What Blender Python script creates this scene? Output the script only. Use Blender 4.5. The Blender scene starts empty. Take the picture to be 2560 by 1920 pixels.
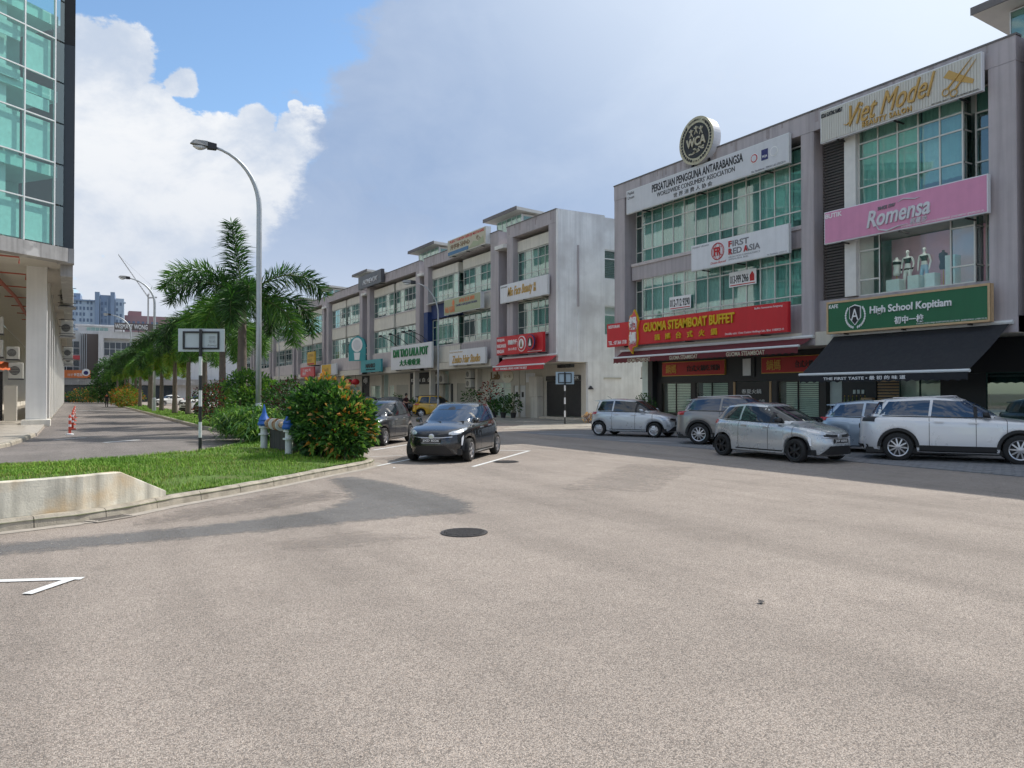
import bpy, bmesh, math, random
from math import sin, cos, pi, radians as R, sqrt, atan2
from mathutils import Vector, Matrix, noise as mnoise
random.seed(7)
S = bpy.context.scene
COL = S.collection
# ---------------------------------------------------------------- camera
cd = bpy.data.cameras.new('camera'); cam = bpy.data.objects.new('camera', cd); COL.objects.link(cam)
cam.location = (0, 0, 1.77); cam.rotation_euler = (R(90.70), 0, R(-30.33))
cd.sensor_width = 36; cd.lens = 1880/2560*36; cd.clip_start = 0.05; cd.clip_end = 5000
S.camera = cam
# ---------------------------------------------------------------- sky
SUN_EL, SUN_AZ = 49.5, 84.0          # azimuth clockwise from +Y, the sun stands behind the right-hand shops
W = bpy.data.worlds.new('World'); S.world = W; W.use_nodes = True
wn, wl = W.node_tree.nodes, W.node_tree.links
for n in list(wn): wn.remove(n)
def N(t, **k):
    n = wn.new(t)
    for a, b in k.items(): setattr(n, a, b)
    return n
def wmath(op, a, b=None, clamp=False):
    n = N('ShaderNodeMath', operation=op, use_clamp=clamp)
    for i, v in enumerate((a, b)):
        if v is None: continue
        if isinstance(v, (int, float)): n.inputs[i].default_value = v
        else: wl.new(v, n.inputs[i])
    return n.outputs[0]
def wmap(v, a, b, c=0., d=1., smooth=True):
    n = N('ShaderNodeMapRange', interpolation_type='SMOOTHSTEP' if smooth else 'LINEAR')
    wl.new(v, n.inputs[0])
    for i, q in enumerate((a, b, c, d)): n.inputs[i+1].default_value = q
    return n.outputs[0]
def wmix(f, a, b):
    n = N('ShaderNodeMix', data_type='RGBA')
    if isinstance(f, float): n.inputs[0].default_value = f
    else: wl.new(f, n.inputs[0])
    for i, v in ((6, a), (7, b)):
        if isinstance(v, tuple): n.inputs[i].default_value = (*v, 1)
        else: wl.new(v, n.inputs[i])
    return n.outputs[2]
sky = N('ShaderNodeTexSky', sky_type='NISHITA', sun_disc=False, sun_elevation=R(SUN_EL), sun_rotation=R(SUN_AZ), air_density=1.0, dust_density=0.6, ozone_density=1.6)
tc = N('ShaderNodeTexCoord')
def wnoise(scale, detail, rough, stretch=(1, 1, 1.6), w=0., dist=0.):
    m = N('ShaderNodeMapping'); m.inputs['Scale'].default_value = stretch; m.inputs['Location'].default_value = (w, w*.7, w*.3)
    wl.new(tc.outputs['Generated'], m.inputs[0])
    n = N('ShaderNodeTexNoise', noise_dimensions='3D'); n.inputs['Scale'].default_value = scale; n.inputs['Detail'].default_value = detail
    n.inputs['Roughness'].default_value = rough; n.inputs['Distortion'].default_value = dist
    wl.new(m.outputs[0], n.inputs['Vector']); return n.outputs[0]
def wdot(d):
    v = Vector(d).normalized(); n = N('ShaderNodeVectorMath', operation='DOT_PRODUCT')
    wl.new(tc.outputs['Generated'], n.inputs[0]); n.inputs[1].default_value = v; return n.outputs['Value']
def skydir(px, py):
    a, b = (px-1280)/1880, (960-py)/1880; h, r = (sin(R(30.33)), cos(R(30.33))), (cos(R(30.33)), -sin(R(30.33)))
    return (h[0]+r[0]*a, h[1]+r[1]*a, b+.012)
sep = N('ShaderNodeSeparateXYZ'); wl.new(tc.outputs['Generated'], sep.inputs[0])
# cumulus: heaped puffs with noisy cauliflower edges; scattered cumulus goes on round the rest of the sky
n1 = wnoise(3.1, 12, .58, w=2.4, dist=.15); n2 = wnoise(11., 12, .62, w=5.); n3 = wnoise(1.1, 4, .5, w=8.)
puffs = [(262, 150, 118), (345, 330, 150), (240, 470, 260), (500, 520, 270), (640, 400, 150), (745, 330, 85), (455, 205, 52), (735, 262, 26), (640, 300, 70), (860, 640, 260), (120, 240, 160), (420, 720, 260), (640, 760, 220), (330, 900, 250)]
heap = None
for (a, b, r_) in puffs:
    v = wmath('SUBTRACT', 1., wmath('DIVIDE', wmath('ARCCOSINE', wdot(skydir(a, b))), r_/2250))
    heap = v if heap is None else wmath('MAXIMUM', heap, v)
inview = wmap(wdot(skydir(560, 330)), .80, .93)
scatter = wmath('MULTIPLY', wmath('SUBTRACT', n3, .46), 3.2)
heap = wmath('ADD', wmath('MULTIPLY', wmath('MAXIMUM', heap, -1.), inview), wmath('MULTIPLY', scatter, wmath('SUBTRACT', 1., inview)))
dens = wmath('ADD', heap, wmath('ADD', wmath('MULTIPLY', wmath('SUBTRACT', n1, .5), 1.6), wmath('MULTIPLY', wmath('SUBTRACT', n2, .5), 2.0)))
cover = wmap(dens, -.02, .16)
n5 = wnoise(5.2, 10, .6, w=3.1, dist=.4)
shade = wmap(wmath('ADD', wmath('MULTIPLY', n2, .6), n5), .60, .98)
cumcol = wmix(shade, (4.3, 4.95, 6.0), (7.0, 7.15, 7.35))
lowc = wmap(sep.outputs[2], .05, .36)
cumcol = wmix(lowc, wmix(.65, cumcol, (4.5, 5.0, 5.9)), cumcol)
# veil of grey-blue stratus over the centre and right, brightening toward the sun
PA, PB = Vector(skydir(1010, -40)).normalized(), Vector(skydir(690, 520)).normalized()
pn = PA.cross(PB).normalized()
if pn.dot(Vector(skydir(2000, 300))) > 0: pn = -pn
edge = wmath('ADD', wdot(pn), wmath('ADD', wmath('MULTIPLY', wmath('SUBTRACT', n1, .5), .22), wmath('MULTIPLY', wmath('SUBTRACT', n2, .5), .16)))
veil = wmap(edge, .022, -.016)
sunny = wmap(wdot((sin(R(SUN_AZ))*cos(R(SUN_EL)), cos(R(SUN_AZ))*cos(R(SUN_EL)), sin(R(SUN_EL)))), .52, .97)
low = wmap(sep.outputs[2], .03, .26)
strat = wmix(low, (5.4, 5.9, 6.7), (2.45, 3.3, 4.9))
strat = wmix(wmath('MULTIPLY', wmath('SUBTRACT', n3, .38), 1.1, True), strat, (3.7, 4.6, 6.2))
strat = wmix(wmath('MULTIPLY', wmath('SUBTRACT', n1, .45), .5, True), strat, (3.8, 4.6, 6.0))
strat = wmix(wmath('MULTIPLY', wmath('SUBTRACT', n5, .44), 1.3, True), strat, (4.3, 5.0, 6.2))
strat = wmix(sunny, strat, (6.9, 7.6, 8.5))
blue = N('ShaderNodeMix', data_type='RGBA', blend_type='MULTIPLY'); blue.inputs[0].default_value = 1.
wl.new(sky.outputs[0], blue.inputs[6]); blue.inputs[7].default_value = (1.25, 1.4, 1.45, 1)
c1 = wmix(cover, blue.outputs[2], cumcol)
c2 = wmix(wmath('MULTIPLY', veil, .97), c1, strat)
c2 = wmix(wmap(sep.outputs[2], .0, -.04), c2, (3., 3., 3.))
bg = N('ShaderNodeBackground'); bg.inputs[1].default_value = 0.10
wo = N('ShaderNodeOutputWorld'); wl.new(c2, bg.inputs[0]); wl.new(bg.outputs[0], wo.inputs[0])
# ---------------------------------------------------------------- sun
sd = bpy.data.lights.new('sun', 'SUN'); so = bpy.data.objects.new('sun', sd); COL.objects.link(so)
sd.energy = 3.1; sd.angle = R(.55); sd.color = (1, .95, .87)
so.rotation_euler = (R(90-SUN_EL), 0, R(180-SUN_AZ)); so.location = (30, 0, 40)
vs = S.view_settings
vs.view_transform = 'Standard'; vs.look = 'None'; vs.gamma = 1; vs.use_curve_mapping = False; vs.exposure = 0.42
S.cycles.max_bounces = 6; S.cycles.transparent_max_bounces = 12; S.cycles.caustics_reflective = False; S.cycles.caustics_refractive = False
S.cycles.use_denoising = True; S.cycles.use_adaptive_sampling = True; S.cycles.adaptive_threshold = .02
# ---------------------------------------------------------------- materials
MATS = {}
def lin(c): return tuple((v/255/12.92 if v/255 <= .04045 else ((v/255+.055)/1.055)**2.4) for v in c)
def mat(name, col, rough=.6, var=.12, scale=3., metal=0., spec=.5, bump=0., bscale=None, streak=0., coat=0., col2=None, c2th=(.5, .7), stretch=(1, 1, 1), emit=0., trans=0., alpha=1.):
    if name in MATS: return MATS[name]
    m = bpy.data.materials.new(name); m.use_nodes = True; nt = m.node_tree; ns, ls = nt.nodes, nt.links
    p = ns['Principled BSDF']; p.inputs['Roughness'].default_value = rough; p.inputs['Metallic'].default_value = metal
    p.inputs['Specular IOR Level'].default_value = spec; p.inputs['Coat Weight'].default_value = coat; p.inputs['Coat Roughness'].default_value = .03
    p.inputs['Base Color'].default_value = (*col, 1); m.diffuse_color = (*col, 1)
    if trans: p.inputs['Transmission Weight'].default_value = trans
    tco = ns.new('ShaderNodeTexCoord'); mp = ns.new('ShaderNodeMapping'); mp.inputs['Scale'].default_value = stretch
    geo = ns.new('ShaderNodeNewGeometry'); ls.new(geo.outputs['Position'], mp.inputs[0])
    if var or col2:
        nz = ns.new('ShaderNodeTexNoise'); nz.inputs['Scale'].default_value = scale; nz.inputs['Detail'].default_value = 8; nz.inputs['Roughness'].default_value = .65
        ls.new(mp.outputs[0], nz.inputs['Vector'])
        cr = ns.new('ShaderNodeMapRange'); ls.new(nz.outputs[0], cr.inputs[0])
        for i, v in enumerate((.25, .75, 1-var, 1+var)): cr.inputs[i+1].default_value = v
        mx = ns.new('ShaderNodeMix'); mx.data_type = 'RGBA'; mx.blend_type = 'MULTIPLY'; mx.inputs[0].default_value = 1
        mx.inputs[6].default_value = (*col, 1); ls.new(cr.outputs[0], mx.inputs[7]); out = mx.outputs[2]
        if streak:
            m2 = ns.new('ShaderNodeMapping'); m2.inputs['Scale'].default_value = (3.2, 3.2, .16); ls.new(geo.outputs['Position'], m2.inputs[0])
            n2_ = ns.new('ShaderNodeTexNoise'); n2_.inputs['Scale'].default_value = 1.6; n2_.inputs['Detail'].default_value = 7; ls.new(m2.outputs[0], n2_.inputs['Vector'])
            c2_ = ns.new('ShaderNodeMapRange'); ls.new(n2_.outputs[0], c2_.inputs[0])
            for i, v in enumerate((.42, .72, 1., 1-streak)): c2_.inputs[i+1].default_value = v
            mx2 = ns.new('ShaderNodeMix'); mx2.data_type = 'RGBA'; mx2.blend_type = 'MULTIPLY'; mx2.inputs[0].default_value = 1
            ls.new(out, mx2.inputs[6]); ls.new(c2_.outputs[0], mx2.inputs[7]); out = mx2.outputs[2]
        if col2:
            n3_ = ns.new('ShaderNodeTexNoise'); n3_.inputs['Scale'].default_value = scale*.6; n3_.inputs['Detail'].default_value = 6; ls.new(mp.outputs[0], n3_.inputs['Vector'])
            c3 = ns.new('ShaderNodeMapRange'); ls.new(n3_.outputs[0], c3.inputs[0]); c3.inputs[1].default_value, c3.inputs[2].default_value = c2th
            mx3 = ns.new('ShaderNodeMix'); mx3.data_type = 'RGBA'; ls.new(c3.outputs[0], mx3.inputs[0]); ls.new(out, mx3.inputs[6]); mx3.inputs[7].default_value = (*col2, 1); out = mx3.outputs[2]
        ls.new(out, p.inputs['Base Color'])
        rr = ns.new('ShaderNodeMapRange'); ls.new(nz.outputs[0], rr.inputs[0])
        for i, v in enumerate((.3, .7, max(.02, rough*.85), min(1, rough*1.15))): rr.inputs[i+1].default_value = v
        ls.new(rr.outputs[0], p.inputs['Roughness'])
    if bump:
        nb = ns.new('ShaderNodeTexNoise'); nb.inputs['Scale'].default_value = bscale or scale*4; nb.inputs['Detail'].default_value = 5; ls.new(mp.outputs[0], nb.inputs['Vector'])
        bp = ns.new('ShaderNodeBump'); bp.inputs['Strength'].default_value = bump; bp.inputs['Distance'].default_value = .02; ls.new(nb.outputs[0], bp.inputs['Height']); ls.new(bp.outputs[0], p.inputs['Normal'])
    if emit:
        p.inputs['Emission Color'].default_value = (*col, 1); p.inputs['Emission Strength'].default_value = emit
    MATS[name] = m; return m
def asphalt(name, base, tint, scale=95., contrast=.55, stain=.18, fade=False):
    m = bpy.data.materials.new(name); m.use_nodes = True; ns, ls = m.node_tree.nodes, m.node_tree.links; p = ns['Principled BSDF']
    p.inputs['Roughness'].default_value = .85; p.inputs['Specular IOR Level'].default_value = .35
    geo = ns.new('ShaderNodeNewGeometry')
    vo = ns.new('ShaderNodeTexVoronoi'); vo.inputs['Scale'].default_value = scale; ls.new(geo.outputs['Position'], vo.inputs['Vector'])
    sp = ns.new('ShaderNodeSeparateColor'); ls.new(vo.outputs['Color'], sp.inputs[0])
    def noise(s, d=8, r=.6):
        n = ns.new('ShaderNodeTexNoise'); n.inputs['Scale'].default_value = s; n.inputs['Detail'].default_value = d; n.inputs['Roughness'].default_value = r
        ls.new(geo.outputs['Position'], n.inputs['Vector']); return n.outputs[0]
    def mr(v, a, b, c, d):
        n = ns.new('ShaderNodeMapRange'); ls.new(v, n.inputs[0])
        for i, q in enumerate((a, b, c, d)): n.inputs[i+1].default_value = q
        return n.outputs[0]
    def mixc(f, a, b, bt='MIX'):
        n = ns.new('ShaderNodeMix'); n.data_type = 'RGBA'; n.blend_type = bt
        if isinstance(f, float): n.inputs[0].default_value = f
        else: ls.new(f, n.inputs[0])
        for i, v in ((6, a), (7, b)):
            if isinstance(v, tuple): n.inputs[i].default_value = (*v, 1)
            else: ls.new(v, n.inputs[i])
        return n.outputs[2]
    c = mixc(mr(sp.outputs[0], .1, .9, 0, 1), tuple(v*(1-contrast) for v in base), tuple(v*(1+contrast*.8) for v in base))
    c = mixc(mr(sp.outputs[1], .75, .95, 0, .7), c, tint)
    c = mixc(mr(vo.outputs['Distance'], .35, .8, 0, .55), c, tuple(v*.28 for v in base))
    c = mixc(1., c, mr(noise(.35, 6), .3, .7, 1-stain, 1+stain), 'MULTIPLY')
    c = mixc(1., c, mr(noise(2.2, 8, .7), .3, .7, 1-stain*.7, 1+stain*.7), 'MULTIPLY')
    c = mixc(1., c, mr(noise(28., 4, .7), .3, .7, .93, 1.07), 'MULTIPLY')
    st = ns.new('ShaderNodeMapping'); st.inputs['Scale'].default_value = (.9, .12, 1); st.inputs['Rotation'].default_value = (0, 0, R(38)); ls.new(geo.outputs['Position'], st.inputs[0])
    sn = ns.new('ShaderNodeTexNoise'); sn.inputs['Scale'].default_value = 1.2; sn.inputs['Detail'].default_value = 6; ls.new(st.outputs[0], sn.inputs['Vector'])
    c = mixc(1., c, mr(sn.outputs[0], .45, .75, 1.04, .80), 'MULTIPLY')
    c = mixc(1., c, mr(noise(.9, 10, .72), .60, .72, 1., .82), 'MULTIPLY')
    ls.new(c, p.inputs['Base Color'])
    ad = ns.new('ShaderNodeMath'); ad.operation = 'SUBTRACT'; ls.new(noise(30., 3), ad.inputs[0]); ls.new(vo.outputs['Distance'], ad.inputs[1])
    bp = ns.new('ShaderNodeBump'); bp.inputs['Strength'].default_value = .8; bp.inputs['Distance'].default_value = .006; ls.new(ad.outputs[0], bp.inputs['Height']); ls.new(bp.outputs[0], p.inputs['Normal'])
    if fade:
        at = ns.new('ShaderNodeAttribute'); at.attribute_name = 'fade'; sm = ns.new('ShaderNodeMath'); sm.operation = 'ADD'; ls.new(at.outputs['Fac'], sm.inputs[0]); ls.new(mr(noise(5., 9, .7), .25, .75, -.55, .55), sm.inputs[1])
        tr = ns.new('ShaderNodeBsdfTransparent'); mx = ns.new('ShaderNodeMixShader'); ls.new(mr(sm.outputs[0], .15, .85, 0, fade), mx.inputs[0]); ls.new(tr.outputs[0], mx.inputs[1]); ls.new(p.outputs[0], mx.inputs[2]); ls.new(mx.outputs[0], ns['Material Output'].inputs[0])
    MATS[name] = m; return m
def glassmat(name, tint, refl=.3, rough=.02, gcol=(.9, 1, .97)):
    m = bpy.data.materials.new(name); m.use_nodes = True; ns, ls = m.node_tree.nodes, m.node_tree.links
    for n in list(ns): ns.remove(n)
    o = ns.new('ShaderNodeOutputMaterial'); t = ns.new('ShaderNodeBsdfTransparent'); t.inputs[0].default_value = (*tint, 1)
    g = ns.new('ShaderNodeBsdfGlossy'); g.inputs['Color'].default_value = (*gcol, 1); g.inputs['Roughness'].default_value = rough
    lw = ns.new('ShaderNodeFresnel'); lw.inputs[0].default_value = 1.5
    geo = ns.new('ShaderNodeNewGeometry'); nz = ns.new('ShaderNodeTexNoise'); nz.inputs['Scale'].default_value = .8; nz.inputs['Detail'].default_value = 2; ls.new(geo.outputs['Position'], nz.inputs['Vector'])
    bp = ns.new('ShaderNodeBump'); bp.inputs['Strength'].default_value = .05; bp.inputs['Distance'].default_value = .03; ls.new(nz.outputs[0], bp.inputs['Height']); ls.new(bp.outputs[0], g.inputs['Normal'])
    ad = ns.new('ShaderNodeMath'); ad.operation = 'ADD'; ad.use_clamp = True; ls.new(lw.outputs[0], ad.inputs[0]); ad.inputs[1].default_value = refl
    bk = ns.new('ShaderNodeMath'); bk.operation = 'SUBTRACT'; bk.use_clamp = True; ls.new(ad.outputs[0], bk.inputs[0]); ls.new(geo.outputs['Backfacing'], bk.inputs[1])
    mx = ns.new('ShaderNodeMixShader'); ls.new(bk.outputs[0], mx.inputs[0]); ls.new(t.outputs[0], mx.inputs[1]); ls.new(g.outputs[0], mx.inputs[2]); ls.new(mx.outputs[0], o.inputs[0])
    MATS[name] = m; return m
# ---------------------------------------------------------------- mesh helpers
def link(o, parent=None):
    COL.objects.link(o)
    if parent is not None: o.parent = parent
    return o
def tag(o, label=None, cat=None, group=None, kind=None):
    if label: o['label'] = label
    if cat: o['category'] = cat
    if group: o['group'] = group
    if kind: o['kind'] = kind
    return o
def empty(name, loc=(0, 0, 0), rz=0., label=None, cat=None, group=None, kind=None, parent=None):
    o = bpy.data.objects.new(name, None); o.empty_display_size = .2; link(o, parent); o.location = loc; o.rotation_euler = (0, 0, rz)
    return tag(o, label, cat, group, kind)
class MB:
    def __init__(s): s.v = []; s.f = []; s.mi = []; s.cur = 0
    def add(s, vs, fs):
        b = len(s.v); s.v += [tuple(q) for q in vs]; s.f += [tuple(b+i for i in f) for f in fs]; s.mi += [s.cur]*len(fs); return s
    def box(s, x0, x1, y0, y1, z0, z1, M=None):
        vs = [(x, y, z) for z in (z0, z1) for y in (y0, y1) for x in (x0, x1)]
        if M: vs = [M @ Vector(q) for q in vs]
        return s.add(vs, [(0, 2, 3, 1), (4, 5, 7, 6), (0, 1, 5, 4), (2, 6, 7, 3), (0, 4, 6, 2), (1, 3, 7, 5)])
    def cbox(s, x0, x1, y0, y1, z0, z1, c=.01):
        "box with chamfered vertical front edges and top"
        pts = [(x0+c, y0), (x1-c, y0), (x1, y0+c), (x1, y1), (x0, y1), (x0, y0+c)]
        s.prism(pts, z0, z1-c); b = len(s.v)
        cx, cy = (x0+x1)/2, (y0+y1)/2
        ins = [(min(max(x, x0+c), x1-c), min(max(y, y0+c), y1)) for x, y in pts]
        n = 6; s.add([(x, y, z1-c) for x, y in pts]+[(x, y, z1) for x, y in ins], [(i, (i+1) % n, n+(i+1) % n, n+i) for i in range(n)]+[tuple(range(n, 2*n))]); return s
    def prism(s, pts, z0, z1, cap=True):
        n = len(pts); vs = [(x, y, z0) for x, y in pts]+[(x, y, z1) for x, y in pts]
        fs = [(i, (i+1) % n, n+(i+1) % n, n+i) for i in range(n)]
        if cap: fs += [tuple(range(n-1, -1, -1)), tuple(range(n, 2*n))]
        return s.add(vs, fs)
    def prismy(s, pts, y0, y1, M=None):
        "outline in x,z extruded along y (front at y0)"
        n = len(pts); vs = [(x, y0, z) for x, z in pts]+[(x, y1, z) for x, z in pts]
        if M: vs = [M @ Vector(q) for q in vs]
        return s.add(vs, [(i, (i+1) % n, n+(i+1) % n, n+i) for i in range(n)]+[tuple(range(n-1, -1, -1)), tuple(range(n, 2*n))])
    def tube(s, path, r, n=8, cap=True):
        P = [Vector(q) for q in path]; rs = r if isinstance(r, (list, tuple)) else [r]*len(P); vs = []; a = None
        for i, q in enumerate(P):
            t = (P[min(i+1, len(P)-1)]-P[max(i-1, 0)]).normalized()
            if a is None:
                a = t.orthogonal().normalized()
            a = (a-t*a.dot(t)); a = a.normalized() if a.length > 1e-6 else t.orthogonal().normalized(); b = t.cross(a)
            vs += [q+(a*cos(2*pi*k/n)+b*sin(2*pi*k/n))*rs[i] for k in range(n)]
        fs = [(i*n+k, i*n+(k+1) % n, (i+1)*n+(k+1) % n, (i+1)*n+k) for i in range(len(P)-1) for k in range(n)]
        if cap: fs += [tuple(range(n-1, -1, -1)), tuple((len(P)-1)*n+k for k in range(n))]
        return s.add(vs, fs)
    def lathe(s, prof, n=16, axis='z', c=(0, 0, 0), cap=True):
        vs = []
        for r, h in prof:
            for k in range(n):
                a, b = r*cos(2*pi*k/n), r*sin(2*pi*k/n)
                vs.append((c[0]+a, c[1]+b, c[2]+h) if axis == 'z' else ((c[0]+a, c[1]+h, c[2]+b) if axis == 'y' else (c[0]+h, c[1]+a, c[2]+b)))
        fs = [(i*n+k, i*n+(k+1) % n, (i+1)*n+(k+1) % n, (i+1)*n+k) for i in range(len(prof)-1) for k in range(n)]
        if cap: fs += [tuple(range(n-1, -1, -1)), tuple((len(prof)-1)*n+k for k in range(n))]
        return s.add(vs, fs)
    def quad(s, a, b, c, d): return s.add([a, b, c, d], [(0, 1, 2, 3)])
    def mesh(s, name, mats, smooth=False, angle=None):
        me = bpy.data.meshes.new(name); me.from_pydata(s.v, [], s.f)
        for m in (mats if isinstance(mats, (list, tuple)) else [mats]): me.materials.append(MATS[m] if isinstance(m, str) else m)
        if any(s.mi): me.polygons.foreach_set('material_index', s.mi)
        if smooth: me.polygons.foreach_set('use_smooth', [True]*len(s.f))
        me.update()
        if angle is not None: me.set_sharp_from_angle(angle=R(angle))
        return me
    def build(s, name, mats, parent=None, smooth=False, angle=None, fix=True, loc=None):
        me = s.mesh(name, mats, smooth, angle)
        if fix and len(s.f) < 40000:
            bm = bmesh.new(); bm.from_mesh(me); bmesh.ops.recalc_face_normals(bm, faces=bm.faces); bm.to_mesh(me); bm.free()
        o = link(bpy.data.objects.new(name, me), parent)
        if loc: o.location = loc
        return o
def copy_tree(o, parent=None):
    c = o.copy(); COL.objects.link(c); c.parent = parent
    for ch in o.children: copy_tree(ch, c)
    return c
UNIT = {}
def unitbox(m):
    if m not in UNIT:
        UNIT[m] = MB().box(0, 1, 0, 1, 0, 1).mesh('piece', m)
    return UNIT[m]
def piece(name, m, x0, x1, y0, y1, z0, z1, parent):
    "one cheap box piece that shares its mesh with every alike piece"
    o = bpy.data.objects.new(name, unitbox(m)); link(o, parent); o.location = (x0, y0, z0); o.scale = (x1-x0, y1-y0, z1-z0); return o
# ---------------------------------------------------------------- lettering
TS = bpy.data.scenes.new('lettering_shop')          # scratch scene: turning text or skins into meshes there stays fast
def convert(o):
    TS.collection.objects.link(o); TS.view_layers[0].update(); dg = TS.view_layers[0].depsgraph; dg.update()
    me = bpy.data.meshes.new_from_object(o.evaluated_get(dg), depsgraph=dg); d = o.data; bpy.data.objects.remove(o)
    return me
def textmesh(body, extrude=.02, shear=0., bold=0., spacing=1., res=3):
    c = bpy.data.curves.new('t', 'FONT'); c.body = body; c.extrude = extrude; c.shear = shear; c.offset = bold; c.space_character = spacing; c.resolution_u = res; c.fill_mode = 'BOTH'
    me = convert(bpy.data.objects.new('t', c)); bpy.data.curves.remove(c); return me
def text(name, body, x0, x1, z0, z1, y, m, parent, depth=.02, shear=0., bold=0., spacing=1., slope=0., wavy=0., res=3):
    "lettering fitted into the box x0..x1, z0..z1, standing proud of plane y (front toward -y)"
    me = textmesh(body, .1, shear, bold, spacing, res)
    vs = [v.co.copy() for v in me.vertices]
    if not vs: return None
    ax, bx = min(v.x for v in vs), max(v.x for v in vs); ay, by = min(v.y for v in vs), max(v.y for v in vs); az, bz = min(v.z for v in vs), max(v.z for v in vs)
    for v in me.vertices:
        p = v.co; u = (p.x-ax)/(bx-ax or 1); w = (p.y-ay)/(by-ay or 1); d = (p.z-az)/(bz-az or 1)
        v.co = (x0+(x1-x0)*u, y-depth*d, z0+(z1-z0)*w+slope*(u-.5))
    me.materials.clear(); me.materials.append(MATS[m] if isinstance(m, str) else m); me.update()
    o = bpy.data.objects.new(name, me); return link(o, parent)
# ================================================================ ground
asphalt('road_asphalt', (.385, .33, .284), (.50, .40, .325), 140, .5, .11)
asphalt('patch_asphalt', (.22, .222, .222), (.3, .28, .26), 130, .45, .14, .62)
asphalt('lane_asphalt', (.24, .215, .2), (.33, .28, .24), 92, .45, .16)
mat('far_earth', (.2, .19, .16), .9, .3, .05, col2=(.09, .13, .05))
mat('paint_white', (.74, .74, .72), .7, .12, 18, col2=(.4, .37, .34), c2th=(.62, .78))
mat('kerb', (.43, .385, .31), .9, .28, 5, bump=.6, bscale=60, streak=.3, col2=(.2, .17, .13), c2th=(.58, .78))
mat('drain_conc', (.4, .36, .31), .9, .2, 6, bump=.4, bscale=50)
mat('tile_grey', (.34, .325, .3), .35, .1, 3)
mat('tile_pale', (.55, .5, .43), .3, .12, 3)
mat('paver', (.2, .2, .205), .8, .25, 9, bump=.4, bscale=40)
mat('white_wall', (.76, .72, .60), .85, .24, 2.2, bump=.25, bscale=40, streak=.55, col2=(.60, .38, .15), c2th=(.54, .80))
mat('dark_iron', (.045, .04, .038), .6, .3, 20, bump=.8, bscale=60)
mat('soil', (.12, .085, .05), .95, .3, 12, bump=.6, bscale=40)
def sheet(name, pts, z, m, label=None):
    o = MB().add([(x, y, z) for x, y in pts], [tuple(range(len(pts)))]).build(name, m, fix=False); o['kind'] = 'structure'
    if o.data.polygons[0].normal.z < 0: o.data.flip_normals()
    return o
sheet('ground', [(-1500, -900), (1500, -900), (1500, 2500), (-1500, 2500)], -.02, 'far_earth')
sheet('road', [(-60, -40), (23, -40), (23, 60), (23, 230), (8.6, 230), (5.4, 230), (5.4, 60), (-60, 60)], 0, 'road_asphalt')
sheet('lane', [(-1.2, 168), (5.6, 168), (5.6, 42), (6.2, 34), (5.3, 27.0), (3.2, 22.6), (.1, 20.6), (-3, 19.8), (-14, 18.6), (-14, 30), (-1.2, 36)], .004, 'lane_asphalt')
PATCH = [(-3, 10.75), (-.7, 10.62), (1.6, 10.75), (3.2, 11.2), (4.1, 12.3), (4.35, 13.6), (4.65, 15.3), (5.1, 15.5), (5.4, 14.0), (5.55, 12.2), (5.55, 10.9), (5.1, 9.98), (3.9, 10.12), (2.3, 9.98), (.7, 9.92), (-.66, 9.96), (-3, 10.1)]
def soft_sheet(name, poly, z, m, fall=.35, step=.12):
    "ground patch whose edge fades through a ragged mask"
    mb = MB(); V = {}; x0, x1 = min(p[0] for p in poly)-.3, max(p[0] for p in poly)+.3; y0, y1 = min(p[1] for p in poly)-.3, max(p[1] for p in poly)+.3; fd = []
    def sd(x, y):
        best = 9e9; c = False; j = len(poly)-1
        for i in range(len(poly)):
            a, b = poly[j], poly[i]; dx, dy = b[0]-a[0], b[1]-a[1]; t = max(0, min(1, ((x-a[0])*dx+(y-a[1])*dy)/(dx*dx+dy*dy+1e-9))); best = min(best, (x-a[0]-t*dx)**2+(y-a[1]-t*dy)**2)
            if (b[1] > y) != (a[1] > y) and x < (a[0]-b[0])*(y-b[1])/(a[1]-b[1])+b[0]: c = not c
            j = i
        return sqrt(best) if c else -sqrt(best)
    for i in range(int((x1-x0)/step)+1):
        for j in range(int((y1-y0)/step)+1):
            d = sd(x0+i*step, y0+j*step)
            if d > -.3: V[i, j] = len(mb.v); mb.v.append((x0+i*step, y0+j*step, z)); fd.append(max(0, min(1, .5+d/fall)))
    for (i, j) in V:
        q = [(i, j), (i+1, j), (i+1, j+1), (i, j+1)]
        if all(k in V for k in q): mb.f.append(tuple(V[k] for k in q)); mb.mi.append(0)
    o = mb.build(name, m, fix=False); at = o.data.attributes.new('fade', 'FLOAT', 'POINT'); at.data.foreach_set('value', fd); o['kind'] = 'structure'; return o
soft_sheet('asphalt_patch', PATCH, .004, 'patch_asphalt')
asphalt('stain_asphalt', (.31, .272, .24), (.42, .34, .28), 140, .42, .12, .6); asphalt('pale_asphalt', (.42, .37, .325), (.52, .42, .35), 140, .42, .1, .5)
soft_sheet('road_stain', [(1.6, 12.3), (3.4, 13.6), (3.0, 12.6), (4.0, 13.4), (3.9, 12.6), (2.2, 11.6), (.9, 11.4)], .0045, 'stain_asphalt', .9)
soft_sheet('road_stain', [(7.2, 19.2), (8.0, 18.2), (9.6, 19.4), (9.0, 20.4)], .0045, 'stain_asphalt', .9); soft_sheet('road_stain', [(9.5, 21.8), (10.2, 20.8), (11.3, 21.9), (10.6, 23)], .0045, 'stain_asphalt', .9)
soft_sheet('road_stain', [(2.1, 9.0), (3.1, 9.2), (3.6, 8.6), (2.4, 8.5)], .0045, 'pale_asphalt', .7); soft_sheet('road_stain', [(8, 11.5), (12, 14.5), (12.6, 13.4), (9, 10.6)], .0045, 'pale_asphalt', 1.6)
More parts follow.
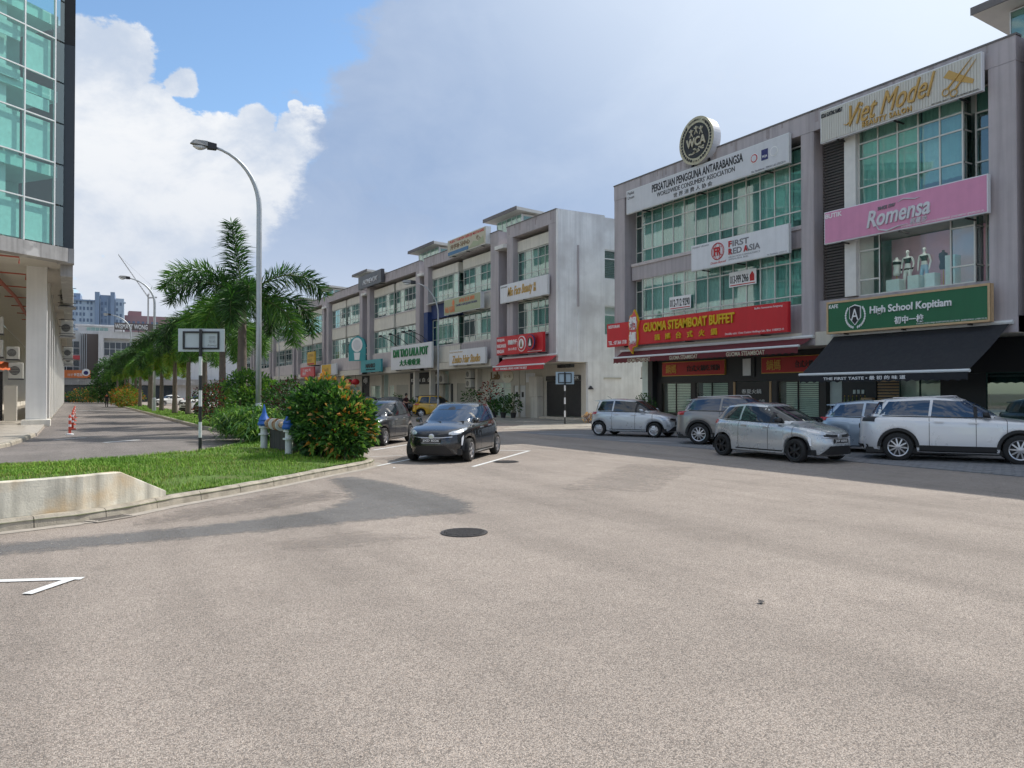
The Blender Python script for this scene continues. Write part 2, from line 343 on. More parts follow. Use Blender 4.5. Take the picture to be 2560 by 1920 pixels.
def strip(name, a, b, w, z=.008, m='paint_white'):
    a, b = Vector(a), Vector(b); d = (b-a).normalized(); n = Vector((-d.y, d.x))*w/2
    return sheet(name, [tuple(a+n), tuple(a-n), tuple(b-n), tuple(b+n)], z, m)
strip('bay_line', (6.42, 17.43), (10.2, 21.0), .10); strip('bay_line', (8.32, 16.08), (12.06, 19.6), .10)
strip('bay_line', (12.1, 19.56), (11.3, 20.3), .10, .012); strip('bay_line', (8.08, 22.32), (11.6, 25.7), .10); strip('bay_line', (6.9, 20.0), (9.0, 19.95), .05)
strip('bay_line', (11.0, 27.6), (14.5, 31.0), .1); strip('bay_line', (12.6, 32.5), (16., 36), .1)
strip('bay_line', (-2.6, 9.4), (.10, 8.27), .10); strip('bay_line', (.02, 8.3), (-.33, 7.86), .10, .012)
for (a, b) in (((17.6, 27.8), (19.6, 24.0)), ((17.7, 22.3), (19.8, 18.3)), ((17.8, 17.0), (19.9, 13.2)), ((17.9, 11.6), (20, 8.2))): strip('bay_line', a, b, .08)
for y in (88., 120, 157): strip('lane_line', (.4, y), (4.9, y+1.2), .5)
strip('lane_line', (1.0, 30.6), (2.2, 31.7), .22); strip('lane_line', (-.6, 33.2), (.5, 34.4), .1)
# herringbone pavers of the parking bays before the right-hand shops
sheet('parking_apron', [(17.3, 5), (22.6, 5), (22.6, 29.4), (17.3, 29.4)], .004, 'paver')
mb = MB()
for i in range(20):
    for j in range(60):
        x, y = 17.35+i*.21, 6+j*.21+(i % 2)*.1
        if y > 18.4: continue
        mb.box(x, x+.195, y, y+.195, .005, .014+random.random()*.006)
tag(mb.build('paver_bricks', 'paver', fix=False), 'small dark grey paving bricks of the shop parking bays', 'paving', kind='stuff')
# walkways in front of both shop rows
def slab(name, x0, x1, y0, y1, z, m):
    o = MB().box(x0, x1, y0, y1, -.015, z).build(name, m); o['kind'] = 'structure'; return o
slab('walkway_right', 22.6, 27.2, -6, 29.4, .13, 'tile_grey'); slab('walkway_corner', 24.0, 27.2, 29.4, 31.0, .12, 'tile_grey')
slab('walkway_middle', 22.2, 27.2, 36.5, 170, .14, 'tile_grey')
sheet('alley', [(21.4, 29.4), (24, 29.4), (24, 31), (60, 31), (60, 36.5), (22.2, 36.5), (18.2, 32.2), (19.8, 31.2)], .006, 'tile_pale')
# floor tiles of the corner walkway
wf = bpy.data.objects['walkway_middle']
for i in range(5):
    for j in range(12): piece('tile', 'tile_pale' if (i+j) % 7 == 0 else 'tile_grey', 22.3+i*.95, 22.3+i*.95+.93, 36.6+j*.95, 36.6+j*.95+.93, .13, .146+random.random()*.002, wf)
# ---------------------------------------------------------------- planted island
FRONT = [(-6, 10.6), (-3, 11.0), (-.78, 11.56), (.12, 11.87), (.74, 12.31), (1.38, 12.95), (2.49, 13.85), (3.35, 14.6), (4.68, 15.9), (5.76, 16.85), (6.25, 17.4), (6.5, 17.85), (6.55, 18.3)]
RIGHT = [(6.6, 18.8), (7.0, 20.3), (8.2, 24), (8.6, 28), (8.6, 60), (8.6, 100), (8.6, 164)]
BACK = [(5.5, 164), (5.5, 110), (5.5, 60), (5.5, 46), (5.55, 40.8), (5.62, 37), (5.9, 34), (6.0, 32), (5.75, 29.8), (5.4, 27.9), (4.95, 26.6), (4.5, 25.5), (3.9, 24.4), (3.05, 23.1), (1.72, 22.1), (.14, 21.1), (-1.4, 20.5), (-6, 19.8)]
OUT = FRONT+RIGHT+BACK
def inside(x, y, P=OUT):
    c = False; j = len(P)-1
    for i in range(len(P)):
        if (P[i][1] > y) != (P[j][1] > y) and x < (P[j][0]-P[i][0])*(y-P[i][1])/(P[j][1]-P[i][1])+P[i][0]: c = not c
        j = i
    return c
def edge_d(x, y, P=OUT):
    best = 9e9
    for i in range(len(P)):
        a, b = P[i], P[(i+1) % len(P)]; dx, dy = b[0]-a[0], b[1]-a[1]; t = max(0, min(1, ((x-a[0])*dx+(y-a[1])*dy)/(dx*dx+dy*dy+1e-9)))
        best = min(best, (x-a[0]-t*dx)**2+(y-a[1]-t*dy)**2)
    return sqrt(best)
WALL = [(-6, 10.77), (-3, 11.17), (-.8, 11.73), (.08, 12.03), (.62, 12.42), (1.40, 13.13)]
def gz(x, y):
    "height of the turf"
    d = edge_d(x, y); z = .13+min(d, 1.2)*.05
    if y < 24: # bank behind the white wall
        t = max(0, min(1, (1.3-x)/.8)); back = max(0, min(1, (20.0-y)/7.0)); z += .36*t*back*min(1, max(0, d-.30)/.25)
        z += .03*mnoise.noise(Vector((x*1.3, y*1.3, 0)))
    return z
# turf surface
step = .28; vid = {}; mb = MB()
xs = [-6+i*step for i in range(int(15/step)+1)]; ys = [10.6+i*step for i in range(int(30/step)+1)]
V = {}
for i, x in enumerate(xs):
    for j, y in enumerate(ys):
        if inside(x, y) and edge_d(x, y) > .12: V[i, j] = len(mb.v); mb.v.append((x, y, gz(x, y)))
for (i, j) in list(V):
    q = [(i, j), (i+1, j), (i+1, j+1), (i, j+1)]
    if all(k in V for k in q): mb.f.append(tuple(V[k] for k in q)); mb.mi.append(0)
    elif sum(k in V for k in q) == 3: mb.f.append(tuple(V[k] for k in q if k in V)); mb.mi.append(0)
mat('turf', (.10, .17, .025), .95, .45, 2.5, bump=.8, bscale=90, col2=(.13, .10, .04), c2th=(.6, .78))
b = len(mb.v); mb.v += [(5.65, 40, .15), (8.5, 40, .15), (8.5, 163.9, .15), (5.65, 163.9, .15)]; mb.f.append((b, b+1, b+2, b+3)); mb.mi.append(0)
base = [(x, y, .11) for x, y in OUT]; b = len(mb.v); mb.v += base; mb.f.append(tuple(range(b, b+len(base)))); mb.mi.append(0)
lawn = mb.build('lawn', 'turf', smooth=True, fix=False); lawn['kind'] = 'structure'
bm = bmesh.new(); bm.from_mesh(lawn.data)
for f in bm.faces:
    if f.normal.z < 0: f.normal_flip()
bm.to_mesh(lawn.data); bm.free()
# grass blades
for k, c in enumerate(((.11, .23, .02), (.17, .33, .028), (.25, .40, .045), (.28, .26, .08))): mat('grass%d' % k, c, .6, .15, 8, spec=.3)
mb = MB(); rnd = random.Random(3)
def blades(n, x0, x1, y0, y1, hs, ws):
    for _ in range(n):
        x, y = rnd.uniform(x0, x1), rnd.uniform(y0, y1)
        if not inside(x, y) or edge_d(x, y) < .14: continue
        if y < 13.6 and x < 1.5 and min((y-(WALL[i][1]+(WALL[i+1][1]-WALL[i][1])*(x-WALL[i][0])/(WALL[i+1][0]-WALL[i][0]))) for i in range(5) if WALL[i][0] <= x <= WALL[i+1][0] or i == 4 and x > 1.40) < .15: continue
        if mnoise.noise(Vector((x*.9, y*.9, 3))) > .42 and rnd.random() < .8: continue
        z = gz(x, y); a = rnd.uniform(0, 2*pi); h = rnd.uniform(*hs)*(1+.5*mnoise.noise(Vector((x*.8, y*.8, 9)))); w = rnd.uniform(*ws); l = rnd.uniform(.2, .9)*h; ca, sa = cos(a), sin(a)
        q_ = mnoise.noise(Vector((x*.55, y*.55, 5))); mb.cur = rnd.choice((0, 0, 1, 1, 2, 3, 3)) if q_ > .18 else (rnd.choice((0, 0, 0, 1, 1)) if q_ < -.22 else rnd.choice((0, 1, 1, 1, 2, 2, 3))); px, py = -sa*w, ca*w
        mb.add([(x-px, y-py, z-.01), (x+px, y+py, z-.01), (x+px*.7+ca*l*.4, y+py*.7+sa*l*.4, z+h*.65), (x-px*.7+ca*l*.4, y-py*.7+sa*l*.4, z+h*.65), (x+ca*l, y+sa*l, z+h)], [(0, 1, 2, 3), (3, 2, 4)])
blades(52000, -2.5, 6.6, 11.5, 20, (.03, .075), (.003, .006)); blades(24000, -3, 6.6, 18.5, 27.5, (.04, .085), (.004, .008)); blades(5000, 5.5, 8.6, 27, 40, (.04, .1), (.005, .01))
tag(mb.build('grass', ['grass%d' % i for i in range(4)], fix=False), 'bright green lawn grass on the kerbed island', 'grass', kind='stuff')
mb = MB()
for _ in range(9000):
    x, y = rnd.uniform(5.6, 8.5), 40+100*rnd.random()**1.6; z = .15; a = rnd.uniform(0, 2*pi); h = rnd.uniform(.05, .12); w = .02; mb.cur = rnd.choice((0, 1, 2))
    mb.add([(x-w*sin(a), y+w*cos(a), z), (x+w*sin(a), y-w*cos(a), z), (x+cos(a)*h*.4, y+sin(a)*h*.4, z+h)], [(0, 1, 2)])
tag(mb.build('grass', ['grass0', 'grass1', 'grass2'], fix=False), 'strip of grass under the row of palms', 'grass', kind='stuff')
# kerbs: one stone after another along the island
def resample(P, step):
    out = [Vector(P[0])]; acc = 0
    for a, b in zip(P, P[1:]):
        a, b = Vector(a), Vector(b); L = (b-a).length; t = step-acc
        while t <= L: out.append(a+(b-a)*(t/L)); t += step
        acc = (acc+L) % step
    return out
def kerb_run(parent, P, seg, w=.16, h=.15, inner=1, sub=4):
    pts = resample(P, seg/sub)
    for k in range(0, len(pts)-sub, sub):
        mb = MB(); Q = pts[k:k+sub+1]; rows = []
        for i, q in enumerate(Q):
            gi = k+i; t = (pts[min(gi+1, len(pts)-1)]-pts[max(gi-1, 0)]).normalized(); n = Vector((-t.y, t.x))*inner
            if i == 0: q = q+t*.006
            if i == sub: q = q-t*.006
            j = lambda s_: mnoise.noise(Vector((q.x*3, q.y*3, s_)))*.012
            rows.append([(q.x, q.y, -.01), (q.x+n.x*(.015+j(1)), q.y+n.y*(.015+j(1)), h-.035+j(2)), (q.x+n.x*.05, q.y+n.y*.05, h+j(3)), (q.x+n.x*w, q.y+n.y*w, h+j(4)), (q.x+n.x*w, q.y+n.y*w, -.01)])
        vs = [v for r_ in rows for v in r_]; fs = [(i*5+c, i*5+c+1, (i+1)*5+c+1, (i+1)*5+c) for i in range(len(rows)-1) for c in range(4)]+[(0, 1, 2, 3, 4), tuple(len(vs)-5+c for c in range(4, -1, -1))]
        mb.add(vs, fs).build('kerb_stone', 'kerb', parent)
kf = empty('island_kerb', (0, 0, 0), kind='structure')
kerb_run(kf, FRONT+RIGHT[:3], .95); kerb_run(kf, BACK[6:], .95); kerb_run(kf, BACK[:7], 3.); kerb_run(kf, RIGHT[2:], 4.)
# concrete gutter strip at the foot of the front kerb and its grating
mb = MB(); pts = resample(FRONT, .25)
for a, b in zip(pts, pts[1:]):
    t = (b-a).normalized(); n = Vector((t.y, -t.x))*.2; mb.quad((a.x, a.y, .006), (b.x, b.y, .006), (b.x+n.x, b.y+n.y, .006), (a.x+n.x, a.y+n.y, .006))
mb.build('gutter', 'drain_conc')['kind'] = 'structure'
gr = empty('drain_grating', (.46, 12.0, 0), R(35), 'pale concrete drain cover set beside the kerb below the white wall', 'drain cover')
MB().box(-.3, .34, -.16, .2, .008, .02).build('frame', 'drain_conc', gr)
for i in range(5): piece('bar', 'dark_iron', -.24, .28, -.12+i*.06, -.095+i*.06, .018, .024, gr)
# left kerb by the arcade
lk = empty('arcade_kerb', (0, 0, 0), kind='structure'); kerb_run(lk, [(-8, 22.4), (-4, 24.6), (-2.4, 27), (-1.75, 30), (-1.45, 33.5), (-1.25, 37)], .95, w=.2, h=.14, inner=1)
# white retaining wall along the kerb
mb = MB(); L0 = resample(WALL, .3); rows = []
for i, q in enumerate(L0):
    t = (L0[min(i+1, len(L0)-1)]-L0[max(i-1, 0)]).normalized(); n = Vector((-t.y, t.x)); f = max(0, min(1, (q.x-.62)/.78)); top = .62*(1-f)+.17*f
    rows.append([(q.x, q.y, 0), (q.x, q.y, top-.012), (q.x+n.x*.012, q.y+n.y*.012, top), (q.x+n.x*.15, q.y+n.y*.15, top), (q.x+n.x*.15, q.y+n.y*.15, 0)])
vs = [v for r_ in rows for v in r_]; mb.add(vs, [(i*5+c, i*5+c+1, (i+1)*5+c+1, (i+1)*5+c) for i in range(len(rows)-1) for c in range(4)]+[(0, 1, 2, 3, 4), tuple(len(vs)-5+c for c in range(4, -1, -1))])
tag(mb.build('retaining_wall', 'white_wall'), 'low stained white concrete wall with sloping end beside the lawn', 'wall')
# manhole covers
def manhole(x, y, r, label):
    m = empty('manhole_cover', (x, y, 0), .3, label, 'manhole cover'); MB().lathe([(r, .005), (r, .012), (r*.93, .013)], 32).build('rim', 'dark_iron', m)
    MB().lathe([(r*.9, .004), (r*.9, .016)], 32).build('plate', 'dark_iron', m); mb = MB()
    for i in range(-6, 7):
        for j in range(-6, 7):
            a, b = i*r*.135, j*r*.135
            if a*a+b*b < (r*.84)**2: mb.box(a-.022, a+.022, b-.012, b+.012, .015, .021, Matrix.Rotation(.5 if (i+j) % 2 else -.5, 4, 'Z') if 0 else None)
    mb.build('tread', 'dark_iron', m)
manhole(4.3, 8.55, .30, 'round black iron manhole cover in the foreground road'); manhole(9.65, 16.8, .33, 'round manhole cover beside the white bay line near the black car')
# bits of litter and grit
for (x, y, c, l) in ((6.55, 16.7, 'paint_white', 'white scrap of paper by the kerb nose'), (5.0, 4.4, 'dark_iron', 'small dark leaf scrap on the open road')):
    o = MB().add([(0, 0, .012), (.05, .01, .02), (.06, .05, .014), (.015, .055, .03), (-.01, .03, .016)], [(0, 1, 2, 3, 4)]).build('litter', c, loc=(x, y, 0)); tag(o, l, 'litter')
mb = MB(); rnd = random.Random(11)
for _ in range(2600):
    x, y = rnd.uniform(-3, 14), rnd.uniform(1.5, 16); r_ = rnd.uniform(.004, .010)
    if inside(x, y): continue
    a = rnd.uniform(0, 6); mb.add([(x+r_*cos(a+k*1.57)*rnd.uniform(.6, 1.2), y+r_*sin(a+k*1.57)*rnd.uniform(.6, 1.2), .002) for k in range(4)]+[(x, y, r_*.9)], [(k, (k+1) % 4, 4) for k in range(4)])
mat('grit', (.5, .42, .36), .9, .3, 40)
tag(mb.build('grit', 'grit', fix=False), 'loose pale grit scattered over the road', 'grit', kind='stuff')
# ================================================================ shop rows
FX = 24.3                               # facade plane of both rows; local frame: x right as seen, y inward, z up
mat('facade', (.445, .405, .418), .85, .10, 1.1, streak=.22, bump=.1, bscale=30)
mat('grime', (.33, .29, .29), .9, .2, 3)
mat('facade_pale', (.54, .49, .485), .85, .1, 1.5, streak=.15)
mat('panel_white', (.68, .65, .575), .8, .07, 2, streak=.14)
mat('side_white', (.84, .845, .85), .85, .12, .9, streak=.16, bump=.1, bscale=18, col2=(.60, .59, .59), c2th=(.52, .74))
mat('trim_white', (.7, .69, .66), .7, .08, 3)
mat('wall_cream', (.60, .565, .49), .8, .07, 2, streak=.08)
mat('alu', (.62, .62, .58), .5, .08, 6, metal=.1)
mat('alu_white', (.68, .70, .70), .45, .06, 6, metal=.1)
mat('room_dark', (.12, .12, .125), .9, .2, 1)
mat('room_mid', (.52, .6, .57), .9, .2, 1)
mat('louvre', (.085, .075, .07), .7, .2, 5)
mat('blue_paint', (.012, .036, .14), .6, .15, 2)
mat('roof_dark', (.16, .15, .15), .8, .2, 3)
mat('eave_white', (.7, .68, .63), .8, .08, 2)
mat('curtain_white', (.72, .78, .76), .9, .12, 4); mat('curtain_teal', (.42, .56, .54), .9, .15, 4); mat('curtain_cream', (.72, .70, .6), .9, .12, 4)
glassmat('glass_green', (.66, .82, .79), .13); glassmat('glass_dark', (.42, .54, .53), .15); glassmat('glass_clear', (.92, .97, .95), .02)
glassmat('glass_pale', (.76, .9, .87), .11)
mat('steel_black', (.02, .02, .022), .5, .1, 8); mat('shutter_grey', (.42, .41, .36), .55, .08, 4, metal=.2); mat('shutter_black', (.02, .022, .026), .5, .1, 4)
rb = random.Random(5)
def curtain(parent, x0, x1, z0, z1, y, m, amp=.025):
    n = max(6, int((x1-x0)/.045)); vs = []; ph = rb.uniform(0, 6)
    for i in range(n+1):
        x = x0+(x1-x0)*i/n; d = amp*sin(i*1.15+ph)+amp*.5*sin(i*.43+ph)
        vs += [(x, y+d, z0), (x, y+d*.6, z1)]
    return MB().add(vs, [(2*i, 2*i+2, 2*i+3, 2*i+1) for i in range(n)]).build('curtain', m, parent, smooth=True, fix=False)
def window(parent, x0, x1, zs, y, cols, glass, frame='alu', bar=.035, curt=None, ret=0., retside=1, skip=None):
    "grid of panes with real bars; zs = transom heights; ret = depth of a glazed return at the right end"
    mb = MB(); z0, z1 = zs[0], zs[-1]; n = cols; w = (x1-x0)/n
    for i in range(n+1): mb.box(x0+i*w-bar/2, x0+i*w+bar/2, y-.025, y+.05, z0, z1)
    for z in zs: mb.box(x0-bar/2, x1+bar/2, y-.03, y+.045, z-bar/2, z+bar/2)
    if ret:
        for z in zs: mb.box(x1-.04, x1+.025, y+.046, y+ret, z-bar/2+.003, z+bar/2-.003)
    win = mb.build('window', frame, parent)
    for i in range(n):
        for j in range(len(zs)-1):
            if skip and skip(i, j): continue
            g = glass if isinstance(glass, str) else rb.choice(glass)
            piece('pane', g, x0+i*w+bar/2, x0+(i+1)*w-bar/2, y, y+.012, zs[j]+bar/2, zs[j+1]-bar/2, win)
    if ret:
        for j in range(len(zs)-1): piece('pane', 'glass_dark', x1-.012, x1, y+.06, y+ret-.01, zs[j]+bar/2, zs[j+1]-bar/2, win)
    if curt:
        i = 0
        while i < n:
            k = rb.choice((1, 2, 2, 3)); k = min(k, n-i)
            if rb.random() < curt[1]: curtain(parent, x0+i*w+.03, x0+(i+k)*w-.03, z0+.02+rb.choice((0, 0, .3)), z1-.03, y+.16+rb.uniform(0, .04), rb.choice(curt[0]))
            i += k
    return win
def bay(parent, x0, x1, y, ret, cols, floors, white=True, glass=('glass_green', 'glass_green', 'glass_pale'), frame='alu', curt=None, top=11.45):
    "projecting window bay with white spandrels"
    for (zs, spz) in floors:
        window(parent, x0, x1, zs, y, cols, glass, frame, curt=curt, ret=ret)
        MB().box(x0-.06, x1+.06, y-.05, y+ret, spz[0], spz[1]).build('spandrel', 'panel_white' if white else 'facade', parent)
        MB().box(x0-.1, x1+.1, y-.09, y+ret, zs[0]-.13, zs[0]-.03).build('sill', 'facade_pale', parent)
F2 = [8.83, 9.3, 10.15, 10.74]; F1 = [5.48, 5.95, 6.95, 7.5]
CURT = (('curtain_white', 'curtain_teal', 'curtain_cream'), .92)
def unit_shell(name, yl, w, label, group=None, pl=.75, pr=.8, top=12.5, beam=.75, side=None, gx=2.1):
    "frame, slabs and back walls of a shophouse; local x=0 at the left (far) end"
    u = empty(name, (FX, yl, 0), R(-90), label, 'building', group)
    MB().cbox(0, pl, 0, 1.3, 3.6, top-beam, .015).build('pillar', 'facade', u); MB().cbox(w-pr, w, 0, 1.3, 3.6, top-beam, .015).build('pillar', 'facade', u)
    MB().box(-.002, w+.002, -.004, 1.3, top-beam+.001, top).build('parapet_beam', 'facade', u)
    MB().box(-.03, w+.03, -.03, .3, top, top+.06).build('coping', 'roof_dark', u)
    for k in range(int(w*1.6)):
        x = rb.uniform(.1, w-.3); piece('rain_streak', 'grime', x, x+rb.uniform(.04, .16), -.0065, -.0045, top-rb.uniform(.15, .55), top-.002, u)
    MB().box(.02, w-.02, 1.28, 14, 11.6, 12.0).build('roof', 'roof_dark', u)
    MB().box(.02, w-.02, .9, 3.4, 7.55, 8.35).build('floor_slab', 'room_mid', u); MB().box(.02, w-.02, .9, 3.4, 4.12, 5.3).build('floor_slab', 'room_mid', u)
    MB().box(.02, w-.02, .9, 3.4, 10.85, 11.59).build('floor_slab', 'room_mid', u)
    MB().box(.02, w-.02, 3.4, 14, 3.6, 11.59).build('rear_block', 'room_mid', u)
    MB().box(0, w, .05, gx, 3.58, 4.1).build('walkway_beam', 'wall_cream', u)
    MB().box(.01, w-.01, gx+.25, 14, .1, 3.58).build('ground_floor_block', 'room_mid', u)
    return u
def clerestory(u, x0, x1, y0, y1, z=14.3):
    "glazed roof lantern under a low oversailing roof"
    window(u, x0, x1, [12.05, 13.3, z], y0, 5, ('glass_green', 'glass_pale'), 'alu_white'); MB().box(x0, x1, y0+.06, y1, 12.0, z).build('lantern_wall', 'eave_white', u)
    w2 = MB()
    piece('pane', 'glass_green', x1+.003, x1+.02, y0+.15, y0+1.3, 13.3, z-.15, u)
    mb = MB(); e = .9; mb.add([(x0-e, y0-.7, z+.12), (x1+e*.5, y0-.7, z+.12), (x1+e*.5, y1+.6, z-.1), (x0-e, y1+.6, z-.1), (x0-e, y0-.7, z+.34), (x1+e*.5, y0-.7, z+.34), (x1+e*.5, y1+.6, z+.08), (x0-e, y1+.6, z+.08)], [(0, 3, 2, 1), (4, 5, 6, 7), (0, 1, 5, 4), (1, 2, 6, 5), (2, 3, 7, 6), (3, 0, 4, 7)])
    mb.build('lantern_roof', 'eave_white', u); MB().box(x0-e-.01, x1+e*.5+.01, y0-.73, y0-.69, z+.1, z+.36).build('fascia', 'roof_dark', u)
def louvre_slot(parent, x0, x1, z0=3.8, z1=11.4, y=.75):
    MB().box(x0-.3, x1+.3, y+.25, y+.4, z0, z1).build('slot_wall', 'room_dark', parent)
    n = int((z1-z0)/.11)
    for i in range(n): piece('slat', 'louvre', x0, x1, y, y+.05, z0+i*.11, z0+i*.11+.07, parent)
# ---- the corner unit of the middle row
def shutter(parent, x0, x1, z0, z1, y, m, n=None):
    n = n or int((z1-z0)/.09); h = (z1-z0)/n
    sh = MB().box(x0, x1, y+.02, y+.06, z0, z1).build('roller_shutter', m, parent)
    for i in range(n): piece('slat', m, x0, x1, y, y+.022, z0+i*h+.006, z0+(i+1)*h-.006, sh)
    return sh
uA = unit_shell('corner_shophouse', 42.2, 5.74, 'three storey corner shophouse with stained white side wall beside the alley')
bay(uA, .78, 4.75, .42, .75, 5, [(F2, (10.8, 11.5)), (F1, (7.6, 8.7))], curt=CURT)
window(uA, 4.8, 4.96, F2, 1.1, 1, 'glass_dark'); MB().box(.8, 4.95, .55, 1.0, 4.1, 5.35).build('spandrel', 'facade', uA)
mb = MB()   # white gable wall, overhanging the walkway, with window openings; two planes butt at the old joint line
GX = 5.741
def gable(y0, y1, z0, z1): mb.box(GX, GX+.22, y0, y1, z0, z1)
gable(.0, 3.38, 3.62, 12.5); gable(3.38, 5.6, 10.45, 12.38); gable(3.38, 5.6, 7.05, 8.66); gable(3.38, 5.6, 3.62, 5.26); gable(5.6, 14, 3.62, 12.3)
mb.build('gable_wall', 'side_white', uA)
MB().box(GX-.01, GX+.2, 2.14, 14, .1, 3.62).build('gable_base', 'side_white', uA)
for z0, z1 in ((8.66, 10.45), (5.26, 7.05)):
    wv = MB(); 
    for k in range(3): wv.box(GX+.10, GX+.17, 3.38+k*1.1-.04, 3.38+k*1.1+.04, z0, z1)
    for z in (z0+.04, z1-.55, z1-.04): wv.box(GX+.095, GX+.175, 3.38, 5.6, z-.035, z+.035)
    wo_ = wv.build('window', 'alu_white', uA)
    for k in range(2):
        for i in range(16 if z0 > 8 else 1):
            if z0 > 8: piece('louvre_blade', 'glass_dark', GX+.09, GX+.135, 3.43+k*1.1, 4.44+k*1.1, z0+.08+i*.108, z0+.16+i*.108, wo_)
            else: piece('pane', 'glass_green', GX+.11, GX+.125, 3.43+k*1.1, 4.44+k*1.1, z0+.08, z1-.6, wo_)
for y, z0, z1 in ((1.35, 4.2, 6.5), (1.36, 6.9, 10.5)): piece('downpipe', 'side_white' if z0 < 5 else 'facade', GX+.22, GX+.30, y, y+.09, z0, z1, uA)
clerestory(uA, -6.1, -2.6, 2.7, 6)
louvre_slot(uA, -1.05, -.05); MB().box(-1.2, .0, -.25, .9, 11.2, 11.45).build('slot_canopy', 'trim_white', uA)
# ground floor of the corner unit
g = uA; GY = 2.1
MB().box(-1.1, 1.5, GY, GY+.24, .12, 3.56).build('shop_wall', 'wall_cream', g); MB().box(5.3, 5.72, GY, GY+.24, .12, 3.56).build('shop_wall', 'wall_cream', g)
MB().box(1.5, 5.3, GY, GY+.24, 2.55, 3.56).build('shop_wall', 'wall_cream', g)
sh = shutter(g, 1.56, 5.28, .35, 2.54, GY-.02, 'shutter_black')
MB().box(1.5, 5.3, GY-.06, GY-.004, 2.56, 2.86).build('shutter_box', 'steel_black', g); text('lettering', 'BAKER', 4.1, 5.15, 2.61, 2.81, GY-.062, 'trim_white', g, .01, bold=.01)
MB().box(1.4, 5.4, GY-.5, GY, .14, .30).build('step', 'tile_pale', g)
MB().cbox(.2, 1.15, GY-.55, GY-.05, 1.55, 2.85).build('counter_hood', 'panel_white', g); MB().cbox(.35, 1.15, GY-.5, GY-.05, .15, 1.53).build('counter', 'panel_white', g)
MB().box(-1.0, .1, GY-.03, GY-.002, 2.5, 3.1).build('poster_board', 'side_white', g); MB().box(-.4, .0, GY-.05, GY-.031, 2.2, 2.7).build('notice', 'side_white', g)
for k, x in enumerate((2.3, 2.7, 3.2, 3.6)): piece('bracket_lamp', 'steel_black', x+1.9, x+2.0, GY-1.0, GY-.7, 3.3, 3.5, g)
# ---- unit B
GL2 = ('glass_green', 'glass_pale', 'glass_green')
uB = unit_shell('double_shophouse', 55.5, 12.2, 'grey shophouse with faded floral roof signboard and a blue painted pillar', pl=.75, pr=1.1)
bay(uB, .85, 5.4, .42, .7, 5, [(F2, (10.8, 11.5)), (F1, (7.6, 8.7))], curt=(('curtain_white', 'curtain_cream', 'curtain_white'), .85), glass=GL2)
bay(uB, 6.3, 10.75, .42, .7, 5, [(F2, (10.8, 11.5)), (F1, (7.6, 8.7))], curt=(('curtain_teal', 'curtain_white'), .9), glass=GL2)
MB().box(-.01, .77, -.02, 1.0, 4.6, 8.2).build('blue_pillar', 'blue_paint', uB); MB().box(.78, 5.6, .3, .9, 7.6, 8.72).build('blue_band', 'blue_paint', uB)
for i in range(6): piece('awning_slat', 'alu', .8+i*.75, 1.5+i*.75, -.15, .3, 8.74, 8.8, uB)
MB().box(.8, 5.8, .35, .9, 4.15, 5.38).build('spandrel', 'panel_white', uB); MB().box(6, 11.1, .35, .9, 4.15, 5.38).build('spandrel', 'facade', uB)
clerestory(uB, -7.3, -3.0, 2.7, 6); louvre_slot(uB, -.85, -.02); MB().box(-1., .0, -.2, .9, 11.2, 11.42).build('slot_canopy', 'trim_white', uB)
# ---- unit C, D and the ones receding behind the palms
def double_unit(name, yl, w, label, n=5, cl=True, curt=CURT, glass=GL2, ground=True, slot=1.4):
    u = unit_shell(name, yl, w, label); m = w/2
    bay(u, 1.0, m-.35, .42, .7, n, [(F2, (10.8, 11.5)), (F1, (7.6, 8.7))], curt=curt, glass=glass); bay(u, m+.3, w-1.5, .42, .7, n, [(F2, (10.8, 11.5)), (F1, (7.6, 8.7))], curt=curt, glass=glass)
    MB().box(.76, w-.8, .3, .9, 4.15, 5.38).build('spandrel', 'facade_pale', u)
    if cl: clerestory(u, -9.6, -6.2, 2.7, 6)
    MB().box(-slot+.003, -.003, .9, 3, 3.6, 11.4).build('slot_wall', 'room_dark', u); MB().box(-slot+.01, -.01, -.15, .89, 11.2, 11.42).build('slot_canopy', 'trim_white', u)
    return u
uC = double_unit('double_shophouse', 69.0, 12.6, 'grey shophouse with charcoal signboard on its parapet, right of the palms')
uD = double_unit('double_shophouse', 82.3, 11.9, 'grey shophouse with small yellow signboard, partly behind the tallest palm', curt=(('curtain_white',), .9))
uE = double_unit('double_shophouse', 95.2, 12.0, 'grey shophouse behind the drooping right fronds of the tallest palm', 4)
for i, (yl, lb) in enumerate(((108.5, 'grey shophouse seen between trunks right of the lamp post'), (121.6, 'grey shophouse seen between the palm trunks, farther off'), (134.8, 'distant grey shophouse at the far end of the row'))):
    double_unit('double_shophouse', yl, 12.1, lb, 3, cl=False, curt=None)
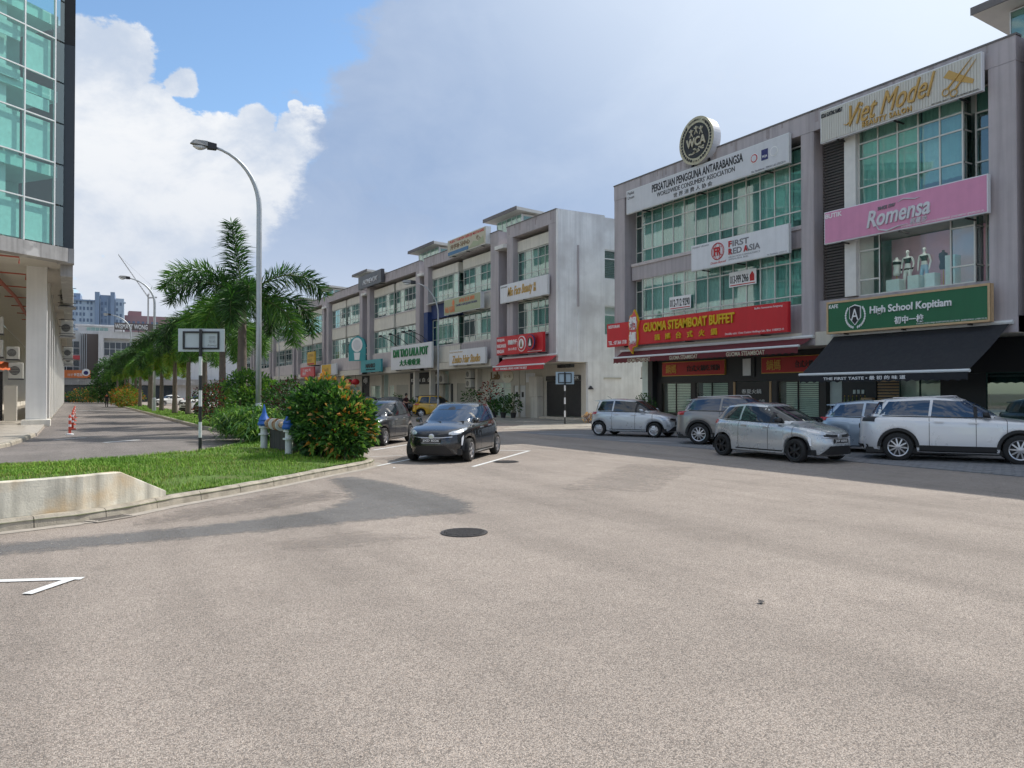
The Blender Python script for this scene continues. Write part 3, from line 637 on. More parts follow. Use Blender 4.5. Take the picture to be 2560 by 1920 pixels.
# ground floors
mat('dj_black', (.018, .02, .024), .6, .1, 4)
def shopfront(u, x0, x1, kind, door=None, wall='wall_cream'):
    MB().box(x0, x1, GY, GY+.24, 2.55, 3.57).build('shop_fascia', wall, u)
    for a in (x0, x1-.35): MB().box(a, a+.35, GY-.01, GY+.24, .13, 2.549).build('shop_pier', wall, u)
    a, b = x0+.36, x1-.36
    if kind == 'shutter': shutter(u, a, b, .15, 2.54, GY+.02, 'shutter_grey')
    elif kind == 'glass':
        n = max(2, int((b-a)/1.0)); window(u, a, b, [.16, 2.1, 2.5], GY+.03, n, 'glass_clear', 'alu'); MB().box(a, b, GY+.3, GY+.32, .15, 1.2).build('display', 'room_mid', u)
    elif kind == 'dark': MB().box(a, b, GY+.05, GY+.1, .13, 2.54).build('shop_door', 'dj_black', u)
MB().box(5.6, 5.95, GY-.4, GY+.2, .13, 3.57).build('column', 'wall_cream', uB); MB().box(-.1, .25, GY-1.6, GY-1.2, .13, 3.57).build('column', 'wall_cream', uB)
shopfront(uB, .2, 1.4, 'dark'); shopfront(uB, 1.4, 5.6, 'shutter'); MB().box(5.95, 6.7, GY, GY+.24, .13, 3.57).build('shop_wall', 'wall_cream', uB); shopfront(uB, 6.7, 10.6, 'glass')
MB().box(10.6, 12.15, GY, GY+.24, 2.3, 3.57).build('shop_fascia', 'wall_cream', uB)
for a_ in (10.66, 11.42): MB().box(a_, a_+.66, GY+.05, GY+.1, .15, 2.29).build('door', 'alu_white', uB); piece('notice', 'steel_black', a_+.2, a_+.45, GY+.03, GY+.049, 1.5, 1.85, uB)
MB().box(11.32, 11.42, GY-.06, GY+.12, .15, 3.4).build('door_post', 'wall_cream', uB)
shopfront(uC, .2, 2.0, 'glass'); shopfront(uC, 2.0, 5.6, 'shutter'); shopfront(uC, 5.6, 11.4, 'shutter', wall='dj_black'); MB().box(11.4, 12.55, GY, GY+.24, .13, 3.57).build('shop_wall', 'wall_cream', uC)
shopfront(uD, .2, 5.8, 'glass'); shopfront(uD, 5.8, 8.2, 'dark', wall='dj_black'); shopfront(uD, 8.2, 11.7, 'glass'); shopfront(uE, .2, 6, 'shutter'); shopfront(uE, 6, 11.8, 'glass')
MB().cbox(10.6, 10.95, GY-1.8, GY-1.4, .14, 3.57, .01).build('column', 'wall_cream', uC); MB().cbox(5.8, 6.15, GY-1.8, GY-1.4, .14, 3.57, .01).build('column', 'wall_cream', uD)
# ---- right-hand block: the wide unit
uW = unit_shell('wide_shophouse', 31.0, 12.15, 'wide three storey shophouse with long green glazing and round emblem on its roof', pl=.85, pr=.55, gx=1.6)
W2 = [8.35, 8.95, 10.2, 10.84, 11.5]; W1 = [5.25, 5.62, 6.95, 7.5]
for zs in (W2, W1): window(uW, 1.75, 11.5, zs, .42, 13, ('glass_green', 'glass_pale', 'glass_pale', 'glass_green'), 'alu', .05, curt=(('curtain_white', 'curtain_teal', 'curtain_white'), .95), ret=.5)
for zs in (W2, W1): window(uW, .9, 1.6, zs, .75, 1, 'glass_green', 'alu', .05)
MB().box(1.0, 11.55, .36, .9, 7.5, 8.33).build('spandrel', 'facade', uW); MB().box(1.0, 11.6, .3, .9, 8.2, 8.34).build('sill', 'facade_pale', uW); MB().box(.86, 11.55, .35, .9, 4.13, 5.22).build('spandrel', 'facade', uW)
MB().box(11.58, 12.0, .3, .9, 11.0, 11.74).build('spandrel', 'facade', uW)
# ---- louvred slot and the right-hand unit
uV = unit_shell('narrow_shophouse', 18.85, 7.15, 'narrow three storey shophouse with louvred slot and lingerie show window', pl=.04, pr=.8, gx=1.6)
louvre_slot(uV, .08, 1.22, 5.3, 11.7, .5)
MB().box(1.24, 1.7, .15, 1.2, 5.3, 11.7).build('white_pier', 'trim_white', uV); MB().box(.02, 6.3, .3, .9, 4.13, 5.28).build('spandrel', 'facade', uV)
window(uV, 1.72, 5.4, [8.5, 9.2, 10.25, 10.8, 11.6], .35, 5, GL2, 'alu', .05, ret=.5, curt=(('curtain_white','curtain_teal'), .9)); window(uV, 5.55, 6.32, [8.5, 9.2, 10.25, 10.8, 11.6], .85, 1, GL2, 'alu', .05)
MB().box(1.7, 6.33, .3, .95, 7.5, 8.45).build('spandrel', 'facade', uV)
window(uV, 1.72, 2.5, [5.3, 5.85, 6.9, 7.48], .35, 1, 'glass_clear', 'alu', .05); window(uV, 2.5, 5.0, [5.3, 7.48], .352, 1, 'glass_clear', 'alu', .05); window(uV, 5.0, 5.75, [5.3, 5.85, 7.1, 7.48], .35, 1, 'glass_pale', 'alu', .05, ret=.5); window(uV, 5.85, 6.32, [5.3, 5.85, 7.1, 7.48], .85, 1, 'glass_pale', 'alu', .05)
mat('shop_pink', (.62, .36, .46), .8, .06, 3); mat('added_glow', (.9, .88, .86), .8, 0, 1, emit=9.)
MB().box(1.75, 6.3, 2.2, 2.25, 5.31, 7.5).build('show_backdrop', 'shop_pink', uV); MB().box(2.6, 4.9, .42, .52, 7.45, 7.48).build('added_glow_strip', 'added_glow', uV)  # hidden glowing strip added behind the header to brighten the show window
clerestory(uV, 5.7, 9.4, 2.7, 6, 14.5)
uN = unit_shell('next_shophouse', 11.4, 12, 'grey shophouse cut by the right edge of the photo', pl=.05, pr=.8)
louvre_slot(uN, .35, 1.6, 5.3, 11.2, .5); MB().box(.1, 1.8, -.2, .9, 11.25, 11.5).build('slot_canopy', 'trim_white', uN); MB().box(1.7, 11, .35, .9, 4.13, 11.7).build('front_wall', 'facade', uN)
MB().box(.06, 11.9, .3, .88, 4.11, 5.28).build('spandrel', 'trim_white', uN)
# ground floor of the right-hand block
mat('dark_wood', (.035, .03, .028), .55, .2, 6, stretch=(6, 6, .5)); mat('shop_black', (.022, .023, .025), .5, .15, 5); mat('red_sign', (.42, .02, .02), .45, .08, 3); mat('gold', (.55, .33, .08), .4, .1, 8, metal=.5)
mat('blind_white', (.62, .68, .58), .8, .1, 4); mat('shop_green', (.02, .06, .05), .5, .1, 4); mat('menu_black', (.015, .016, .018), .4, .1, 4); mat('wood_warm', (.42, .27, .14), .5, .2, 9, stretch=(4, 4, .6))
GY = 1.6
MB().box(1.2, 12.1, GY, GY+.24, 2.3, 3.57).build('shop_fascia', 'shop_black', uW); MB().cbox(1.15, 1.5, GY-.35, GY+.2, .13, 3.56).build('column', 'shop_black', uW)
for a in (1.5, 3.95, 6.35, 8.8, 11.2): MB().box(a, a+.28, GY-.02, GY+.24, .13, 2.3).build('shop_pier', 'dark_wood', uW)
MB().box(1.52, 11.2, GY+.03, GY+.2, .13, .75).build('shop_base', 'dark_wood', uW)
for a, b in ((1.8, 3.9), (4.25, 6.3), (9.1, 11.15)):
    w_ = window(uW, a, b, [.78, 2.28], GY+.03, 2, 'glass_clear', 'dark_wood')
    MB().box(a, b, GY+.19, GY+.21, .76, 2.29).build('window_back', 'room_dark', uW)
    for i in range(18): piece('blind_slat', 'blind_white', a+.35, b-.05, GY+.13, GY+.15, .82+i*.08, .87+i*.08, uW)
MB().box(6.66, 8.75, GY+.02, GY+.06, .75, 2.28).build('menu_board', 'menu_black', uW); MB().box(6.64, 6.74, GY-.03, GY+.019, .6, 2.28).build('door_frame', 'wood_warm', uW); MB().box(8.68, 8.78, GY-.03, GY+.019, .6, 2.28).build('door_frame', 'wood_warm', uW)
text('lettering', '春夏火鍋', 7.1, 8.2, 1.75, 1.95, GY+.018, 'trim_white', uW, .006); text('lettering', '火锅 • 烤肉 • 小吃', 7.0, 8.4, 1.38, 1.5, GY+.018, 'trim_white', uW, .006)
for a, b, t1, t2 in ((1.95, 6.2, '鍋媽', '台式火鍋吃到飽'), (8.3, 12.0, '鍋媽', '台式火鍋 吃到飽')):
    s_ = MB().box(a, b, GY-.08, GY-.002, 2.62, 3.32).build('fascia_sign', 'gold', uW); MB().box(a+.03, b-.03, GY-.1, GY-.079, 2.65, 3.29).build('sign_face', 'red_sign', s_)
    text('lettering', t1, a+.3, a+1.05, 2.75, 3.2, GY-.1, 'gold', s_, .02, bold=.01); text('lettering', t2, a+1.8, b-.3, 2.82, 3.12, GY-.1, 'shop_black', s_, .02, bold=.01)
MB().box(7.0, 7.9, GY-.06, GY-.002, 2.5, 3.35).build('notice_panel', 'shop_black', uW); MB().box(7.25, 7.7, GY-.08, GY-.061, 2.55, 3.3).build('notice', 'trim_white', uW)
# cafe front
MB().box(.05, 7.1, GY, GY+.24, 2.45, 3.57).build('shop_fascia', 'shop_black', uV)
for a, b, m in ((.05, 1.5, 'shop_black'), (3.9, 5.4, 'shop_black'), (6.9, 7.1, 'shop_black')): MB().box(a, b, GY-.01, GY+.24, .13, 2.44).build('shop_pier', m, uV)
window(uV, 2.4, 3.9, [.2, 2.43], GY+.04, 2, 'glass_clear', 'shop_green'); MB().box(2.9, 3.6, GY+.5, GY+.52, 1.0, 2.3).build('poster', 'blind_white', uV)
for i in range(20): piece('timber_slat', 'wood_warm', 1.52, 2.38, GY+.03, GY+.07, .2+i*.11, .26+i*.11, uV)
MB().box(1.5, 2.4, GY+.1, GY+.12, .15, 2.43).build('screen_back', 'room_dark', uV)
window(uV, 5.4, 6.9, [.2, 1.0, 2.43], GY+.04, 1, 'glass_dark', 'shop_green'); MB().box(1.0, 1.45, GY-.2, GY-.02, .5, 1.6).build('cabinet', 'wood_warm', uV)
for k in range(3): piece('switch_plate', 'room_mid', .55+k*.18, .65+k*.18, GY-.03, GY-.011, 1.75, 1.9, uV)
# ================================================================ signboards and awnings
for n_, c_ in dict(s_white=(.70, .71, .74), s_grey=(.62, .63, .66), s_pink=(.64, .27, .42), s_ribbed=(.58, .57, .52), s_green=(.02, .13, .055), s_red=(.55, .022, .03), s_teal=(.05, .30, .33), s_char=(.09, .09, .10), s_yellow=(.62, .38, .03), s_beige=(.50, .46, .34), s_olive=(.36, .40, .25), s_orange=(.68, .19, .06), s_coral=(.6, .09, .1), t_black=(.015, .016, .02), t_navy=(.03, .03, .14), t_white=(.78, .78, .78), t_green=(.012, .19, .06), t_gold=(.52, .33, .10), t_yellow=(.62, .40, .015), t_red=(.50, .02, .025), t_grey=(.2, .2, .22), s_blue=(.05, .16, .3), t_brown=(.2, .12, .05)).items():
    mat(n_, c_, .45, .05, 2.5, spec=.4, streak=.06 if n_[0] == 's' else 0)
mat('awn_black', (.018, .019, .023), .85, .2, 6, bump=.2, bscale=50); mat('awn_maroon', (.13, .02, .025), .85, .25, 4, bump=.2, bscale=30); mat('awn_red', (.46, .03, .035), .8, .12, 4)
mat('oak_frame', (.52, .36, .2), .6, .15, 8)
def sign(name, yl, yr, z0, z1, face, label, edge='alu_white', proud=.22, th=.16, rim=.035, cat='signboard', ribs=0):
    w, h = yl-yr, z1-z0; s = empty(name, (FX-proud, yl, z0), R(-90), label, cat)
    MB().box(0, w, .012, th, 0, h).build('casing', edge, s); MB().box(rim, w-rim, 0, .0115, rim, h-rim).build('face', face, s)
    for x in (w*.12, w*.5, w*.88): piece('bracket', 'steel_black', x-.025, x+.025, .05, proud+.3, -.05, -.004, s)
    if ribs:
        for i in range(ribs): piece('rib', face, rim+(w-2*rim)*i/ribs+.006, rim+(w-2*rim)*(i+1)/ribs-.018, -.015, .0, rim+.01, h-rim-.01, s)
    return s, w, h
# long association board
s, w, h = sign('signboard', 29.74, 19.78, 10.77, 11.95, 's_grey', 'long pale grey association signboard over the upper windows of the wide shophouse')
text('lettering', 'PERSATUAN PENGGUNA ANTARABANGSA', 1.95, 7.65, .66, 1.03, 0, 't_black', s, .012, bold=.018); text('lettering', 'WORLDWIDE CONSUMERS’ ASSOCIATION', 2.3, 7.2, .37, .58, 0, 't_black', s, .012)
text('lettering', '世界消费人协会', 3.45, 5.9, .08, .29, 0, 't_black', s, .012, spacing=1.5); text('lettering', 'Pejabat\nUrusan', .12, .62, .72, 1.1, 0, 't_black', s, .006); text('lettering', 'No. Pendaftaran : PPM-011-01-27012014', 8.1, 9.8, .05, .13, 0, 't_black', s, .004)
def disc(s, x, z, r, y, m, th=.02, n=24, name='disc'): return MB().lathe([(r, y), (r, y-th)], n, 'y', (x, 0, z)).build(name, m, s)
d = disc(s, 8.25, .62, .2, 0, 't_white', .01, name='badge'); disc(s, 8.25, .62, .17, -.011, 't_red', .008, name='badge_ring'); disc(s, 8.25, .62, .13, -.02, 's_grey', .008, name='badge_core')
MB().box(8.62, 8.95, -.012, 0, .42, .85).build('badge', 't_navy', s); text('lettering', 'WQA', 8.66, 8.91, .5, .62, -.012, 't_white', s, .006, bold=.01); disc(s, 9.25, .64, .2, 0, 't_white', .01, name='badge'); disc(s, 9.25, .64, .16, -.011, 's_grey', .008, name='badge_core')
# round emblem on the roof
em = empty('round_emblem', (FX-.35, 24.65, 13.02), R(-90), 'round black and silver emblem lettered WCA standing on the parapet', 'emblem')
mat('em_rim', (.46, .42, .30), .45, .25, 7, metal=.3)
MB().lathe([(1.02, 0), (1.02, .45)], 48, 'y').build('drum', 's_white', em); MB().lathe([(1.06, -.01), (1.06, -.04), (.78, -.04), (.78, -.01)], 48, 'y', cap=False).build('rim', 'em_rim', em)
disc(em, 0, 0, .79, -.002, 't_black', .025, 40, 'face'); text('lettering', 'WCA', -.6, .6, -.25, .16, -.027, 's_beige', em, .04, bold=.03)
for k in (-.3, 0, .3):
    mb = MB(); z = .42+(.08 if k == 0 else 0); mb.lathe([(.055, -.03), (.055, -.05)], 10, 'y', (k, 0, z+.1))
    for (a, b, c, d_) in ((0, 0, -.09, -.2), (0, 0, .09, -.2), (0, .0, -.13, .1), (0, 0, .13, .1)): mb.tube([(k+a, -.035, z+b), (k+c, -.035, z+d_)], .022, 5)
    mb.build('figure', 's_beige', em)
mb = MB()
for k in range(14):
    a = R(250-k*9); b = R(290+k*9)
    for t in (a, b): mb.lathe([(.001, -.05), (.07, -.045), (.001, -.04)], 5, 'y', (.89*cos(t), 0, .89*sin(t)))
mb.build('laurel', 't_black', em)
mb = MB(); rq = random.Random(2)
for k in range(16):
    x, z = rq.uniform(-.45, .45), rq.uniform(-.55, -.32)
    if x*x+z*z < .45: mb.box(x-.07, x+.07, -.035, -.026, z-.03, z+.03)
mb.build('globe', 's_beige', em)
def ring_text(par, body, r, a0, a1, m, y, size=.11, flip=False):
    n = len(body)
    for i, ch in enumerate(body):
        if ch == ' ': continue
        me = textmesh(ch, .05, bold=.01); t = a0+(a1-a0)*(i+.5)/n; M = Matrix.Rotation(-(pi/2-t) if not flip else (t+pi/2), 3, 'Y')
        c = [v.co.copy() for v in me.vertices]; cx = (min(v.x for v in c)+max(v.x for v in c))/2
        for v in me.vertices:
            q = Vector(((v.co.x-cx)*size, y-(v.co.z+.05)*.1, (v.co.y-.35)*size)); a = t-pi/2 if not flip else t+pi/2
            v.co = (r*cos(t)+q.x*cos(a)-q.z*sin(a), q.y, r*sin(t)+q.x*sin(a)+q.z*cos(a))
        me.materials.clear(); me.materials.append(MATS[m]); link(bpy.data.objects.new('lettering', me), par)
ring_text(em, "WORLDWIDE CONSUMERS' ASSOCIATION", .915, R(170), R(10), 't_black', -.04, .11); ring_text(em, 'REGISTRATION', .915, R(232), R(308), 't_black', -.04, .11, True)
for k in (-.5, .5): piece('strut', 'steel_black', k-.04, k+.04, .2, .3, -1.1, -.6, em)
# migration board
s, w, h = sign('signboard', 25.15, 19.8, 7.25, 8.4, 's_white', 'pale lilac white board with red globe logo between the wide shophouse floors')
text('lettering', 'FIRST', 2.25, 3.35, .72, .98, 0, 't_grey', s, .012, bold=.02); text('lettering', 'RED ASIA', 2.25, 3.95, .4, .66, 0, 't_grey', s, .012, bold=.02)
text('lettering', 'F', 2.25, 2.42, .72, .98, -.012, 't_red', s, .012, bold=.03); text('lettering', 'R', 2.25, 2.44, .4, .66, -.012, 't_red', s, .012, bold=.03); text('lettering', 'A', 3.08, 3.3, .4, .66, -.012, 't_red', s, .012, bold=.03)
text('lettering', 'MIGRATION CONSULTANCY\n(MM2H) SDN. BHD.', 2.25, 3.95, .14, .33, 0, 't_grey', s, .006); text('lettering', 'PEJABAT URUSAN', .1, 1.1, .98, 1.07, 0, 't_grey', s, .005); text('lettering', 'Dream Beyond', 1.2, 2.1, .1, .24, 0, 't_red', s, .006, shear=.3); text('lettering', 'No. Pendaftaran: 1234321-N', 4.3, 5.25, .05, .11, 0, 't_grey', s, .004)
mb = MB()
for rr in (.34,):
    mb.tube([(1.62+.36*cos(2*pi*k/32), -.01, .66+.36*sin(2*pi*k/32)) for k in range(33)], .016, 5, False)
for f in (.15, .28): mb.tube([(1.62+f*cos(2*pi*k/24), -.01, .66+.35*sin(2*pi*k/24)) for k in range(25)], .008, 4, False)
for z in (-.18, .18): mb.tube([(1.62-.31, -.01, .66+z), (1.62+.31, -.01, .66+z)], .008, 4)
mb.build('globe_logo', 't_red', s); text('lettering', 'FR', 1.42, 1.82, .48, .84, -.02, 't_red', s, .012, bold=.03)
# hot-pot board with plaque
s, w, h = sign('signboard', 31.2, 19.75, 4.15, 5.34, 's_red', 'long red signboard with gold letters over the maroon awning', 's_red', .34)
text('lettering', 'GUOMA STEAMBOAT BUFFET', 2.95, 8.75, .58, 1.02, 0, 't_yellow', s, .06, bold=.03); [text('lettering', ch, 3.75+k*.73, 4.1+k*.73, .13, .43, 0, 't_yellow', s, .05, bold=.015) for k, ch in enumerate('鍋媽台式火鍋')]
text('lettering', 'RESTORAN', .15, 1.05, .95, 1.1, 0, 't_white', s, .01, bold=.02); text('lettering', 'TEL. : 07 364 1718', .15, 1.6, .1, .3, 0, 't_white', s, .01, bold=.02); text('lettering', 'Buffet Semasaran langsung', 9.8, 11.2, 1.0, 1.1, 0, 't_white', s, .008); text('lettering', 'Dimiliki oleh: Cinta Cuisine Holdings Sdn. Bhd. 1185922-H', 8.2, 11.25, .06, .17, 0, 't_white', s, .008)
pq = empty('plaque', (FX-.42, 29.35, 3.95), R(-90), 'tall narrow red and white character plaque fixed over the red signboard', 'plaque')
MB().prismy([(0, .05), (.3, -.25), (.34, .05), (.62, .1), (.72, .5), (.66, .95), (.78, 1.35), (.62, 1.72), (.45, 1.95), (.3, 1.72), (.1, 1.65), (.0, 1.25), (.1, .9), (.0, .6)], 0, .09).build('backing', 't_yellow', pq)
MB().prismy([(.04, .1), (.3, -.15), (.33, .1), (.58, .14), (.67, .5), (.61, .95), (.72, 1.33), (.58, 1.67), (.45, 1.87), (.32, 1.67), (.13, 1.6), (.05, 1.25), (.15, .9), (.04, .6)], -.02, 0).build('face', 's_coral', pq)
text('lettering', '鍋', .1, .66, .95, 1.6, -.02, 't_white', pq, .03, bold=.03); text('lettering', '媽', .1, .62, .2, .85, -.02, 't_white', pq, .03, bold=.03)
# phone banners on the window
for yl, yr, z0, z1, t, l in ((27.2, 25.75, 5.72, 6.34, '012-712 9290', 'white vinyl banner with a phone number in the left window panes'), (23.4, 21.9, 6.35, 7.0, '013-999 2966', 'white vinyl banner with a phone number and house mark, right window panes')):
    b_ = empty('banner', (FX+.33, yl, z0), R(-90), l, 'banner'); MB().box(0, yl-yr, 0, .012, 0, z1-z0).build('sheet', 't_white', b_); text('lettering', t, .06, (yl-yr)*(.95 if '712' in t else .72), .14, .5, 0, 't_black', b_, .004, bold=.025)
    if '999' in t: MB().prismy([(1.15, .15), (1.4, .15), (1.4, .4), (1.28, .56), (1.15, .4)], -.004, 0).build('house_mark', 't_red', b_)
    MB().box(.06, yl-yr-.06, -.004, 0, .05, .09).build('underline', 't_red', b_)
# salon board
s, w, h = sign('signboard', 18.28, 12.52, 11.05, 12.26, 's_ribbed', 'ribbed silver salon signboard with gold script at the parapet', 's_white', .3, ribs=60)
text('lettering', 'Viet Model', 1.25, 4.35, .32, 1.05, -.016, 't_gold', s, .06, shear=.45, slope=.12); text('lettering', 'BEAUTY SALON', 1.75, 3.55, .08, .26, -.016, 't_gold', s, .05, spacing=1.25, bold=.015); text('lettering', 'KEDAI GUNTING RAMBUT', .06, .95, .92, 1.08, -.016, 't_black', s, .01, bold=.02); text('lettering', 'VIET MODEL BEAUTY SALON ENTERPRISE (202103247)', 4.2, 5.68, .03, .09, -.016, 't_black', s, .005)
mb = MB(); mb.tube([(1.0, -.03, .42), (1.12, -.03, .36), (1.35, -.03, .5), (1.62, -.03, .82)], [.01, .025, .025, .02], 5); mb.build('flourish', 't_gold', s)
sc = MB()
for (a, b) in (((4.72, .28), (5.5, 1.12)), ((4.98, .2), (5.62, 1.02))): sc.tube([(a[0], -.04, a[1]+.1), (b[0], -.04, b[1])], [.035, .008], 6)
for (x, z) in ((4.68, .3), (4.93, .2)): sc.tube([(x+.11*cos(2*pi*k/16), -.04, z+.11*sin(2*pi*k/16)) for k in range(17)], .018, 5, False)
sc.build('scissors_logo', 't_gold', s)
MB().prismy([(4.6, .8), (4.78, .98), (5.1, .74), (5.55, .42), (5.5, .3), (5.0, .55)], -.03, -.016).build('comb_logo', 't_gold', s)
# boutique board
s, w, h = sign('signboard', 18.12, 12.36, 7.26, 8.45, 's_pink', 'plain pink boutique signboard with silver script above the show window', 's_white', .32)
text('lettering', 'Romensa', 1.75, 4.0, .3, .88, 0, 's_grey', s, .05, shear=.25, bold=.02, slope=.08); text('lettering', 'SINCE 1997', 2.15, 2.8, .82, .94, 0, 't_grey', s, .03, shear=.2, bold=.02, slope=.02); text('lettering', '若蔓莎', 3.3, 3.9, .12, .3, 0, 's_grey', s, .03, shear=.2, bold=.01); text('lettering', 'BUTIK', .06, .75, .93, 1.1, 0, 't_white', s, .01, bold=.02); text('lettering', 'ROMENSA GLOBAL MARKETING ENTERPRISE 202003088927 (JM0893355-X)', 3.0, 5.65, .05, .12, 0, 't_white', s, .006)
mb = MB(); mb.tube([(2.05, -.03, .42), (2.2, -.03, .14), (2.5, -.03, .06), (2.9, -.03, .14), (3.25, -.03, .15)], [.01, .025, .03, .022, .008], 5); mb.tube([(2.9, -.03, .95), (3.1, -.03, 1.02), (3.5, -.03, .93), (3.65, -.03, .96)], [.008, .02, .02, .006], 5); mb.build('flourish', 's_grey', s)
# kopitiam board
s, w, h = sign('signboard', 17.97, 12.27, 3.93, 5.1, 's_green', 'green chalkboard style cafe signboard in a pale oak frame', 'oak_frame', .4, .2, .07)
for a in ((0, w, -.02, .03, 0, .07), (0, w, -.02, .03, h-.07, h), (0, .07, -.02, .03, .071, h-.071), (w-.07, w, -.02, .03, .071, h-.071)): MB().box(*a).build('frame_bar', 'oak_frame', s)
text('lettering', 'High School Kopitiam', 1.75, 4.55, .52, .85, 0, 't_white', s, .04, bold=.02); text('lettering', '初中一校', 2.65, 3.65, .16, .42, 0, 't_white', s, .04, bold=.02, spacing=1.1); text('lettering', 'KAFE', .1, .48, .92, 1.06, 0, 't_white', s, .01, bold=.02); text('lettering', 'DIMILIKI OLEH: MAJU KOPITIAM (M) SDN. BHD. 202001054321 (1400123-X)', 3.4, 5.6, .08, .14, 0, 't_white', s, .005)
cr = MB().prismy([(.95, .9), (1.17, .98), (1.4, .9), (1.4, .5), (1.17, .24), (.95, .5)], -.03, 0).build('crest', 't_white', s); MB().prismy([(.98, .88), (1.17, .94), (1.37, .88), (1.37, .51), (1.17, .28), (.98, .51)], -.04, -.031).build('crest_field', 't_black', cr)
text('lettering', 'A', 1.03, 1.32, .42, .82, -.04, 't_white', cr, .012); mb = MB()
for k in range(11):
    for sgn in (-1, 1):
        t = -pi/2+sgn*(.25+k*.2); x, z = 1.175+.38*cos(t), .58+.42*sin(t); mb.prismy([(x-.035, z), (x, z+.055), (x+.035, z), (x, z-.055)], -.025, 0)
mb.build('laurel', 't_white', s)
# awnings
def awning(name, yl, yr, x0, z0, xl, xr, z1, m, label, val=.22, bar='alu_white', scal=True, lines=()):
    "folding-arm awning: cloth, front bar, valance; xl/xr = how far the far/near ends reach out"
    a = empty(name, (0, 0, 0), 0, label, 'awning'); n = 14; vs = []
    for i in range(n+1):
        t = i/n; y = yl+(yr-yl)*t
        for k in range(5): q = k/4; vs.append((x0+(xl+(xr-xl)*t-x0)*q, y, z0+(z1-z0)*q-.06*sin(pi*q)+.015*sin(i*2.1+k)))
    cl = MB().add(vs, [(i*5+k, (i+1)*5+k, (i+1)*5+k+1, i*5+k+1) for i in range(n) for k in range(4)]).build('cloth', m, a, smooth=True, fix=False)
    MB().tube([(xl, yl+.04, z1), (xr, yr-.04, z1)], .05, 8).build('front_bar', bar, a); MB().tube([(x0, yl+.1, z0+.02), (x0, yr-.1, z0+.02)], .07, 8).build('roller', bar, a)
    m2 = int(abs(yl-yr)/.06); vs = []
    for i in range(m2+1):
        t = i/m2; y = yl+(yr-yl)*t; x = xl+(xr-xl)*t; b_ = val*(1-.18*abs(sin(i*.6))) if scal else val
        vs += [(x-.03, y, z1-.03), (x-.03, y, z1-b_)]
    MB().add(vs, [(2*i, 2*i+1, 2*i+3, 2*i+2) for i in range(m2)]).build('valance', m, a, fix=False)
    for t in (.2, .8):
        y = yl+(yr-yl)*t; x = xl+(xr-xl)*t; MB().tube([(x0+.05, y, z0-.1), ((x0+x)/2+.05, y+.35, (z0+z1)/2-.15), (x, y, z1-.03)], .025, 6).build('arm', bar, a)
    for (body, t0, t1, zz0, zz1, mm) in lines:
        rt = empty('valance_print', (xl+(xr-xl)*t0-.035, yl+(yr-yl)*t0, 0), atan2(-(yl-yr), (xr-xl)) , parent=a); L_ = sqrt((yl-yr)**2+(xr-xl)**2)*(t1-t0)
        text('lettering', body, 0, L_, z1-val*zz0, z1-val*zz1, 0, mm, rt, .004, bold=.015)
    return a
awning('awning', 30.3, 18.9, 24.25, 3.9, 23.72, 23.5, 3.55, 'awn_maroon', 'faded maroon awning lettered along its valance below the red signboard', .3, lines=[('GUOMA STEAMBOAT', .1, .25, .85, .25, 's_beige'), ('GUOMA STEAMBOAT', .37, .53, .85, .25, 's_beige'), ('GUOMA STEAMBOAT', .68, .86, .85, .25, 's_beige')])
awning('awning', 17.9, 11.9, 24.25, 3.88, 22.35, 22.0, 2.42, 'awn_black', 'deep black cafe awning with white lettered valance', .3, lines=[('THE FIRST TASTE • 最 初 的 味 道', .17, .68, .72, .3, 't_white')])
awning('awning', 42.4, 36.2, 24.2, 4.0, 23.4, 23.3, 3.45, 'awn_red', 'bright red awning over the corner shophouse walkway', .28, scal=False, lines=[('VISIT. REMEMBER. BRING HOME THE BEST', .06, .7, .8, .3, 't_white')])
# ---- middle row boards
s, w, h = sign('signboard', 42.56, 36.93, 7.57, 8.75, 's_white', 'white beauty parlour signboard with gold script on the corner shophouse', proud=.3)
text('lettering', 'Mio Face Beauty', 1.0, 4.0, .2, .95, 0, 't_gold', s, .03, shear=.35, bold=.01, slope=.05); text('lettering', '美\n颜', 4.1, 4.4, .35, .9, 0, 't_gold', s, .02, bold=.01); text('lettering', 'KEDAI KECANTIKAN', .1, .9, .98, 1.06, 0, 't_black', s, .005)
s, w, h = sign('signboard', 42.87, 37.23, 4.22, 5.4, 's_red', 'red snack shop signboard with two round white medallions on the corner shophouse', 's_red', .4)
[text('lettering', t_, .1, x_, z_, z_+.24, 0, 't_white', s, .01, bold=.02) for t_, x_, z_ in (('MENJUAL', 1.1, .82), ('MAKANAN', 1.25, .47), ('RINGAN', 1.0, .12))]; text('lettering', '南香肉干', 1.55, 2.65, .6, .92, 0, 't_white', s, .03, bold=.03); text('lettering', '新山老店', 1.55, 2.6, .25, .42, 0, 't_white', s, .01)
for x, y_ in ((3.25, 0), (4.6, -.2)):
    disc(s, x, .6, .48, y_, 't_white' if y_ == 0 else 't_navy', .05, 28, 'medallion'); disc(s, x, .6, .43, y_-.051, 's_red', .01, 28, 'medallion_ring'); disc(s, x, .6, .3, y_-.062, 't_white' if y_ == 0 else 't_black', .01, 28, 'medallion_core')
    MB().prismy([(x-.15, .4), (x-.05, .75), (x, .85), (x+.05, .75), (x+.15, .4)], y_-.08, y_-.072).build('medallion_figure', 't_brown' if y_ == 0 else 't_white', s)
MB().box(3.9, 5.5, -.01, 0, .06, .09).build('rule', 't_white', s)
s, w, h = sign('roof_signboard', 50.4, 44.44, 11.84, 13.03, 's_beige', 'weathered floral textile signboard on the parapet of the blue pillar shophouse', proud=.35, th=.4)
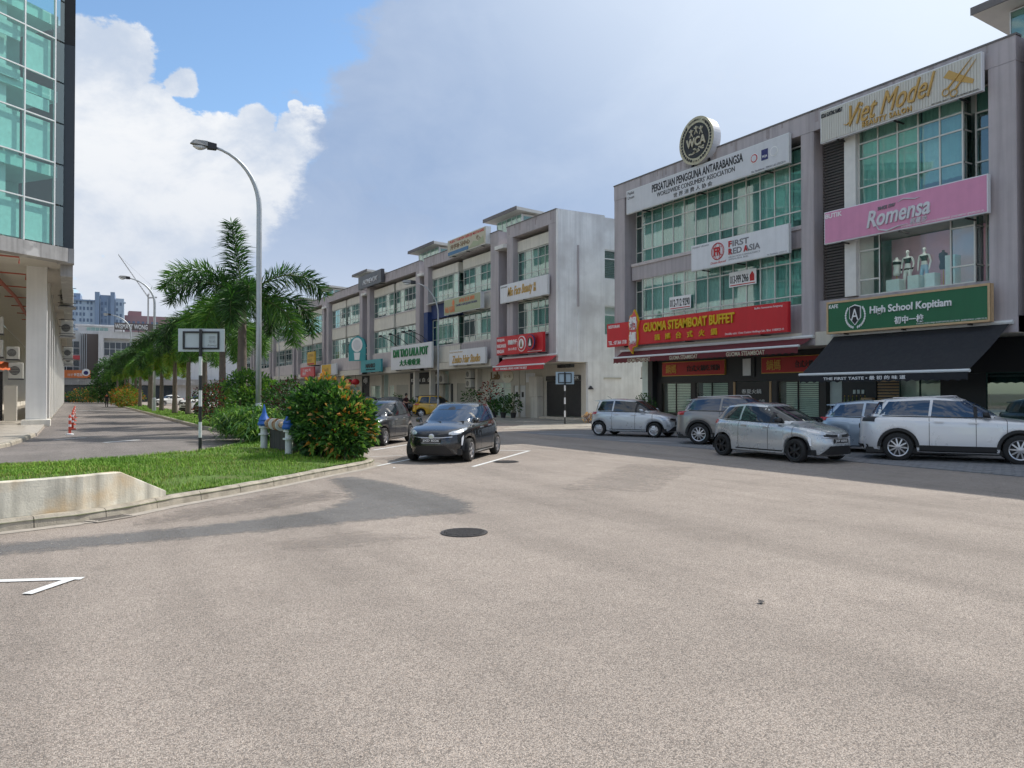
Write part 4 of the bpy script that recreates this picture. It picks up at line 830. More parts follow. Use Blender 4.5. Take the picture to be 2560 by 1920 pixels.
text('lettering', 'PUSAT TUISYEN GEROJI MATAHARI', .4, 5.7, .85, 1.1, 0, 't_red', s, .01, bold=.02); text('lettering', '升学补习中心', .5, 3.6, .42, .78, 0, 't_brown', s, .02, bold=.02); MB().box(.1, 3.4, -.02, 0, .05, .3).build('dark_panel', 's_blue', s); MB().prismy([(3.5, .1), (4.2, .5), (4.9, .35), (5.6, .6), (5.7, .15), (4.5, .06)], -.02, 0).build('painted_patch', 's_olive', s); text('lettering', '✎', 4.6, 5.3, .35, .8, 0, 't_brown', s, .01)
s, w, h = sign('signboard', 50.9, 45.1, 7.55, 8.7, 's_olive', 'faded olive and orange sunflower signboard between the floors of the blue pillar shophouse', proud=.4, th=.3)
text('lettering', 'TADIKA GEROJI MATAHARI', 2.0, 5.3, .42, .62, 0, 't_navy', s, .01, bold=.02); text('lettering', '幼儿园', .2, 1.8, .12, .6, 0, 's_orange', s, .02, bold=.02); text('lettering', '向日葵', 2.6, 5.0, .7, 1.0, 0, 's_orange', s, .02, bold=.02); disc(s, 1.6, .8, .2, 0, 's_orange', .01, name='sunflower')
s, w, h = sign('signboard', 50.2, 44.6, 3.79, 4.9, 's_white', 'white hair studio signboard with gold script at walkway level', proud=.3)
text('lettering', 'Zenko Hair Studio', .5, 4.9, .15, .7, 0, 't_gold', s, .03, shear=.3, bold=.015); text('lettering', 'Kedai Gunting Rambut', .1, 2.2, .86, 1.02, 0, 't_gold', s, .005)
s, w, h = sign('signboard', 61.44, 52.9, 3.74, 5.74, 's_white', 'big white restaurant signboard with tall green letters', proud=.5)
text('lettering', 'DAI TAO LALA POT', .7, 7.9, 1.05, 1.72, 0, 't_green', s, .08, bold=.02); text('lettering', '大头啦啦煲', 2.1, 6.4, .3, .82, 0, 't_green', s, .06, bold=.02, spacing=1.2)
for x in (1.0, 3.4, 6.2, 7.6): 
    la = empty('sign_lamp', (FX-.5, 61.44-x, 5.76), R(-90), None, None); tag(la, {1.0: 'black arm spotlight above the green lettered board, leftmost', 3.4: 'second black arm spotlight from the left above the green lettered board', 6.2: 'third black arm spotlight from the left above the green lettered board', 7.6: 'black arm spotlight above the green lettered board, rightmost'}[x], 'spotlight'); MB().tube([(0, .2, 0), (-.5, -.2, .5), (-1.2, -.9, .95)], .03, 6).build('arm', 'steel_black', la); MB().box(-1.35, -1.1, -1.0, -.8, .85, 1.0).build('head', 'steel_black', la)
s, w, h = sign('roof_signboard', 70.4, 64.1, 11.75, 12.97, 's_char', 'charcoal signboard with pale script on the parapet above the palms', 's_char', .4, .3)
text('lettering', 'HOMEVOX', 1.4, 5.3, .3, .75, 0, 's_white', s, .04, shear=.3); 
s, w, h = sign('signboard', 69.62, 64.1, 3.73, 4.88, 's_teal', 'turquoise signboard with black lettering at walkway level', 's_teal', .4)
text('lettering', 'NANRO', 1.5, 4.0, .4, .8, 0, 't_black', s, .03, bold=.03); text('lettering', 'KOREAN GRILL HOUSE', 1.5, 4.0, .18, .3, 0, 't_black', s, .02, bold=.01)
s, w, h = sign('signboard', 83.1, 77.4, 3.74, 4.9, 's_grey', 'yellow and grey signboard above the shrub, left of the turquoise one', proud=.4); MB().box(.5, 3.9, -.02, 0, .03, 1.13).build('yellow_panel', 's_yellow', s); text('lettering', 'Sunlit', 1.0, 3.2, .4, .75, -.02, 't_brown', s, .01, shear=.3)
s, w, h = sign('signboard', 91.7, 85.8, 3.7, 4.85, 's_coral', 'coral red signboard above the big shrub', 's_coral', .4); text('lettering', '三 BBQ 鸡\n烧烤', 1.0, 4.5, .2, .95, 0, 't_white', s, .01)
s, w, h = sign('blade_sign', 86.4, 83.4, 4.95, 6.45, 's_yellow', 'square yellow hanging sign left of the round blue one', 's_yellow', 1.0); text('lettering', 'SEWA\nBELI', .4, 2.6, .4, 1.25, 0, 't_brown', s, .01); MB().box(.2, 2.8, -.02, 0, .06, .22).build('red_strip', 't_red', s)
bs = empty('hanging_sign', (FX-1.0, 71.4, 4.9), R(-62), 'pale blue arched hanging sign with round emblem', 'hanging sign'); MB().prismy([(0, 0), (2.2, 0), (2.2, 1.5), (1.9, 2.1), (1.1, 2.45), (.3, 2.1), (0, 1.5)], 0, .2).build('panel', 's_teal', bs); disc(bs, 1.1, 1.55, .7, 0, 't_white', .03, 24, 'emblem'); disc(bs, 1.1, 1.55, .5, -.03, 's_grey', .02, 24, 'emblem_core'); MB().prismy([(.8, .1), (1.4, .1), (1.5, .8), (.7, .8)], -.03, 0).build('mark', 't_white', bs)
for k in range(2): piece('bracket', 'alu_white', 2.2, 3.2, .05, .12, .6+k*.6, .66+k*.6, bs)
# fascia lettering on the ground floors
for u, t, x0, x1, z0, z1, m in ((uD, 'dji', 6.4, 7.6, 2.7, 3.4, 't_white'), (uC, 'EXTEN  白  小 31', 6.0, 10.9, 2.75, 3.1, 't_white'), (uB, 'Lab', 7.4, 8.7, 2.75, 3.3, 't_brown')):
    text('lettering', t, x0, x1, z0, z1, 2.08, m, u, .04, bold=.02)
# ================================================================ glazed corner block on the left
mat('slate', (.045, .055, .068), .6, .15, 1.2); mat('slate_black', (.014, .014, .015), .6, .1, 1); mat('conc_grey', (.36, .35, .345), .85, .2, 1.5, streak=.3, col2=(.5, .49, .48), c2th=(.62, .7)); mat('soffit', (.55, .52, .46), .85, .08, 1); mat('col_white', (.78, .775, .76), .8, .06, 1.2, streak=.08); mat('lane_wall', (.72, .69, .62), .85, .1, 1, streak=.15)
mat('pipe_red', (.42, .10, .06), .5, .1, 4); mat('ac_white', (.56, .55, .5), .6, .1, 5); mat('ac_grille', (.06, .06, .06), .6, .1, 8); mat('office_teal', (.62, .78, .74), .85, .1, .4)
glassmat('glass_teal', (.76, .95, .92), .06)
# chamfer frame: origin at its right corner, x runs right along the glass, y inward
AX = atan2(.625, .78)
LB = empty('glass_office_block', (-.3, 44, 0), AX, 'tall corner office block with teal glazing over a white columned arcade', 'building')
zs = [9.09+i*2.06 for i in range(9)]
xs_ = [-.68-i*1.56 for i in range(9)]
bars = MB()
for x in xs_: bars.box(x-.03, x+.03, -.05, .07, zs[0], zs[-1])
for z in zs[1:]: bars.box(xs_[-1], xs_[0], -.045, .065, z-.03, z+.03)
wf_ = bars.build('curtain_wall', 'alu_white', LB)
for i in range(len(xs_)-1):
    for j in range(8): piece('pane', 'glass_teal', xs_[i+1]+.05, xs_[i]-.05, 0, .02, zs[j]+.04, zs[j+1]-.045, wf_)
for j in range(8): piece('pane', 'glass_green', -.62, -.18, 0, .02, zs[j]+.04, zs[j+1]-.045, wf_)
MB().box(-14, -.2, 3.2, 3.4, 9.0, 26).build('room_wall', 'office_teal', LB)
for z in (12.6, 16.4, 20.2): MB().box(-14, -.25, .35, 3.19, z, z+.55).build('floor_slab', 'office_teal', LB)
for x in (-3.4, -7.6): MB().box(x, x+.7, .6, 1.2, 9.1, 26).build('inner_column', 'col_white', LB)
for (x0, x1, z0, z1) in ((-2.15, -.75, 9.2, 11.0), (-4, -2.3, 9.2, 11.0), (-2.15, -.75, 13.3, 15.2), (-4, -2.3, 13.3, 15.2), (-2.15, -.75, 17.4, 19.3), (-4, -2.3, 18.6, 19.3), (-4, -.8, 21.5, 23.4), (-2.1, -.8, 15.7, 16.3), (-4, -2.3, 16.7, 17.2)): MB().box(x0, x1, .22, .26, z0, z1).build('roller_blind', 'curtain_white', LB)
MB().box(-16, -.1, -.25, .5, 8.35, 9.04).build('sill_beam', 'conc_grey', LB); MB().box(-16, .1, .5, 9, 8.7, 9.0).build('arcade_soffit', 'soffit', LB)
L2 = LB
# dark fin and lane side (written in the block's own frame through the inverse of its rotation)
inv = Matrix.Rotation(-AX, 4, 'Z') @ Matrix.Translation((.3, -44, 0))
def lbox(name, x0, x1, y0, y1, z0, z1, m, parent=None):
    return MB().box(x0, x1, y0, y1, z0, z1, inv).build(name, m, parent or LB)
lbox('dark_fin', -.62, .04, 44.0, 44.25, 9.05, 19.4, 'slate'); lbox('dark_fin', -.62, .04, 43.99, 44.25, 19.41, 28, 'slate_black'); lbox('fin_base', -.7, .05, 43.8, 44.4, 8.3, 9.04, 'conc_grey')
lbox('lane_facade', -.5, -.02, 44.26, 158, 9.02, 27, 'col_white'); lbox('lane_soffit', -6, -.02, 44.4, 158, 8.62, 9.0, 'soffit'); lbox('edge_beam', -.55, .0, 44.41, 158, 7.7, 8.61, 'conc_grey')
lbox('roof', -30, -.03, 60, 158, 26.5, 27, 'roof_dark')
for k in range(16):
    y = 46+k*7
    for z in (10, 13.8, 17.6, 21.4): MB().box(-.025, .0, y, y+5.2, z, z+2.4, inv).build('lane_window', 'slate', LB)
for k in range(17):
    y = 48+k*6.6; lbox('column', -2.15, -1.2, y, y+.95, .1, 8.62, 'col_white')
lbox('plinth', -2.3, -1.0, 46.9, 49.2, -.01, .35, 'lane_wall')
lbox('arcade_wall', -6.2, -6, 44, 158, .1, 8.6, 'lane_wall'); lbox('arcade_front_wall', -14, -6, 51.5, 51.7, .1, 8.6, 'lane_wall'); lbox('lane_base_wall', -1.75, -1.3, 55.6, 158, .1, 3.6, 'lane_wall')
lbox('arcade_door', -4.0, -3.4, 51.4, 51.49, .2, 3.0, 'slate_black'); lbox('arcade_cupboard', -3.3, -2.7, 50.9, 51.48, .2, 2.2, 'soffit')
o = MB().box(-30, -1.25, 36.9, 158, -.01, .12).build('arcade_floor', 'tile_pale'); o['kind'] = 'structure'; o = MB().add([(-30, 24.6, .115), (-4, 24.8, .115), (-2.5, 27, .115), (-1.85, 30, .115), (-1.6, 33.5, .115), (-1.45, 36.89, .115), (-30, 36.89, .115)], [tuple(range(7))]).build('arcade_apron', 'tile_pale'); o['kind'] = 'structure'
# block behind, so that the arcade is closed
lbox('rear_wall', -30, -14, 50, 51, 0, 26, 'lane_wall')
pr = empty('sprinkler_pipe', (0, 0, 0), 0, 'red fire sprinkler pipe with branches under the arcade soffit', 'pipe')
MB().tube([(-4.2, 36, 8.2), (-3.3, 60, 8.2), (-3.1, 120, 8.2)], .11, 8).build('main', 'pipe_red', pr)
for k in range(8): MB().tube([(-4+.1*k*.3, 42+k*6, 8.2), (-2.2, 42.4+k*6, 8.2), (-2.2, 42.4+k*6, 7.9)], .04, 6).build('branch', 'pipe_red', pr)
def aircon(loc, rz, label, w=.95, d=.35, h=.95, group='air conditioners', cage=False):
    a = empty('air_conditioner', loc, rz, label, 'air conditioner', group); MB().cbox(0, w, 0, d, 0, h, .02).build('case', 'ac_white', a)
    g_ = MB().lathe([(min(w, h)*.36, -.012), (min(w, h)*.36, .002)], 20, 'y', (w*.42, 0, h*.5)).build('grille', 'ac_grille', a)
    for i in range(7): piece('guard_bar', 'ac_white', w*.1, w*.74, -.02, -.013, h*(.2+i*.1), h*(.2+i*.1)+.015, g_)
    MB().box(-.02, w+.02, -.02, d+.3, -.06, -.005).build('bracket', 'steel_black', a); return a
aircon((-4.3, 50.6, 5.1), 0, 'upper air conditioner of the stack left of the white column'); aircon((-4.3, 50.6, 3.8), 0, 'lower air conditioner of the stack left of the white column'); aircon((-3.2, 50.9, 3.7), 0, 'small air conditioner just right of the stacked pair', .6, .3, .7); aircon((-3.1, 50.9, 2.6), 0, 'air conditioner low on the wall behind the white column', .7, .3, .9)
for i, (y, z, lb) in enumerate(((58, 7.6, 'caged air conditioner hung nearest on the lane wall'), (64, 6.0, 'air conditioner on a bracket under the caged one, lane wall'), (74, 6.9, 'middle air conditioner projecting over the lane'), (86, 5.2, 'farther air conditioner low on the lane wall'), (98, 5.0, 'farthest air conditioner on the lane wall'))):
    a = aircon((-.75, y, z), 0, lb, .8, 1.0, 1.1); MB().box(-.1, .95, -.25, 1.3, -.15, -.07).build('shelf', 'conc_grey', a)
    for k in range(3): piece('cage_bar', 'steel_black', -.1, .95, -.3+k*.02, -.26+k*.02, .1+k*.5, .14+k*.5, a)
aw = empty('small_awning', (-3.95, 51.4, 3.0), 0, 'small scalloped orange awning over the arcade door', 'awning'); vs = []
mat('awn_orange', (.75, .17, .06), .8, .1, 5)
for i in range(11):
    t = pi*i/10; vs += [(.45-.45*cos(t), 0, .55*sin(t)**.5*.4+.35), (.45-.5*cos(t), -.75, .05+.05*(i % 2))]
MB().add(vs, [(2*i, 2*i+1, 2*i+3, 2*i+2) for i in range(10)]).build('cloth', 'awn_orange', aw, smooth=True)
# ================================================================ end of the lane
mat('wisma_white', (.66, .66, .67), .8, .08, .5, streak=.1); mat('wisma_brown', (.12, .10, .095), .7, .1, .6); mat('win_dark', (.02, .035, .05), .15, .1, 1, spec=.8); mat('alu_far', (.45, .47, .5), .5, .05, 2)
WB = empty('office_shops', (0, 168, 0), 0, 'white and brown three storey shop block closing the far end of the lane', 'building')
MB().box(-16, 44, 1.2, 16, 0, 14).build('core', 'wisma_white', WB); MB().box(1.9, 4.4, .9, 1.2, 3.6, 13.4).build('brown_panel', 'wisma_brown', WB)
MB().box(4.4, 44, -.2, 1.19, 12.6, 14).build('white_band', 'wisma_white', WB); MB().box(4.4, 5.3, -.2, 1.19, 4.0, 12.6).build('white_pier', 'wisma_white', WB); MB().box(-16, 44, -.8, 1.2, 3.4, 4.6).build('canopy_beam', 'conc_grey', WB)
for k in range(4): MB().box(1.3+k*.33, 1.42+k*.33, .2, 1.15, 4.6, 13.5).build('fin', 'alu_far', WB)
for z0, z1 in ((9.2, 11.9), (5.6, 8.2)): window(WB, 5.4, 10.4, [z0, (z0+z1)/2, z1], .95, 5, 'win_dark', 'alu_white', .08); window(WB, -2, 1.2, [z0, (z0+z1)/2, z1], .95, 3, 'win_dark', 'alu_white', .08); window(WB, 11.5, 18, [z0, (z0+z1)/2, z1], .95, 6, 'win_dark', 'alu_white', .08)
window(WB, 2.4, 6.2, [13.6, 14.2, 14.9], 3.2, 5, 'glass_green', 'alu_white', .06); MB().box(1, 9, 3.26, 9, 14, 15.1).build('roof_lantern', 'wisma_white', WB); MB().box(.4, 9.4, 2.4, 9.5, 15.1, 15.4).build('lantern_roof', 'wisma_white', WB)
MB().box(-2, 1.4, .4, .94, 8.3, 9.1).build('red_band', 's_coral', WB); MB().box(-2, 4.2, 1.0, 1.21, .1, 3.4).build('shop_opening', 'win_dark', WB); MB().box(5, 18, 1.0, 1.21, .1, 3.3).build('shop_opening', 'win_dark', WB)
s = empty('signboard', (-2.6, 167, 4.7), 0, 'orange signboard with round purple emblem at the far end of the lane', 'signboard'); MB().box(0, 5.7, 0, .2, 0, 1.5).build('panel', 's_orange', s); text('lettering', '111! 金花祠', 1.9, 4.3, .3, .95, 0, 't_white', s, .02, bold=.02); disc(s, 4.9, 1.1, .7, 0, 't_white', .03, 20, 'emblem'); disc(s, 4.9, 1.0, .4, -.03, 't_navy', .02, 16, 'emblem_core')
s = empty('rooftop_letters', (7.1, 166.8, 14.2), 0, 'white rooftop letters on a dark frame above the far white building', 'sign'); MB().box(0, 8, .3, .4, .1, 1.5).build('backing', 'wisma_brown', s); text('lettering', 'WISMA IT WONG', .1, 5.9, .3, 1.25, .25, 't_white', s, .1, bold=.02)
for k in range(6): piece('strut', 'steel_black', k*1.4, k*1.4+.1, .3, .4, -.4, .1, s)
# tower blocks far off
mat('tower_blue', (.24, .31, .43), .8, .1, .2); mat('tower_pale', (.42, .50, .60), .8, .1, .2); mat('tower_dark', (.13, .18, .27), .5, .1, .3); mat('tower_red', (.33, .2, .21), .8, .1, .3)  # tower blues greyed and paled to paint in distance haze
TB = empty('apartment_tower', (1, 420, 0), R(-4), 'tall blue apartment tower rising behind the lane end', 'building')
for (x0, x1, y0, z) in ((-9, 8.4, 0, 46.5), (8.4, 10.4, -1.2, 51.2), (10.6, 15, .6, 50), (15.1, 17, -1, 51.5), (17.2, 21, .2, 48.6), (-8, 2, 3, 50.5)): MB().box(x0, x1, y0, 16, 0, z).build('block', 'tower_blue' if x0 not in (-9, 17.2) else 'tower_pale', TB)
for (x0, x1, y0) in ((-3, 8.2, 0), (10.8, 14.8, .6), (17.4, 20.8, .2)):
    for j in range(14):
        n_ = int((x1-x0)/1.55)
        for i in range(n_): piece('window', 'tower_dark' if (i*3+j*5) % 7 else 'tower_pale', x0+i*1.55+.2, x0+i*1.55+1.05, y0-.06, y0+.02, 8+j*2.85, 9.6+j*2.85, TB)
    for i in range(int((x1-x0)/3.1)+1): piece('rib', 'tower_pale', x0+i*3.1-.18, x0+i*3.1+.05, y0-.3, y0-.005, 3, 47.5 if x0 < 0 else 48, TB)
MB().box(-9.5, 9, -.8, 16.5, 46.51, 47.2).build('roof_slab', 'tower_blue', TB); MB().box(20.6, 21.8, -.3, 3, 46.5, 46.9).build('ledge', 'tower_pale', TB)
RB = empty('red_block', (21.5, 440, 0), 0, 'dull red flat roofed block right of the blue tower', 'building'); MB().box(0, 40, 0, 20, 0, 42.5).build('wall', 'tower_red', RB); MB().box(4, 10, 2, 12, 42.5, 45).build('roof_room', 'tower_red', RB)
for j in range(4):
    for i in range(8): piece('window', 'tower_dark', 1.2+i*2.2, 2.4+i*2.2, -.05, .01, 28+j*3.3, 29.6+j*3.3, RB)
CRN = empty('tower_crane', (33, 421, 0), 0, 'thin pale luffing crane standing behind the palms', 'crane'); cm = MB()
mat('crane_grey', (.5, .47, .45), .6, .1, 1)
cm.tube([(0, 0, 0), (0, 0, 52)], .5, 4); cm.build('mast', 'crane_grey', CRN); cm = MB(); A_, B_ = Vector((0, 0, 50)), Vector((-13.5, 0, 70.5))
for off in ((0, 0, .7), (0, .5, 0), (0, -.5, 0)): cm.tube([A_+Vector(off), B_+Vector(off)*.4], .1, 4)
for k in range(18): a = A_.lerp(B_, k/18); b_ = A_.lerp(B_, (k+1)/18); cm.tube([a+Vector((0, .5, 0)), b_+Vector((0, 0, .6))], .06, 4); cm.tube([a+Vector((0, 0, .6)), b_+Vector((0, -.5, 0))], .06, 4)
cm.build('jib', 'crane_grey', CRN); MB().tube([(0, 0, 50), (1.8, 0, 56), (-.5, 0, 51)], .12, 4).build('a_frame', 'crane_grey', CRN); MB().tube([(1.8, 0, 56), tuple(B_)], .05, 4).build('stay', 'crane_grey', CRN); MB().tube([(0, 0, 50), (4, 0, 50.5)], .5, 4).build('counter_jib', 'crane_grey', CRN)
# ================================================================ cars
def paint(name, col, metal=.0, rough=.25):
    m = mat(name, col, rough, .02, 3, metal=metal, spec=.5, coat=1.); return name
paint('paint_black', (.008, .009, .011)); paint('paint_graphite', (.028, .030, .035), .3, .3); paint('paint_silver', (.54, .57, .60), .45, .3); paint('paint_silver_blue', (.50, .525, .54), .5, .28); paint('paint_pearl', (.70, .70, .71), .15, .3); paint('paint_greybrown', (.24, .23, .225), .4, .32); paint('paint_yellow', (.62, .36, .01)); paint('paint_white', (.72, .73, .74)); paint('paint_iceblue', (.36, .45, .55), .5, .3)
mat('car_glass', (.012, .016, .02), .04, 0, 1, spec=.9); mat('car_glass_blue', (.02, .045, .09), .04, 0, 1, spec=1.); mat('car_black', (.012, .012, .013), .5, .1, 9); mat('tyre', (.018, .018, .018), .85, .15, 20); mat('rim_silver', (.5, .5, .52), .3, .05, 8, metal=.8); mat('rim_black', (.015, .015, .016), .35, .05, 8); mat('chrome', (.62, .62, .64), .28, 0, 1, metal=.9); mat('lamp_clear', (.55, .58, .6), .08, 0, 1, metal=.4, spec=.9); mat('lamp_red', (.38, .01, .012), .12, 0, 1, spec=.8); mat('drl', (.85, .87, .9), .2, 0, 1); mat('plate_black', (.01, .01, .01), .4, 0, 1)
mat('seam', (.004, .004, .004), .8, 0, 1)
def lerp(a, b, t): return a+(b-a)*t
def pw(P, x):
    if x <= P[0][0]: return P[0][1]
    for (a, u), (b, v) in zip(P, P[1:]):
        if x <= b:
            t = (x-a)/(b-a); t = t*t*(3-2*t)*.5+t*.5; return lerp(u, v, t)
    return P[-1][1]
class Car:
    def __init__(c, L, W, H, wb, fo, wr, cowl, wtop, rtop, rbase, hoodz=.74, cowlz=.97, beltr=1.03, nf=2.9, nr=4., rake=.10, roofdrop=.05, clear=.2, arch=.055, tumble=.17, nose=.0):
        c.Xf = wb/2+fo; c.Xr = c.Xf-L; c.wb, c.wr, c.W, c.H = wb, wr, W, H; c.arch = wr+arch; w = W/2; Xf, Xr = c.Xf, c.Xr
        k = lambda *z: list(z)
        S_ = lambda d=0: [(Xr, beltr-.03+d), (cowl-.2, cowlz-.05+d), (cowl+.15, cowlz-.07+d), (Xf-.12, hoodz+.02+d), (Xf, hoodz-.06+d)]
        c.R = [  # z profile, x front, x rear, half width, plan exponents
            (k((0, clear)), Xf-.16, Xr+.16, w-.09, nf, nr), (k((0, clear+.05)), Xf-.04, Xr+.05, w-.02, nf, nr), (k((0, .44)), Xf-.0, Xr+.0, w-.004, nf, nr), (k((0, .6)), Xf-.02-nose, Xr+.02, w, nf, nr),
            (S_(-.06), Xf-.07-nose, Xr+.05, w-.012, nf, nr), (S_(.0), Xf-.14-nose, Xr+.08, w-.05, nf, nr),
            (k((Xr, beltr), (cowl-.2, cowlz-.005), (cowl+.2, cowlz-.035)), cowl, rbase, w-.075, 2.7, 3.6),
            (k((Xr, H-.05-roofdrop*2), (rtop, H-.05-roofdrop*1.6), (rtop*.35, H-.045), (wtop, H-.09)), wtop, rtop, w-.075-tumble, 3.0, 3.4),
            (k((Xr, H-.02-roofdrop*2), (rtop, H-.02-roofdrop*1.6), (rtop*.35, H-.006), (wtop, H-.055)), wtop-.1, rtop+.1, w-.24-tumble, 3., 3.4),
            (k((Xr, H-.01-roofdrop*2), (rtop, H-.01-roofdrop*1.6), (rtop*.35, H), (wtop, H-.045)), wtop-.3, rtop+.3, .02, 2., 2.)]
    def P(c, v, th):
        i = min(int(v), 8); f = v-i; A, B = c.R[i], c.R[i+1]; C, s = cos(th), sin(th)
        xf, xr, w = lerp(A[1], B[1], f), lerp(A[2], B[2], f), lerp(A[3], B[3], f); n = lerp(A[4], B[4], f) if C > 0 else lerp(A[5], B[5], f)
        if 6 < v < 7: b_ = sin(pi*f)*.02; w += b_; xf += b_*1.6; xr -= b_
        xm = (xf+xr)/2; x = xm+(1 if C > 0 else -1)*abs(C)**(2/n)*(xf-xm); y = w*(1 if s > 0 else -1)*abs(s)**(2/n)
        z = lerp(pw(A[0], x), pw(B[0], x), f)
        if 5 <= v <= 6 and x > 0: z += .05*(1-(y/w)**2)*(f if v < 6 else 1)*.9
        if v < 4 and abs(y) > .7*w:
            zb = pw(c.R[0][0], x); zl = zb
            for xw in (c.wb/2, -c.wb/2):
                d = abs(x-xw)
                if d < c.arch: zl = max(zl, c.wr+sqrt(c.arch**2-d*d))
            zt = pw(c.R[4][0], x)
            if zl > zb: z = zl+(z-zb)*(zt-zl)/(zt-zb)
        return Vector((x, y, z))
    def th_x(c, v, x, sg):
        i = min(int(v), 8); f = v-i; A, B = c.R[i], c.R[i+1]; xf, xr = lerp(A[1], B[1], f), lerp(A[2], B[2], f)
        if 6 < v < 7: b_ = sin(pi*f)*.02; xf += b_*1.6; xr -= b_
        xm = (xf+xr)/2; fr = x > xm; n = lerp(A[4], B[4], f) if fr else lerp(A[5], B[5], f); C = min(1, abs((x-xm)/(xf-xm)))**(n/2); th = math.acos(C if fr else -C); return th if sg > 0 else -th
    def th_y(c, v, y, front=True):
        i = min(int(v), 8); f = v-i; A, B = c.R[i], c.R[i+1]; w = lerp(A[3], B[3], f); n = lerp(A[4], B[4], f) if front else lerp(A[5], B[5], f)
        s = min(1, abs(y)/w)**(n/2); t = math.asin(s); t = t if front else pi-t; return t if y >= 0 else -t
    def patch(c, fn, nu, nv, off=.006, mirror=False):
        "fn(u,v)->(level, theta); sheet lying just proud of the body"
        g = [[c.P(*fn(i/nu, j/nv)) for i in range(nu+1)] for j in range(nv+1)]; mb = MB(); vs = []
        for j in range(nv+1):
            for i in range(nu+1):
                du = g[j][min(i+1, nu)]-g[j][max(i-1, 0)]; dv = g[min(j+1, nv)][i]-g[max(j-1, 0)][i]; n = du.cross(dv)
                n = n.normalized() if n.length > 1e-9 else Vector((0, 0, 1)); q = g[j][i]
                if n.dot(q-Vector((q.x*.5, 0, .5))) < 0: n = -n
                vs.append(q+n*off)
        return mb.add(vs, [(j*(nu+1)+i, j*(nu+1)+i+1, (j+1)*(nu+1)+i+1, (j+1)*(nu+1)+i) for j in range(nv) for i in range(nu)])
    def side(c, v0, v1, x00, x10, x01, x11, sg, nu=10, nv=4, off=.006):
        "side patch: bottom edge x00..x10 at v0, top edge x01..x11 at v1"
        def fn(u, v): V_ = lerp(v0, v1, v); x = lerp(lerp(x00, x01, v), lerp(x10, x11, v), u); return V_, c.th_x(V_, x, sg)
        return c.patch(fn, nu, nv, off)
    def front(c, v0, v1, y0, y1, fr=True, nu=12, nv=4, off=.006, y0t=None, y1t=None):
        def fn(u, v): V_ = lerp(v0, v1, v); y = lerp(lerp(y0, y0t if y0t is not None else y0, v), lerp(y1, y1t if y1t is not None else y1, v), u); return V_, c.th_y(V_, y, fr)
        return c.patch(fn, nu, nv, off)
    def body(c):
        M, K = 220, 4000; ref = [c.P(2.5, 2*pi*i/K) for i in range(K+1)]; acc = [0]
        for a, b in zip(ref, ref[1:]): acc.append(acc[-1]+(b-a).length)
        ths = []; j = 0
        for i in range(M):
            t = acc[-1]*i/M
            while acc[j+1] < t: j += 1
            ths.append(2*pi*j/K)
        vsq = [0, .5, 1, 1.5, 2, 2.5, 3, 3.35, 3.7, 4, 4.5, 5, 5.2, 5.45, 5.7, 5.9, 6, 6.2, 6.4, 6.6, 6.8, 7, 7.4, 8, 8.5, 9]
        mb = MB(); vs = [c.P(min(v, 8.9999), t) for v in vsq for t in ths]
        mb.add(vs, [(j*M+i, j*M+(i+1) % M, (j+1)*M+(i+1) % M, (j+1)*M+i) for j in range(len(vsq)-1) for i in range(M)]+[tuple((len(vsq)-1)*M+i for i in range(M))]); return mb
WH = {}
def wheel_mesh(wr, style):
    if (wr, style) in WH: return WH[wr, style]
    t = MB().lathe([(wr*.66, -.09), (wr*.9, -.1), (wr*.97, -.085), (wr, -.06), (wr, .06), (wr*.97, .085), (wr*.9, .1), (wr*.66, .09)], 36, 'y', cap=False).mesh('tyre', 'tyre', True, 40)
    rr = wr*.68; mb = MB(); mb.lathe([(rr, -.085), (rr, -.1), (rr*.9, -.09), (rr*.88, -.05)], 32, 'y', cap=False); mb.lathe([(rr*.88, .05), (rr*.9, .09), (rr, .1), (rr, .085)], 32, 'y', cap=False); mb.lathe([(rr*.94, -.08), (rr*.94, .08)], 32, 'y', cap=False)
    n, wid, split = {'ten': (10, .020, 0), 'five': (5, .055, 0), 'twin': (6, .019, 1), 'black': (6, .03, 0), 'cap': (5, .085, 0)}[style]
    for sg in (-1, 1):
        for k in range(n):
            for o in ((-.13, .13) if split else (0,)):
                a = 2*pi*k/n+o; Mx = Matrix.Rotation(a, 4, 'Y'); mb.add([Mx @ Vector(q) for q in ((rr*.12, sg*.095, -wid), (rr*.12, sg*.095, wid), (rr*.92, sg*.08, wid*.85), (rr*.92, sg*.08, -wid*.85), (rr*.12, sg*.05, -wid), (rr*.12, sg*.05, wid), (rr*.92, sg*.05, wid*.85), (rr*.92, sg*.05, -wid*.85))], [(0, 1, 2, 3), (0, 4, 5, 1), (3, 2, 6, 7), (0, 3, 7, 4), (1, 5, 6, 2)])
        mb.lathe([(rr*.2, sg*.06), (rr*.2, sg*.1), (rr*.1, sg*.105)], 12, 'y')
    r_ = mb.mesh('rim', 'rim_black' if style == 'black' else 'rim_silver', False)
    d = MB().lathe([(rr*.9, -.03), (rr*.9, .03)], 24, 'y').mesh('brake', 'car_black')
    WH[wr, style] = (t, r_, d); return WH[wr, style]
